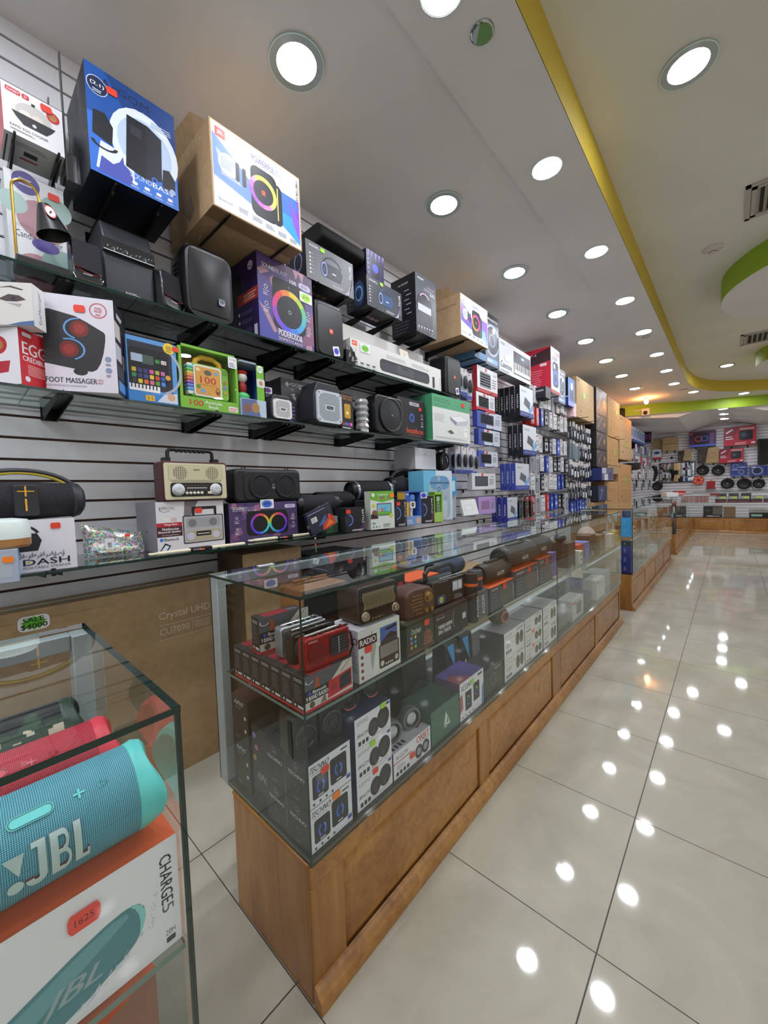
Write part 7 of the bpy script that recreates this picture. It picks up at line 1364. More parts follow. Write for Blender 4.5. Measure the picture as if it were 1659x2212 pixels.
def argbox(y0, y1, h, lab, sp, L, r, m, lab2, xf=-.533):
    def art(F):
        f = F['F']; f.rect(0, 0, 1, 1, '#4a4f5a'); f.text('ArGOM', .06, .84, .3, .91, WH, .02); f.ell(.62, .45, .36, '#5c5a54', ru=.25); f.ring(.62, .45, .28, .30, '#8a8478', 24, 60, 220, .8); [(f.ell(.10, .68-.14*i, .03, '#8a92b8'), f.lines(.15, .66-.14*i, .28, .71-.14*i, 2, '#8a92a8')) for i in range(5)]; f.text('SLINGSHOT', .92, .2, .96, .8, WH, .01, rot=-90)
    o = cb('product_box', lab, 'box', y0, y1, ZS, h, xf, .13, ['#4a4f5a', '#3a3f4a', BK, '#55585e', '#e8602c', BK], art); stk(o, 'F', .55, .88, .014)
    e = empty('portable_speaker', (xf-.07, (y0+y1)/2+sp, ZS+h+.001), R90-.04); tag(e, lab2, 'speaker', 'barrel speakers on orange-topped boxes'); barrel(e, L, r, r, m, capm=mat('#26241f', .5))
    b = MB(); f = Face(b, (-.035, -r*1.01, r*.7), (.07,0,0), (0,0,.02), .001); f.text('ArGOM', 0, 0, 1, 1, '#d8d8d8', .03); b.obj('logo', e, smooth=False)
    b = MB(); b.rbox(-L*.25, L*.25, -.012, .012, 2*r-.001, 2*r+.006, .005, mat('#3a3a36', .4), 3, 'y'); b.obj('top_control_bar', e)
SB = speckle('taupe_cloth', '#38312a', '#463e35', 300, .9)
argbox(.450, .715, .110, 'orange-topped grey speaker box with barrel picture, nearest of three', .03, .25, .047, SB, 'taupe barrel speaker on the nearest orange-topped box')
argbox(.730, 1.048, .140, 'orange-topped grey speaker box with barrel picture, middle of three', .0, .36, .058, SB, 'larger taupe barrel speaker on the middle orange-topped box')
argbox(1.056, 1.275, .150, 'orange-topped grey speaker box, farthest of three, by the glass joint', .0, .30, .058, SB, 'taupe barrel speaker on the farthest orange-topped box')
e = empty('portable_speaker', (-.80, .50, ZS+.13), R90); tag(e, 'slate-blue barrel speaker lying behind the taupe ones', 'speaker'); barrel(e, .26, .045, .045, speckle('slate_cloth', '#2f3d55', '#3c4c66', 300, .9), capm=mat('#2a3448', .5)); b = MB(); b.box(-.12, .12, -.05, .05, 0, .128, '#232c4e'); o = b.obj('product_box', smooth=False); at(o, (-.80, .50, ZS), R90); tag(o, 'navy box under the slate-blue barrel speaker', 'box')
# beyond the joint
def small(name, cat, x, y, z, w, d, h, col, lab, art=None, yaw=0):
    b = MB(); b.box(-w/2, w/2, -d/2, d/2, 0, h, col); 
    if art: art(faces(b, w, d, h))
    o = b.obj(name, smooth=False, bevel=.001 if not art else 0); at(o, (x, y, z), R90+yaw); tag(o, lab, cat); return o
def spk_art(F): f = F['F']; f.ell(.5, .35, .2, '#2a2a2e'); f.ell(.5, .72, .12, '#3a3a3e'); f.rrect(.4, .02, .6, .08, .01, '#c8c8c8')
small('product_box', 'box', -.60, 1.36, ZS, .09, .10, .15, '#6a5a9a', 'translucent lilac box just past the glass joint')
small('product_box', 'box', -.62, 1.72, ZS, .16, .14, .17, '#2c2220', 'tall dark box with rounded black item on it, past the glass joint', spk_art)
b = MB(); b.ball((0, 0, .03), (.05, .04, .03), M_BLK); o = b.obj('mini_speaker'); at(o, (-.62, 1.70, ZS+.171), R90); tag(o, 'rounded black mini speaker on the tall dark box past the glass joint', 'speaker')
small('product_box', 'box', -.56, 1.78+.12, ZS, .06, .05, .09, '#d8dcd8', 'small white and green box before the tall dark box', lambda F: (F['F'].rect(.1, .6, .9, .9, '#6ab84a'), F['F'].ell(.5, .3, .15, '#5a5a5a')))
small('product_box', 'box', -.62, 2.02, ZS, .14, .1, .12, '#c8482c', 'red box in the far half of the counter shelf')
small('product_box', 'box', -.62, 2.19, ZS, .12, .1, .12, '#6a84d0', 'light blue box in the far half of the counter shelf')
small('retro_radio', 'radio', -.64, 2.42, ZS, .2, .1, .15, '#5a3626', 'brown boxy radio in the far half of the counter shelf', spk_art)
small('product_box', 'box', -.62, 2.66, ZS, .18, .1, .13, '#7a6a52', 'beige-brown box right of the brown boxy radio')
small('product_box', 'box', -.55, 2.86, ZS, .14, .05, .12, '#d8d2c4', 'white ring-light box near the far end of the shelf', lambda F: F['F'].ring(.5, .5, .28, .34, '#8a8a88', 24))
small('product_box', 'box', -.55, 3.02, ZS, .12, .05, .13, '#c8b44a', 'yellow box at the far end of the counter shelf')
def bust():
    e = empty('display_bust', (-.72, 2.75, ZS+.0), R90); tag(e, 'pale plastic display bust at the back of the far shelf', 'display stand'); b = MB(); b.lathe([(.05, 0), (.06, .06), (.075, .13), (.05, .17), (.022, .19), (.022, .22), (.03, .24), (.001, .26)], mat('#c8b4a8', .4), n=24); b.obj('bust', e)
bust()
# ---- lower level
def a_tec(F):
    f = F['F']; f.rect(0, 0, 1, 1, '#e2e6ee'); f.text('TECHNO', .05, .80, .48, .93, '#1c2028', .04, shear=.1); f.lines(.08, .75, .4, .78, 1, '#7a7e88'); f.rrect(.76, .88, .93, .92, .015, '#3a3e48')
    for u, w in ((.28, .18), (.70, .20)):
        f.rrect(u-w, .16+.04*(u > .5), u+w, .70+.12*(u > .5), .06, '#22242c'); f.ell(u+.01, .42+.08*(u > .5), .2, '#2c2f3a', ru=.145); f.ring(u, .40+.09*(u > .5), .10, .155, '#3a6ae0', 18, 110, 250, .75); f.ring(u, .40+.09*(u > .5), .10, .155, '#5a84f0', 14, -60, 60, .75); f.rect(u-.06, .19+.05*(u > .5), u+.06, .22+.05*(u > .5), '#d8dce4')
    [f.ell(.12+.14*i, .07+.0*i, .03, '#2a2c34') for i in range(4)]; f.rrect(.88, .1, .98, .2, .02, '#3a5ab0')
    g = F['L']; g.rect(0, 0, 1, 1, '#2b2d31'); g.ring(.5, .84, .08, .09, '#8a8e96', 24); g.ring(.5, .85, .03, .045, '#b8bcc4', 16, 180, 360); g.text('TECHNO', .12, .60, .88, .68, '#dfe2e8', .03); g.rrect(.3, .22, .72, .52, .04, '#22242a'); g.ring(.52, .36, .06, .075, '#4a6a70', 18); g.rect(.4, .1, .6, .12, '#8a8e96')
tc = ['#e2e6ee', '#2b2d31', BK, '#2b2d31', '#33363c', BK]
for k, t in enumerate(('front', 'rear')):
    for j, u in enumerate(('lower', 'upper')):
        o = cb('speaker_box', 'grey and black computer speaker box at the near corner, %s one of the %s pair' % (u, t), 'box', -.585, -.435, ZB+.119*j, .117, -.528-.101*k, .099, tc, a_tec)
        if k == 0: stk(o, 'F', .38 if j else .62, .72 if j else .93, .010, RD if j else ORG)
def pcspk(x, y, z, w, h, d, lab, kind, yaw=0):
    e = empty('computer_speaker', (x, y, z), R90+yaw); tag(e, lab, 'speaker'); m = mat('#1d1f22', .4); b = MB()
    if kind == 'box': b.rbox(-w/2, w/2, -d/2, d/2, 0, h, w*.16, m, 5, 'y'); b.obj('cabinet', e, bevel=.004)
    else: b.ball((0, 0, h/2), (w/2, d/2, h/2), m, 24, 14); b.obj('cabinet', e)
    dd = d/2 if kind == 'box' else d/2*.86
    b = MB(); b.lathe([(w*.42, .004), (w*.42, -.004), (w*.37, -.006), (w*.32, .002), (w*.12, .0), (w*.10, -.004), (.001, -.005)], mat('#33363b', .35), (0, -dd, h*.45), 'y', n=32, cap=False); b.obj('speaker_cone', e)
    if kind == 'egg': b = MB(); b.tube([(w*.28*math.cos(t), -dd-.006, h*.30+w*.2*math.sin(t)) for t in [math.pi*(1.15+.7*i/10) for i in range(11)]], .002, mat('#c85a4a', .4), 5); b.obj('red_accent', e)
for i, (y, lab) in enumerate(((-.555, 'black square computer speaker on the corner stack, left one'), (-.465, 'black square computer speaker on the corner stack, right one'))): pcspk(-.60, y, ZB+.239, .078, .115, .07, lab, 'box', -.1)
def nns(x0, lab1, lab2):
    for j, l in enumerate((lab1, lab2)):
        def art(F):
            f = F['F']; g = F['L']; g.rect(0, 0, 1, 1, '#232527'); g.text('NNS', .2, .82, .75, .92, '#c4c8cc', .03, shear=.2); g.lines(.25, .74, .7, .79, 2, '#8a8e92'); g.ell(.82, .6, .04, '#d8dcdc'); g.ell(.82, .32, .04, '#d8dcdc'); g.ell(.3, .4, .14, '#2f2326', ru=.2); g.lines(.2, .08, .5, .14, 2, '#7a7e82')
        cb('speaker_box', l, 'box', -.575, -.42, ZB+.15*j, .148, x0, .10, ['#232527', BK, BK, '#232527', '#4a2a2a', BK], art)
nns(-.84, 'black lettered speaker box at the rear of the case corner, lower one', 'black lettered speaker box at the rear of the case corner, upper one')
cb('speaker_box', 'black box with coloured round seals between the two rear corner stacks', 'box', -.57, -.42, ZB, .235, -.735, .095, ['#25272a', BK, BK, '#2a2c2f', '#2f3134', BK], lambda F: ([F['L'].ell(.15+.12*(i % 2), .86-.15*i, .04, c) for i, c in enumerate(['#8a8ad0', '#c06a98', '#b8963a'])], F['L'].text('NNS', .3, .3, .9, .4, '#9a9ea2', .03, shear=.2)))
def a_bra(F):
    f = F['F']; f.rect(0, 0, 1, 1, '#e6e8f0'); f.text('unno', .06, .76, .36, .88, '#8a8e9c', .0); f.text('BRAZZA', .06, .36, .34, .47, '#2a2c38', .03, shear=.1); [f.rect(.08+.10*i, .08, .15+.10*i, .22, '#23252e') for i in range(3)]; f.rrect(.88, .88, .98, .97, .02, '#3a4a98')
    f.ell(.50, .42, .30, '#2b2c31', ru=.15); f.ell(.78, .52, .36, '#26272b', ru=.18); f.ell(.50, .42, .18, '#37393f', ru=.085); f.ell(.76, .52, .2, '#33353b', ru=.1); f.ring(.50, .3, .07, .09, '#b04a4a', 12, 200, 340, .7); f.ring(.76, .36, .08, .10, '#b04a4a', 12, 200, 340, .7); f.rect(.38, .1, .9, .115, '#6a6e7a')
    g = F['L']; g.rect(0, 0, 1, 1, '#33356a')
for j, t in enumerate(('bottom', 'middle', 'top')):
    o = cb('speaker_box', 'lilac-white speaker box with egg-shaped speakers pictured, %s of three' % t, 'box', -.412, -.255, ZB+.093*j, .092, -.530, .12, ['#e6e8f0', '#33356a', BK, '#33356a', '#3a3c6a', BK], a_bra); stk(o, 'F', [.50, .45, .78][j], [.95, .92, .95][j], .009, [RD, LIM, LIM][j])
pcspk(-.60, -.385, ZB+.280, .075, .09, .07, 'black egg-shaped speaker with red accent on the lilac-white boxes, left one', 'egg', -.2); pcspk(-.60, -.29, ZB+.280, .075, .09, .07, 'black egg-shaped speaker with red accent on the lilac-white boxes, right one', 'egg', -.2)
def a_orb(F):
    f = F['F']; f.rect(0, 0, 1, 1, '#e8e8ee'); f.text('ArGOM', .06, .68, .36, .84, '#3a3c46', .01); f.rect(.0, .56, .46, .60, '#b05a50'); f.text('ORBIT', .60, .70, .96, .95, '#c0342c', .03); f.text('STEREO', .72, .63, .96, .69, '#3a3c46', .0); f.lines(.08, .3, .3, .48, 4, '#9a9ca6'); [f.rect(.06+.09*i, .08, .12+.09*i, .22, '#26282f') for i in range(4)]
    for u in (.66, .85): f.ell(u, .34, .27, '#33353b', ru=.105); f.ell(u, .34, .15, '#9a9ea6', ru=.06)
    g = F['T']; g.rect(0, 0, 1, 1, '#bfc0c8'); g.poly([(.6,1),(1,1),(1,.3),(.8,.2)], '#8a2428'); [g.rect(.06+.09*i, .08, .12+.09*i, .22, '#26282f') for i in range(4)]
o = cb('speaker_box', 'white speaker box with red lettering under the two silver-coned speakers', 'box', -.248, -.042, ZB, .088, -.530, .13, ['#e8e8ee', '#a8aab2', WH, '#2a2c30', '#bfc0c8', WH], a_orb); stk(o, 'F', .47, .42, .010)
def orb(x, y, z, r, lab, yaw):
    e = empty('computer_speaker', (x, y, z), R90+yaw); tag(e, lab, 'speaker', 'silver-coned round speakers'); G = mat('#6e7276', .35)
    b = MB(); b.lathe([(r*.5, .03), (r*.9, .02), (r, 0), (r*.96, -.012), (r*.78, -.014), (r*.74, -.008)], G, (0, 0, r), 'y', n=36, cap=False); b.lathe([(r*.5, .03), (.001, .035)], G, (0, 0, r), 'y', n=36, cap=False); b.obj('shell', e)
    b = MB(); b.lathe([(r*.74, -.010), (r*.66, -.012), (r*.6, -.004)], M_BLK, (0, 0, r), 'y', n=36, cap=False); b.obj('surround', e)
    b = MB(); b.lathe([(r*.6, -.004), (r*.5, -.010), (r*.3, -.013), (.001, -.014)], mat('#d4dae4', .3, .5), (0, 0, r), 'y', n=32, cap=False); b.obj('silver_cone', e)
    b = MB(); b.box(-.012, .012, -.01, .02, 0, r*.4, G); b.obj('foot', e)
orb(-.575, -.205, ZB+.089, .040, 'round speaker with silver cone on the red-lettered box, left one', -.25); orb(-.575, -.10, ZB+.089, .040, 'round speaker with silver cone on the red-lettered box, right one', -.25)
cb('speaker_box', 'plain green box with white triangular logo in the lower case', 'box', -.034, .160, ZB, .128, -.530, .14, ['#3e6b5c', '#2f5548', BK, '#3a6556', '#2c4f44', BK], lambda F: (F['F'].poly([(.40,.25),(.50,.72),(.56,.55),(.50,.25),(.46,.25),(.50,.45)], '#d8e4de'), F['F'].poly([(.58,.55),(.64,.3),(.5,.3),(.52,.36),(.58,.36)], '#d8e4de')))
def a_icon(F):
    f = F['F']; f.rect(0, 0, 1, 1, '#e6e8ee'); f.text('ICON', .08, .76, .42, .90, '#23252e', .03); f.rrect(.74, .88, .94, .94, .02, '#3a3c48'); f.poly([(.9,0),(1,0),(1,.6),(.92,.5)], '#5a8ac8'); f.poly([(0,.2),(.12,.3),(.1,.7),(0,.65)], '#b05a68')
    for u, v in ((.34, .44), (.68, .52)): f.rrect(u-.13, v-.26, u+.13, v+.24, .03, '#1c1d24'); f.ring(u, v-.02, .09, .13, ['#5ac86a', '#c8c83a', '#3aa0c8', '#6a5ad0', '#b04ac8', '#3a6ad8'], 24, sx=.6)
    [f.ell(.1+.14*i, .06, .025, '#23252e') for i in range(4)]; t = F['T']; t.rect(0, 0, 1, 1, '#5a4a9a'); t.poly([(0,0),(.5,0),(.2,.6),(0,.5)], '#a84a5a')
o = cb('speaker_box', 'white box with two colour-ring tower speakers and violet top in the lower case', 'box', .166, .365, ZB, .155, -.530, .12, ['#e6e8ee', '#5a4a9a', BK, '#7a5a8a', '#5a4a9a', BK], a_icon); stk(o, 'F', .5, .86, .010, LIM)
cb('speaker_box', 'small dark speaker box right of the colour-ring speaker box', 'box', .372, .568, ZB, .125, -.535, .12, '#2a2b2e', lambda F: (F['F'].ring(.5, .5, .2, .23, '#6a6e76', 20), F['F'].rect(.6, .8, .9, .86, '#8a8e96')))
def bigmon(x, y, w, h, d, lab, tri=False):
    e = empty('computer_speaker', (x, y, ZB), R90); tag(e, lab, 'speaker'); b = MB(); b.prism([(-d/2, 0), (d/2, 0), (d/2*.8, h), (-d/2*.7, h)], -w/2, w/2, mat('#1a1b1e', .4), 'x'); b.obj('cabinet', e, bevel=.006)
    b = MB(); b.lathe([(w*.38, 0), (w*.38, -.006), (w*.3, -.008), (w*.1, -.002), (.001, -.004)], mat('#2c2e33', .3), (0, -d/2-.001, h*.34), 'y', n=28, cap=False); b.obj('speaker_cone', e)
    if tri: b = MB(); f = Face(b, (-w*.42, -d/2*.86-.002, h*.5), (w*.55,0,0), (0,.012,h*.45), .003); f.poly([(0,1),(1,1),(.85,0)], mat('#4a9ad8', .4)); f.poly([(.0,.0),(.25,.15),(.3,.0),(.15,-.15)], WH); b.obj('blue_triangle', e, smooth=False)
bigmon(-.70, .33, .10, .25, .10, 'black tower speaker with blue triangle at the back of the lower case, left one', True); bigmon(-.70, .46, .10, .25, .10, 'black tower speaker with blue triangle at the back of the lower case, right one', True)
bigmon(-.74, .08, .16, .30, .14, 'black subwoofer at the back of the lower case behind the green box'); bigmon(-.78, -.13, .16, .27, .12, 'black speaker at the back of the lower case behind the silver-coned ones')
def a_wb(F):
    f = F['F']; f.rect(0, 0, 1, 1, '#e4e4e8'); f.text('ArGOM', .08, .78, .36, .86, '#5a5c64', .0); f.rect(0, .66, .55, .68, '#b0705a'); f.text('SPARK', .6, .82, .95, .93, '#6a5a40', .02); f.lines(.08, .35, .4, .55, 4, '#9a9aa2'); [f.rect(.08+.09*i, .1, .14+.09*i, .22, '#2c2e34') for i in range(3)]
    for u in (.64, .84): f.ell(u, .45, .28, '#4a463c', ru=.095); f.ell(u, .38, .1, '#a0804a', ru=.035); f.ell(u, .38, .05, '#2c2a26', ru=.02)
gg = 0
for (y0, y1, nn, nmx) in ((.580, .822, 2, 'nearest stack'), (.830, 1.080, 3, 'middle stack'), (1.095, 1.326, 2, 'farthest stack')):
    hh = .238/nn
    for j in range(nn):
        t = {2: ['lower', 'upper'], 3: ['bottom', 'middle', 'top']}[nn][j]
        o = cb('speaker_box', 'white twin-speaker box in the lower case, %s one of the %s' % (t, nmx), 'box', y0, y1, ZB+hh*j, hh-.001, -.530, .13, ['#e4e4e8', '#8a8a90', WH, '#3a3c40', '#b8b8be', WH], a_wb)
        if gg in (2, 3): stk(o, 'F', .45, .93, .010, ORG)
        gg += 1
e = empty('computer_speaker', (-.62, .70, ZB+.239), R90-.3); tag(e, 'round grey speaker with copper ring on the nearest white stack', 'speaker'); b = MB(); b.ball((0, 0, .05), (.055, .05, .05), mat('#4a4844', .4), 24, 14); b.obj('shell', e); b = MB(); b.lathe([(.03, 0), (.03, -.006), (.02, -.008), (.018, 0)], mat('#c0805a', .3, .7), (0, -.046, .05), 'y', n=28, cap=False); b.obj('copper_ring', e)
small('speaker_box', 'box', -.585, 1.80, ZB, .27, .10, .14, '#b8bab8', 'white box with dark product picture in the far lower case', lambda F: (F['F'].rrect(.35, .2, .8, .8, .1, '#6a6e72'), F['F'].rect(.05, .8, .3, .9, '#c85a3a')))
small('speaker_box', 'box', -.585, 2.45, ZB, .27, .10, .16, '#c0c2c0', 'white ring-pictured box near the far end of the lower case', lambda F: (F['F'].ring(.55, .5, .3, .34, '#6a6e72', 28), F['F'].rect(.08, .82, .3, .92, '#4a4c50')))
small('speaker_box', 'box', -.62, 2.12, ZB, .20, .14, .10, '#3a3c40', 'low dark box between the two white ones in the far lower case'); small('speaker_box', 'box', -.62, 1.50, ZB, .2, .14, .12, '#6a6e70', 'grey box just past the joint in the lower case'); small('speaker_box', 'box', -.66, 2.85, ZB, .3, .16, .14, '#8a8c88', 'grey box at the far end of the lower case')
b = MB(); b.box(-.03, .03, -.012, .012, 0, .001, WH); f = Face(b, (-.03,-.012,.001), (.06,0,0), (0,.024,0), .0004); f.text('$495', .2, .25, .8, .75, '#3a4ac8', .02); o = b.obj('price_note', smooth=False); at(o, (-.985, -.40, 1.086), R90); tag(o, 'small white price note with blue writing taped on the rear glass edge', 'price note')

# ================================================================ near counter at the left edge
def cylmesh(name, parent, L, r, m, n=96, k=24, dent=0):
    "cloth cylinder with unwrapped cloth coordinates, along local x"
    me = bpy.data.meshes.new(name); vs = []; fs = []; uvs = []
    for j in range(k+1):
        for i in range(n): t = 2*math.pi*i/n; vs.append((-L/2+L*j/k, -r*math.cos(t), r*math.sin(t)))
    for j in range(k):
        for i in range(n):
            fs.append((j*n+i, (j+1)*n+i, (j+1)*n+(i+1) % n, j*n+(i+1) % n))
            u0, u1, v0, v1 = L*j/k, L*(j+1)/k, 2*math.pi*r*i/n, 2*math.pi*r*(i+1)/n; uvs += [(u0,v0), (u1,v0), (u1,v1), (u0,v1)]
    me.from_pydata(vs, [], fs); me.materials.append(m); uv = me.uv_layers.new(name='cloth')
    for i, q in enumerate(uvs): uv.data[i].uv = q
    me.polygons.foreach_set('use_smooth', [True]*len(fs)); me.update(); o = bpy.data.objects.new(name, me); S.collection.objects.link(o); o.parent = parent; return o
def weave(name, c1, c2, c3, sc=800):
    mt, nt, bs, L = nodes(name); tc = N(nt, 'ShaderNodeTexCoord'); mp = N(nt, 'ShaderNodeMapping'); mp.inputs['Rotation'].default_value = (0, 0, math.radians(45)); mp.inputs['Scale'].default_value = (1, 1, 1); L.new(tc.outputs['UV'], mp.inputs['Vector'])
    sp = N(nt, 'ShaderNodeSeparateXYZ'); L.new(mp.outputs[0], sp.inputs[0]); ss = []
    for q in (0, 1):
        a = N(nt, 'ShaderNodeMath', operation='MULTIPLY'); a.inputs[1].default_value = 2*math.pi*sc/2.1; L.new(sp.outputs[q], a.inputs[0]); s_ = N(nt, 'ShaderNodeMath', operation='SINE'); L.new(a.outputs[0], s_.inputs[0]); ss.append(s_)
    mu = N(nt, 'ShaderNodeMath', operation='MULTIPLY_ADD'); L.new(ss[0].outputs[0], mu.inputs[0]); L.new(ss[1].outputs[0], mu.inputs[1]); mu.inputs[2].default_value = 0
    m2 = N(nt, 'ShaderNodeMath', operation='MULTIPLY_ADD'); L.new(mu.outputs[0], m2.inputs[0]); m2.inputs[1].default_value = .5; m2.inputs[2].default_value = .5
    rp = ramp(nt, [(.15, c1), (.55, c2), (.9, c3)]); L.new(m2.outputs[0], rp.inputs[0]); L.new(rp.outputs[0], bs.inputs['Base Color']); bs.inputs['Roughness'].default_value = .55
    bp = N(nt, 'ShaderNodeBump', Strength=.7, Distance=.0006); L.new(m2.outputs[0], bp.inputs['Height']); L.new(bp.outputs[0], bs.inputs['Normal']); return mt
def wraptext(parent, name, s, x0, x1, a0, a1, r, m, th=.002, side=None, bold=.03):
    "writing wrapped on the cylinder: a in radians, 0 = front, positive up"
    vs, fs = TXT[('JBL', .0061)]; b = MB(); P = []
    for x, y in vs:
        t = a0+(a1-a0)*y; P.append((x0+(x1-x0)*x, t))
    for rr_, mm, g in ((r+.0008, side or m, .0022), (r+th, m, 0)):
        if g:
            cx = sum(p[0] for p in P)/len(P)
        b.add([(x, -rr_*math.cos(t), rr_*math.sin(t)) for x, t in P], fs, mm)
    # side walls of the raised letters
    from collections import Counter
    ec = Counter(); 
    for f in fs:
        for i in range(len(f)): e_ = (f[i], f[(i+1) % len(f)]); ec[tuple(sorted(e_))] += 1
    k = len(P); v2 = [(x, -(r-.001)*math.cos(t), (r-.001)*math.sin(t)) for x, t in P]+[(x, -(r+th)*math.cos(t), (r+th)*math.sin(t)) for x, t in P]
    b.add(v2, [(a, c, c+k, a+k) for (a, c), q in ec.items() if q == 1], side or m); return b.obj(name, parent, smooth=False)
def BLOCK_JBL():
    "heavy narrow block letters J B L as quads in the unit square"
    vs, fs = [], []
    def q(*p): k = len(vs); vs.extend(p); fs.append(tuple(range(k, k+len(p))))
    def arcband(cx, cy, ri, ro, t0, t1, n, sx=1.0):
        for i in range(n):
            a, c = math.radians(t0+(t1-t0)*i/n), math.radians(t0+(t1-t0)*(i+1)/n)
            q((cx+sx*ri*math.cos(a), cy+ri*math.sin(a)), (cx+sx*ro*math.cos(a), cy+ro*math.sin(a)), (cx+sx*ro*math.cos(c), cy+ro*math.sin(c)), (cx+sx*ri*math.cos(c), cy+ri*math.sin(c)))
    def q(*p):
        ys = [a[1] for a in p]; n = max(1, int((max(ys)-min(ys))/.07)) if len(p) == 4 and p[0][1] == p[1][1] and p[2][1] == p[3][1] else 1
        for i in range(n):
            k = len(vs); t0, t1 = i/n, (i+1)/n; L_ = lambda a, c, t: (a[0]+(c[0]-a[0])*t, a[1]+(c[1]-a[1])*t)
            if n == 1: vs.extend(p); fs.append(tuple(range(k, k+len(p))))
            else: vs.extend([L_(p[0],p[3],t0), L_(p[1],p[2],t0), L_(p[1],p[2],t1), L_(p[0],p[3],t1)]); fs.append((k,k+1,k+2,k+3))
    q((.14,.22),(.27,.22),(.27,1),(.14,1)); q((.04,.88),(.14,.88),(.14,1),(.04,1)); arcband(.10, .22, .06, .22, 180, 360, 8, .78)
    q((.34,0),(.47,0),(.47,1),(.34,1))
    for y0, y1 in ((.0,.13),(.46,.57),(.87,1.0)): q((.47,y0),(.55,y0),(.55,y1),(.47,y1))
    arcband(.55, .735, .135, .265, -90, 90, 8, .40); arcband(.55, .285, .175, .285, -90, 90, 8, .46)
    q((.74,0),(.87,0),(.87,1),(.74,1)); q((.87,0),(1.0,0),(1.0,.24),(.96,.24),(.96,.13),(.87,.13))
    return vs, fs
def charge(x, y, z, L, r, cloth, cap, logo, lab, yaw=0, full=True, side='#7a2a2c'):
    e = empty('portable_speaker', (x, y, z+r), R90+yaw); tag(e, lab, 'speaker'); cylmesh('cloth_body', e, L-.03, r, cloth)
    C_ = mat(cap, .4)
    for s in (-1, 1):
        b = MB(); n = 40; prof = [(r*.995, 0), (r*1.012, .004), (r*1.0, .012), (r*.93, .022), (r*.80, .026), (r*.74, .020), (r*.68, .004), (.001, .0)]; vs = []
        for q, (rr_, xx) in enumerate(prof):
            for i in range(n):
                t = 2*math.pi*i/n; w = 1+.05*math.cos(3*t+.6)*(1 if q in (2, 3, 4) else 0); vs.append((s*(L/2-.016+xx*(1+.25*math.cos(2*t+.5)*(q > 1))), -rr_*w*math.cos(t), rr_*w*math.sin(t)))
        fs = [(j*n+i, (j+1)*n+i, (j+1)*n+(i+1) % n, j*n+(i+1) % n)[::s] for j in range(len(prof)-1) for i in range(n)]; b.add(vs, fs, C_); b.obj('end_cap', e)
    if full:
        TXT[('JBL', .0061)] = BLOCK_JBL()
        wraptext(e, 'raised_logo', 'JBL', logo[0], logo[1], logo[2], logo[3], r, mat(logo[4], .3, .55), .0025, mat(side, .5), .05)
        b = MB(); lx = logo[0]-.012; la = (logo[2]+logo[3])/2
        def up(u, a, q=.0012): return (u, -(r+q)*math.cos(a), (r+q)*math.sin(a))
        b.add([up(lx-.007, la+.32, .0025), up(lx+.004, la-.05, .0025), up(lx+.009, la+.32, .0025)], [(0,1,2)], mat(logo[4], .3, .55)); b.add([up(lx+.001+.006*math.cos(t), la-.24+.006*math.sin(t)/r, .0025) for t in [2*math.pi*i/20 for i in range(20)]], [tuple(range(20))], mat(logo[4], .3, .55)); b.obj('raised_mark', e, smooth=False)
        def up(u, a): return (u, -(r+.0012)*math.cos(a), (r+.0012)*math.sin(a))
        b = MB(); cx, ca = logo[5], logo[6]; p = [up(cx+(.012 if math.cos(t) > 0 else -.012)+.0065*math.cos(t), ca+.0065*math.sin(t)/r) for t in [2*math.pi*i/24 for i in range(24)]]; b.add(p, [tuple(range(24))], mat(logo[7], .4)); q = [up(cx+(.012 if math.cos(t) > 0 else -.012)+.0052*math.cos(t), ca+.0052*math.sin(t)/r) for t in [2*math.pi*i/24 for i in range(24)]]; q = [(a, c*1.01, d*1.01) for a, c, d in q]; b.tube(q, .0003, mat('#2a4a50', .5), 4, closed=True); b.obj('power_button', e)
        b = MB(); M_ = mat(logo[7], .4)
        for dx, sh in ((.040, 'plus'), (.062, 'tri')):
            if sh == 'plus': b.add([up(cx+dx-.005, ca-.02), up(cx+dx+.005, ca-.02), up(cx+dx+.005, ca+.02), up(cx+dx-.005, ca+.02)], [(0,1,2,3)], M_); b.add([up(cx+dx-.001, ca-.10), up(cx+dx+.001, ca-.10), up(cx+dx+.001, ca+.10), up(cx+dx-.001, ca+.10)], [(0,1,2,3)], M_)
            else: b.tube([up(cx+dx-.004, ca-.08), up(cx+dx-.004, ca+.08), up(cx+dx+.005, ca)], .0006, M_, 4, closed=True)
        b.add([up(cx-.045, ca-.02), up(cx-.035, ca-.02), up(cx-.035, ca+.02), up(cx-.045, ca+.02)], [(0,1,2,3)], M_); b.obj('volume_marks', e, smooth=False)
    return e
ZN = .7805
TEAL = weave('teal_weave', '#1a5570', '#3f95ac', '#86d4da'); REDW = weave('red_weave', '#7c0c20', '#c42038', '#e04a5c')
mt, nt, bs, L = nodes('camo_cloth'); tcn = N(nt, 'ShaderNodeTexCoord'); nz = N(nt, 'ShaderNodeTexNoise', Scale=17, Detail=3); sn = N(nt, 'ShaderNodeVectorMath', operation='SNAP'); sn.inputs[1].default_value = (.003, .003, .003); L.new(tcn.outputs['Object'], sn.inputs[0]); L.new(sn.outputs[0], nz.inputs['Vector']); rp = ramp(nt, [(.0, '#0e1114'), (.52, '#15191c'), (.56, '#2f4a34'), (.64, '#c8c4b0')]); rp.color_ramp.interpolation = 'CONSTANT'; L.new(nz.outputs[0], rp.inputs[0]); L.new(rp.outputs[0], bs.inputs['Base Color']); bs.inputs['Roughness'].default_value = .8; CAMO = mt
CH = .1365
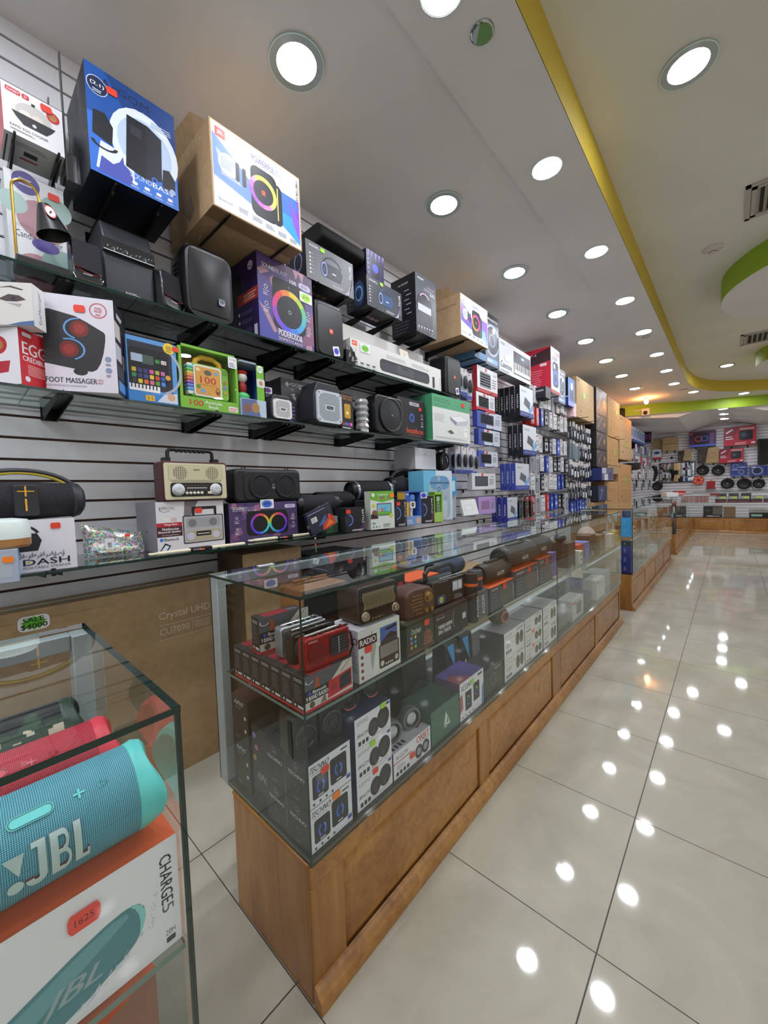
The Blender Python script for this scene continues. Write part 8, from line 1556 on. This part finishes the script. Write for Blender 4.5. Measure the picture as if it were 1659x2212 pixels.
def a_charge(F):
    f = F['F']; f.rect(0, 0, 1, 1, '#ebecf0'); f.text('CHARGE', .957, .42, .985, .86, '#2a2e36', .04, rot=-90); f.text('CHARGE', .9565, .421, .9845, .861, '#2a2e36', .04, rot=-90); f.text('5', .957, .34, .985, .41, '#5a5e66', .0, rot=-90); f.text('20H', .962, .12, .985, .17, '#4a4e56', .0); f.rrect(.963, .05, .985, .10, .01, '#3a3e46')
    p = [(.50, .0), (.55, .20), (.66, .40), (.78, .55), (.84, .605), (.87, .62), (.893, .615), (.908, .59), (.918, .54), (.920, .46), (.912, .36), (.895, .28), (.87, .22), (.80, .12), (.72, .04), (.70, 0)]
    f.poly(p, '#4f8a92'); f.poly([(.58,.20),(.67,.37),(.79,.53),(.85,.585),(.88,.58),(.885,.54),(.85,.48),(.76,.34),(.64,.12)], '#6aa4aa'); f.poly([(.887,.617),(.90,.605),(.912,.57),(.920,.50),(.918,.42),(.912,.36),(.905,.33),(.908,.42),(.906,.50),(.898,.57)], '#8cd4cf')
    f.text('JBL', .72, .18, .83, .36, '#9ab0b4', .05, shear=.3)
    r_ = random.Random(2)
    for i in range(60):
        t = r_.random(); u = .70+.21*t+r_.uniform(-.006, .006); v = .0+.30*t**1.3+r_.uniform(-.03, .03); a = r_.uniform(.004, .012); f.poly([(u, max(.005, v)), (u+a, max(.01, v)+a*3), (u+a*.8, max(.005, v)+a)], r_.choice(['#dfe6f0', '#c8d0e0', '#9fb4c0', '#ebecf0']))
    for i in range(26):
        t = r_.random(); u = .925+.02*t+r_.uniform(-.006, .006); v = .32+.36*t; f.poly([(u, v), (u+.003, v+.015), (u+.002, v-.004)], '#b4bcc8')
o = wb('speaker_box', 'white speaker box with orange top, under the teal cylinder speaker at lower left', 'box', -1.46, -.991, ZN, ZN+CH, -.235, .108, ['#ebecf0', '#e8602c', WH, '#ebecf0', '#e8602c', WH], a_charge)
stk(o, 'F', .80, .80, .0105, '#f0483c', '1625')
charge(-.290, -1.122, ZN+CH+.001, .225, .051, TEAL, '#5fd0cc', (-.001, .047, -.36, .46, '#c4dcdc', .004, .92, '#6fd8d8'), 'teal cylinder speaker with large raised silver letters at the lower left edge')
b = MB(); b.box(-.22, .22, -.05, .05, 0, CH, mat('#b6b9c0', .4)); b.box(-.22, .22, -.05, .05, CH, CH+.001, '#b8402c'); o = b.obj('speaker_box', smooth=False); at(o, (-.41, -1.22, ZN), R90); tag(o, 'speaker box under the red cylinder speaker, behind the teal one', 'box')
charge(-.410, -1.135, ZN+CH+.002, .225, .0475, REDW, '#e0384c', (-.040, .010, -.35, .45, '#e87a88', -.01, .95, '#d84a5c'), 'red cylinder speaker behind the teal one in the near case', side='#5a0c18')
b = MB(); b.box(-.22, .22, -.045, .045, 0, CH, mat('#3a3d3a', .4)); o = b.obj('speaker_box', smooth=False); at(o, (-.52, -1.22, ZN), R90); tag(o, 'dark speaker box under the camouflage speaker in the near case', 'box')
charge(-.525, -1.145, ZN+CH+.002, .205, .0475, CAMO, '#2c4438', None, 'camouflage-patterned cylinder speaker at the back of the near case', full=False)
def a_low(F): f = F['F']; f.rect(0, 0, 1, 1, '#6a4038'); f.poly([(.6,0),(1,0),(1,1),(.72,1)], '#a87858'); f.ell(.88, .7, .1, '#d8c4b0'); f.poly([(.8,.2),(.95,.4),(.9,.1)], '#d8a04a')
o = wb('speaker_box', 'brown and copper printed box with orange top on the lower level of the near case', 'box', -1.17, -1.03, ZB, ZB+.31, -.26, .16, ['#8a5a48', '#5a342c', WH, '#6a3c30', '#e0602c', WH], lambda F: (F['F'].ell(.5, .8, .07, '#e0d4d0'), F['F'].poly([(.2,.2),(.8,.6),(.9,.5),(.5,.1)], '#b88850'), F['L'].poly([(.1,.2),(.9,.5),(.9,.2)], '#7a4a3a')))
at(o, (-.345, -1.10, ZB), R90+math.radians(20))
wb('speaker_box', 'reddish-brown box left of the copper printed one on the lower level of the near case', 'box', -1.40, -1.21, ZB, ZB+.29, -.27, .16, ['#6a3c30', '#5a342c', WH, '#6a3c30', '#e0602c', WH])
wb('speaker_box', 'dark box at the back of the lower level of the near case', 'box', -1.45, -1.05, ZB, ZB+.20, -.45, .16, '#3a3c40')

ZS = .7865
# ================================================================ second and third counter goods
for j, (c, z, h) in enumerate((('#2a2f7a', ZB, .095), ('#2a2f7a', ZB+.096, .095), ('#2a2f7a', ZB+.192, .095), ('#1d1f24', ZB+.288, .05), ('#2f9ad8', ZS, .10), ('#2f9ad8', ZS+.101, .10))):
    b = MB(); w, d = .10, .085; b.box(-w/2, w/2, -d/2, d/2, 0, h, c); f = faces(b, w, d, h)['L']; f.lines(.3, .3, .5, .8, 3, '#9aa0e0' if j < 3 else '#5ab8e8'); o = b.obj('product_box', smooth=False); at(o, (-.555, 3.655, z), R90); tag(o, '%s box in the corner pile of the second counter, %s' % ({0: 'dark blue', 1: 'dark blue', 2: 'dark blue', 3: 'black', 4: 'bright blue', 5: 'bright blue'}[j], ['lowest', 'second from bottom', 'third from bottom', 'fourth from bottom', 'fifth from bottom', 'topmost'][j]), 'box')
b = MB(); b.lathe([(.036, 0), (.042, .01), (.042, .06), (.036, .075), (.001, .078)], mat('#2c3a6a', .5), n=28); o = b.obj('mini_speaker'); at(o, (-.555, 3.655, ZS+.202)); tag(o, 'navy round mini speaker on top of the blue box pile', 'speaker')
rr = random.Random(21)
pal = ['#8a5a34', '#c8c4bc', '#2a2a2e', '#a87a4a', '#5a3a2a', '#d0d0d0', '#3a4a6a', '#b04a3a', '#e0dccf', '#1d1d20']
def fill(x, y0, y1, z, where, n, lo, hi, dep=.12):
    st = (y1-y0)/n; ords = ['first', 'second', 'third', 'fourth', 'fifth', 'sixth', 'seventh', 'eighth', 'ninth', 'tenth', 'eleventh', 'twelfth', 'thirteenth', 'fourteenth']
    for i in range(n):
        w = st*rr.uniform(.5, .8); h = rr.uniform(lo, hi); c = rr.choice(pal); cn = {'#8a5a34': 'brown', '#c8c4bc': 'pale grey', '#2a2a2e': 'black', '#a87a4a': 'tan', '#5a3a2a': 'dark brown', '#d0d0d0': 'light grey', '#3a4a6a': 'navy', '#b04a3a': 'red', '#e0dccf': 'cream', '#1d1d20': 'black'}[c]
        b = MB(); b.box(-w/2, w/2, -dep/2, dep/2, 0, h, c); F = faces(b, w, dep, h); F['F'].rrect(.2, .2, .8, .8, .08, rr.choice(pal)); o = b.obj('product_box', smooth=False); at(o, (x, y0+st*(i+.5), z), R90+rr.uniform(-.15, .15)); tag(o, '%s box on the %s, %s from near end' % (cn, where, ords[i]), 'box')
fill(-.64, 3.78, 5.3, ZS, 'near part of second counter shelf', 8, .05, .12); fill(-.64, 5.45, 6.95, ZS, 'far part of second counter shelf', 7, .05, .12)
fill(-.64, 3.85, 5.2, ZB, 'second counter floor', 6, .05, .13); fill(-.66, 8.0, 12.0, ZS, 'third counter shelf', 12, .06, .14); fill(-.66, 8.0, 12.0, ZB, 'third counter floor', 9, .06, .18)
for i in range(2):
    e = empty('desk_fan', (-.66, 4.05+.28*i, ZS+.0), R90); e.location = (-.80, 3.95+.3*i, ZS); tag(e, 'pale clip-on dish stand on the second counter shelf, %s' % ['nearer', 'farther'][i], 'stand'); b = MB(); b.lathe([(.05, 0), (.05, .008), (.012, .014), (.012, .12)], mat('#c8ccd0', .3), n=24); b.obj('base', e); b = MB(); b.lathe([(.001, 0), (.05, -.012), (.06, -.03)], mat('#c8ccd0', .3), (0, 0, .17), 'y', n=28, cap=False); b.obj('dish', e)

# ================================================================ back wall and back counter
def bwbox(name, lab, x0, x1, z0, z1, d, cols, art=None, cat='box', yf=None):
    w, h = x1-x0, z1-z0; b = MB(); cols = [cols]*6 if isinstance(cols, (str, bpy.types.Material)) else cols; m = [mat(c, .42) if isinstance(c, str) else c for c in cols]; b.box(-w/2, w/2, -d/2, d/2, 0, h, m[0], m)
    if art: art(faces(b, w, d, h, .001))
    o = b.obj(name, smooth=False); at(o, ((x0+x1)/2, (yf if yf else 14.38-d-.01)+d/2, z0)); tag(o, lab, cat)
    if yf is None:
        e = empty('wall_bracket', (0, 0, z0)); tag(e, ' '.join(('small black brackets under the %s' % lab.split(',')[0]).split()[:15]), 'wall bracket')
        for x in (x0+w*.25, x1-w*.25): b = MB(); b.box(x-.012, x+.012, 14.38-d, 14.40, -.012, -.001, M_BRKT); b.box(x-.015, x+.015, 14.385, 14.40, -.07, -.001, M_BRKT); b.obj('bracket', e, smooth=False)
    return o
def a_pair(c1, c2, c3):
    def art(F):
        f = F['F']; f.rrect(.2, .15, .72, .85, .1, '#1a1822'); f.ring(.36, .5, .14, .19, c1, 24); f.ring(.58, .5, .14, .19, c2, 24); f.rect(.0, .0, 1, .14, c3); f.lines(.78, .2, .95, .85, 5, '#8a6ab0'); f.rect(.02, .82, .12, .92, '#d84a3a')
    return art
bwbox('product_box', 'violet and maroon party speaker box high on the back wall', -.71, -.08, 2.43, 2.90, .18, ['#4c2a4c', '#7a2038', BK, '#7a2038', '#8a2a3a', '#55504e'], a_pair('#d8483a', '#4a5ae0', '#5a6ad0'))
def a_r1(F): f = F['F']; f.rect(0, 0, 1, 1, '#b8283c'); f.poly([(.0,1),(.5,1),(.3,.45),(0,.35)], '#8a2036'); f.poly([(.05,.72),(.26,.9),(.3,.86),(.08,.66)], WH); f.rect(.5, .82, .95, .92, '#b8a8a8'); f.rrect(.48, .28, .9, .78, .08, '#20242e'); f.ell(.62, .55, .17, '#343a48'); f.ell(.62, .55, .08, '#5a6272'); f.lines(.05, .36, .33, .58, 2, WH, .4); f.lines(.35, .05, .8, .2, 3, '#e8c0c0'); f.rect(.85, .08, .97, .16, WH)
bwbox('product_box', 'large red speaker box with white slanted lettering high on the back wall', .10, .79, 2.37, 2.91, .20, ['#b8283c', '#7a1a2a', BK, '#7a1a2a', '#5a1420', '#8a1c2c'], a_r1)
bwbox('product_box', 'smaller red speaker box with white slanted lettering below the large one', .0, .53, 1.89, 2.30, .18, ['#b8283c', '#7a1a2a', BK, '#7a1a2a', '#5a1420', '#8a1c2c'], a_r1)
bwbox('product_box', 'plain kraft box with taped middle on the back wall, upper left', -1.38, -.99, 2.38, 2.80, .2, M_CARDL, lambda F: F['F'].rect(0, .48, 1, .53, '#8a6a3c'))
bwbox('product_box', 'kraft board behind the violet speaker box in the back corner', -1.66, -1.44, 2.42, 2.80, .06, M_CARDL, lambda F: F['F'].rect(0, .38, 1, .4, '#8a6a3c'))
bwbox('product_box', 'violet speaker box in the back left corner near the ceiling', -1.86, -1.60, 2.66, 3.0, .3, ['#2a1c3c', '#c8c4d0', BK, '#2a1c3c', '#2a2430', BK], a_pair('#8a4ad0', '#d84a9a', '#2a1c3c'), yf=13.6)
bwbox('product_box', 'red, white and blue box near the back left corner', -1.66, -1.42, 2.14, 2.46, .12, ['#dcdfe6', '#c03a4a', BK, '#8a2a3a', '#dcdfe6', '#b82a3a'], lambda F: (F['F'].rect(0, 0, 1, .2, '#c0303e'), F['F'].ell(.5, .65, .14, '#2a4a8a', ru=.35)))
def a_kr(F): f = F['F']; f.poly([(0,0),(.38,0),(.52,1),(0,1)], '#3a3028'); f.ring(.68, .5, .16, .18, '#7a5c34', 28); f.lines(.06, .2, .28, .6, 3, '#6a5a48')
bwbox('product_box', 'small kraft and dark printed speaker box above the wall mirror', -.99, -.66, 2.04, 2.36, .12, [M_CARDL, M_CARDL, M_CARDL, '#3a3028', '#8a7450', M_CARDL], a_kr)
bwbox('product_box', 'large kraft and dark printed speaker box under the violet and maroon box', -.51, -.01, 1.92, 2.38, .15, [M_CARDL, M_CARDL, M_CARDL, '#3a3028', '#8a7450', M_CARDL], a_kr)
def a_bl(F): f = F['F']; f.rect(0, 0, 1, 1, '#33468c'); f.ring(.32, .74, .12, .17, '#8a96c8', 24); f.ring(.68, .3, .12, .17, '#8a96c8', 24); f.rect(.08, .45, .5, .5, '#b8c4e8'); f.rect(.55, .62, .92, .68, '#b8c4e8'); f.rect(0, 0, 1, .08, '#5a7ad0')
bwbox('product_box', 'blue box with two round speakers pictured on the back wall', .245, .60, 1.49, 1.88, .12, '#33468c', a_bl)
bwbox('product_box', 'blue box with one large speaker pictured on the back wall', .66, .98, 1.47, 1.77, .12, '#33468c', lambda F: (F['F'].ring(.5, .5, .30, .38, '#9aa6d0', 30), F['F'].ell(.5, .5, .28, '#23284a'), F['F'].rect(.1, .82, .4, .9, WH)))
bwbox('product_box', 'blue box cut by the right picture edge on the back wall', 1.0, 1.3, 1.47, 1.75, .12, '#2c4a9c', lambda F: F['F'].ring(.5, .5, .30, .38, '#5ab8e8', 30))
e = empty('wall_television', (0, 14.33, 0)); tag(e, 'black wall television cut by the right edge of the picture', 'television'); b = MB(); b.box(.83, 1.9, -.04, .05, 1.80, 2.52, M_BLK); b.obj('frame', e, bevel=.01); b = MB(); b.box(.87, 1.86, -.043, -.04, 1.85, 2.47, mat('#0c0807', .12)); b.obj('screen', e)
e = empty('wall_mirror', (0, 14.37, 0)); tag(e, 'framed mirror on the back wall reflecting goods and cartons', 'mirror'); b = MB()
for q in ((-1.49, -.57, 1.985, 2.01), (-1.49, -.57, 1.37, 1.395), (-1.49, -1.47, 1.37, 2.01), (-.59, -.57, 1.37, 2.01), (-1.052, -1.04, 1.37, 2.01)): b.box(q[0], q[1], -.02, .01, q[2], q[3], M_BLK)
b.obj('frame', e, smooth=False); b = MB(); b.box(-1.475, -.58, -.006, .005, 1.385, 1.995, mat('#dfe4e6', .02, 1.0, name='mirror_glass')); b.obj('mirror_glass', e)
def woofer(x, z, rx, lab, hub='#c8ccd4', c='#1c1d20'):
    e = empty('car_speaker', (x, 14.34, z)); tag(e, lab, 'speaker'); b = MB(); r = rx; b.lathe([(r*.4, .03), (r*.9, .0), (r, -.01), (r*.97, -.03), (r*.90, -.034), (r*.84, -.022)], mat(c, .45), (0, 0, 0), 'y', n=36, cap=False); b.obj('basket', e); b = MB(); b.lathe([(r*.84, -.022), (r*.75, -.034), (r*.66, -.022), (r*.2, -.004), (r*.17, -.012), (.001, -.016)], mat('#2a2b2f', .5), (0, 0, 0), 'y', n=36, cap=False); b.obj('cone', e); b = MB(); f = Face(b, (-r*.12, -.018, -r*.06), (r*.24,0,0), (0,0,r*.12), .002); f.rrect(0, 0, 1, 1, .3, hub); b.obj('badge', e, smooth=False); b = MB(); b.box(-.012, .012, -.01, .05, r*.85, r+.02, M_BRKT); b.obj('hanger', e)
woofer(-.385, 1.715, .155, 'black woofer on the back wall right of the mirror, upper left one'); woofer(-.025, 1.69, .155, 'black woofer on the back wall, upper right one, left of the blue boxes', WH); woofer(.185, 1.28, .155, 'black woofer with star badge, lower row left one'); woofer(.55, 1.26, .16, 'black woofer with plain centre, lower row middle one', '#2c2d31'); woofer(.86, 1.25, .135, 'black woofer with looped cable, lower row right one'); woofer(-1.535, 1.27, .145, 'black woofer standing low in the back left corner', '#3a3b3f')
b = MB(); b.tube([(.16*math.cos(t)*.8, .0, .18*math.sin(t)*1.2) for t in [i*.3 for i in range(22)]], .006, M_BLKM, 5); o = b.obj('cable_loop'); at(o, (.83, 14.28, 1.27)); tag(o, 'black cable looped over the rightmost lower woofer', 'cable')
e = empty('cable_reel', (-.485, 14.28, 1.41)); tag(e, 'round orange-red cable reel on the back wall at the mirror corner', 'cable reel'); b = MB(); b.lathe([(.02, 0), (.14, 0), (.14, -.012), (.02, -.012)], mat('#d8402c', .4), (0, 0, 0), 'y', n=36, cap=False); f = Face(b, (-.14, -.013, -.14), (.28,0,0), (0,0,.28), .001); [f.ell(.5+.3*math.cos(i), .5+.3*math.sin(i), .09, '#e8a87a', 12) for i in [.3, 1.35, 2.4, 3.45, 4.5, 5.55]]; f.ell(.5, .5, .07, BK); b.obj('flange', e); b = MB(); b.lathe([(.12, 0), (.12, .06)], mat('#a82c24', .5), (0, 0, 0), 'y', n=30); b.obj('wound_cable', e)
e = empty('red_grille_speaker', (-.19, 14.30, 1.15)); tag(e, 'red trapezoid speaker or horn hanging on the back wall left of the lower woofers', 'speaker'); b = MB(); b.prism([(-.11, 0), (.11, 0), (.09, .05), (.105, .22), (-.105, .22), (-.09, .05)], -.03, .05, mat('#a81c28', .45), 'y'); b.box(-.13, .13, -.05, .04, -.012, .0, mat('#8a1620', .4)); b.obj('housing', e, bevel=.006); b = MB(); b.box(-.03, .03, -.02, .01, .22, .26, mat('#b8a03a', .4)); b.obj('yellow_clip', e)
e = empty('wall_camera', (-1.19, 14.36, 2.17)); tag(e, 'small white wall camera with black lens under the taped kraft box', 'camera'); b = MB(); b.box(-.06, .03, -.02, .03, -.05, .05, mat('#d8d8d8', .4)); b.obj('mounting_plate', e); b = MB(); b.ball((.03, -.03, -.01), (.045, .04, .035), M_BLK, 14, 8); b.obj('camera_eye', e)
for i in range(26):
    pass
def cones(lab, x0, x1, z0, z1, yf, d, c, art=None): return bwbox('product_box', lab, x0, x1, z0, z1, d, c, art, yf=yf)
a_rs = lambda F: (F['F'].rect(0, 0, 1, .3, '#c8c0c0'), F['F'].rect(.1, .5, .9, .8, '#d89090'))
ZS = .7865
for i in range(4):
    for j in range(3): cones('red car accessory box in the stacks on the back counter shelf, stack %s, %s' % (['one', 'two', 'three', 'four'][i], ['bottom', 'middle', 'top'][j]), -.49+.075*i, -.42+.075*i, ZS+.06*j, ZS+.059+.06*j, 12.55, .12, '#8a2430', a_rs)
def a_rad(F): f = F['F']; f.rect(0, .55, 1, 1, '#c4c4c4'); f.rect(.5, .68, .96, .95, '#c8e83a'); f.rect(0, 0, 1, .22, '#8a2038'); f.rrect(.1, .28, .9, .6, .05, '#2a2a30'); f.lines(.04, .72, .45, .92, 3, '#3a3a3a')
for i, (x0, x1) in enumerate(((-.05, .17), (.19, .39), (.41, .62), (.65, .86), (.88, 1.08))): cones('car stereo box with yellow-green tag on the back counter shelf, %s from the left' % ['first', 'second', 'third', 'fourth', 'fifth'][i], x0, x1, ZS, ZS+.16, 12.52, .14, '#3a2830', a_rad)
for i in range(3): cones('dark car stereo box standing behind the tagged ones, %s' % ['left', 'middle', 'right'][i], -.02+.24*i, .18+.24*i, ZS, ZS+.23, 12.70, .08, '#3a3434')
cones('red-brown horn tweeter box at the left of the back counter shelf', -.16, .04, ZS+.185, ZS+.25, 12.56, .1, '#9a3a3a')
def laptop(x, y, lab, tint):
    e = empty('display_amplifier', (x, y, ZB)); tag(e, lab, 'amplifier'); b = MB(); b.box(-.2, .2, -.08, .08, 0, .05, mat('#1a1a1e', .3)); b.obj('base_unit', e); b = MB(); b.box(-.2, .2, .06, .08, .05, .29, mat('#26262c', .3)); f = Face(b, (-.2, .06, .05), (.4,0,0), (0,0,.24), .001); f.rect(.5, .05, .98, .95, '#7a766e'); f.lines(.08, .4, .4, .6, 2, '#6a6a70'); b.obj('upright_panel', e, smooth=False); b = MB(); f = Face(b, (-.12, -.081, .012), (.26,0,0), (0,0,.022), .001); f.rect(0, 0, .5, 1, WH); f.rect(.5, 0, 1, 1, tint); b.obj('white_label', e, smooth=False)
laptop(-.78, 12.62, 'black flat amplifier with white label on the back counter floor, left one', '#d8b0c8'); laptop(-.10, 12.62, 'black flat amplifier with pink and white label on the back counter floor, right one', '#d8b0c8')
cones('row of brown wooden-look boxes on the back counter floor', .12, .36, ZB, ZB+.27, 12.6, .12, '#8a6a44', lambda F: [F['F'].rect(.12*i, 0, .12*i+.01, 1, '#5a4228') for i in range(1, 9)])
e = empty('car_amplifier', (.86, 12.60, ZB)); tag(e, 'black amplifier with pale green label on the back counter floor, near the right edge', 'amplifier'); b = MB(); b.box(-.24, .3, -.08, .08, 0, .12, mat('#17171a', .3)); f = Face(b, (-.2, -.081, .03), (.2,0,0), (0,0,.05), .001); f.rect(0, 0, 1, 1, '#9fd8c8'); b.obj('housing', e, smooth=False)
cones('white box with grey speaker drawing behind the green-labelled amplifier', .62, 1.2, ZB, ZB+.20, 12.72, .1, '#c8c4c0')
# things lying on top of the third counter and behind it
for i, (x, y, w, c, lab) in enumerate(((-.70, 9.0, .5, '#dcdce0', 'white opened box lying on the third counter top'), (-.66, 10.4, .25, '#e8e8ea', 'white price card lying on the third counter top'), (-.72, 11.3, .3, '#b83a3a', 'red and white packet on the third counter top near the back corner'))):
    b = MB(); b.box(-w/2, w/2, -.1, .1, 0, .004 if i == 1 else .06, c); o = b.obj('product_box' if i != 1 else 'price_card', smooth=False); at(o, (x, y, 1.086), R90+.3); tag(o, lab, 'box' if i != 1 else 'card')
# ---------------- counter opposite, seen only as a reflection in the glass
showcase('glass_showcase', (1.10, 11.3, 0), -R90, 11.5, [(.1+.95*i, .93+.95*i) for i in range(12)], 'long wooden-based counter across the aisle, right of the picture', joints=(3.8, 7.6))
for i in range(26):
    w = rr.uniform(.14, .3); h = rr.uniform(.07, .22); c = rr.choice(pal); b = MB(); b.box(-w/2, w/2, -.06, .06, 0, h, c); faces(b, w, .12, h)['F'].rrect(.2, .2, .8, .8, .08, rr.choice(pal)); o = b.obj('product_box', smooth=False); at(o, (1.28, .3+.42*i, ZS), -R90); tag(o, 'goods box on the shelf of the counter across the aisle', 'box', 'goods boxes across the aisle')
# a part's own pieces go one level deeper
RULES = {'dial': 'front_plate', 'button': 'front_plate', 'rocker_switch': 'front_plate', 'badge': 'front_grille', 'warning_tag': 'shade', 'screen': 'frame', 'mirror_glass': 'frame', 'handle_lining': 'handle', 'yellow_cross': 'front_panel', 'logo': 'front_panel', 'speaker_cone': 'cabinet', 'red_accent': 'cabinet', 'blue_triangle': 'cabinet', 'cone': 'basket', 'hub': 'tyre', 'book_cover': 'book_body', 'button_strip': 'book_body', 'power_button': 'cloth_body', 'raised_mark': 'cloth_body', 'raised_logo': 'cloth_body', 'door_panel': 'face_frame', 'louvres': 'vent_frame', 'camera_eye': 'mounting_plate', 'camera_dome': 'mounting_box', 'price_sticker': 'foil_body', 'speaker_mesh': 'body', 'dial_': 'body', 'top_buttons': 'body', 'front_print': 'body', 'surround': 'shell', 'silver_cone': 'surround_', 'copper_ring': 'shell', 'woofer': 'front_panel'}
for e in [o for o in S.objects if o.type == 'EMPTY']:
    ch = list(e.children)
    for c in ch:
        p = [q for q in ch if q.name.split('.')[0] == RULES.get(c.name.split('.')[0])]
        if len(p) == 1: c.parent = p[0]
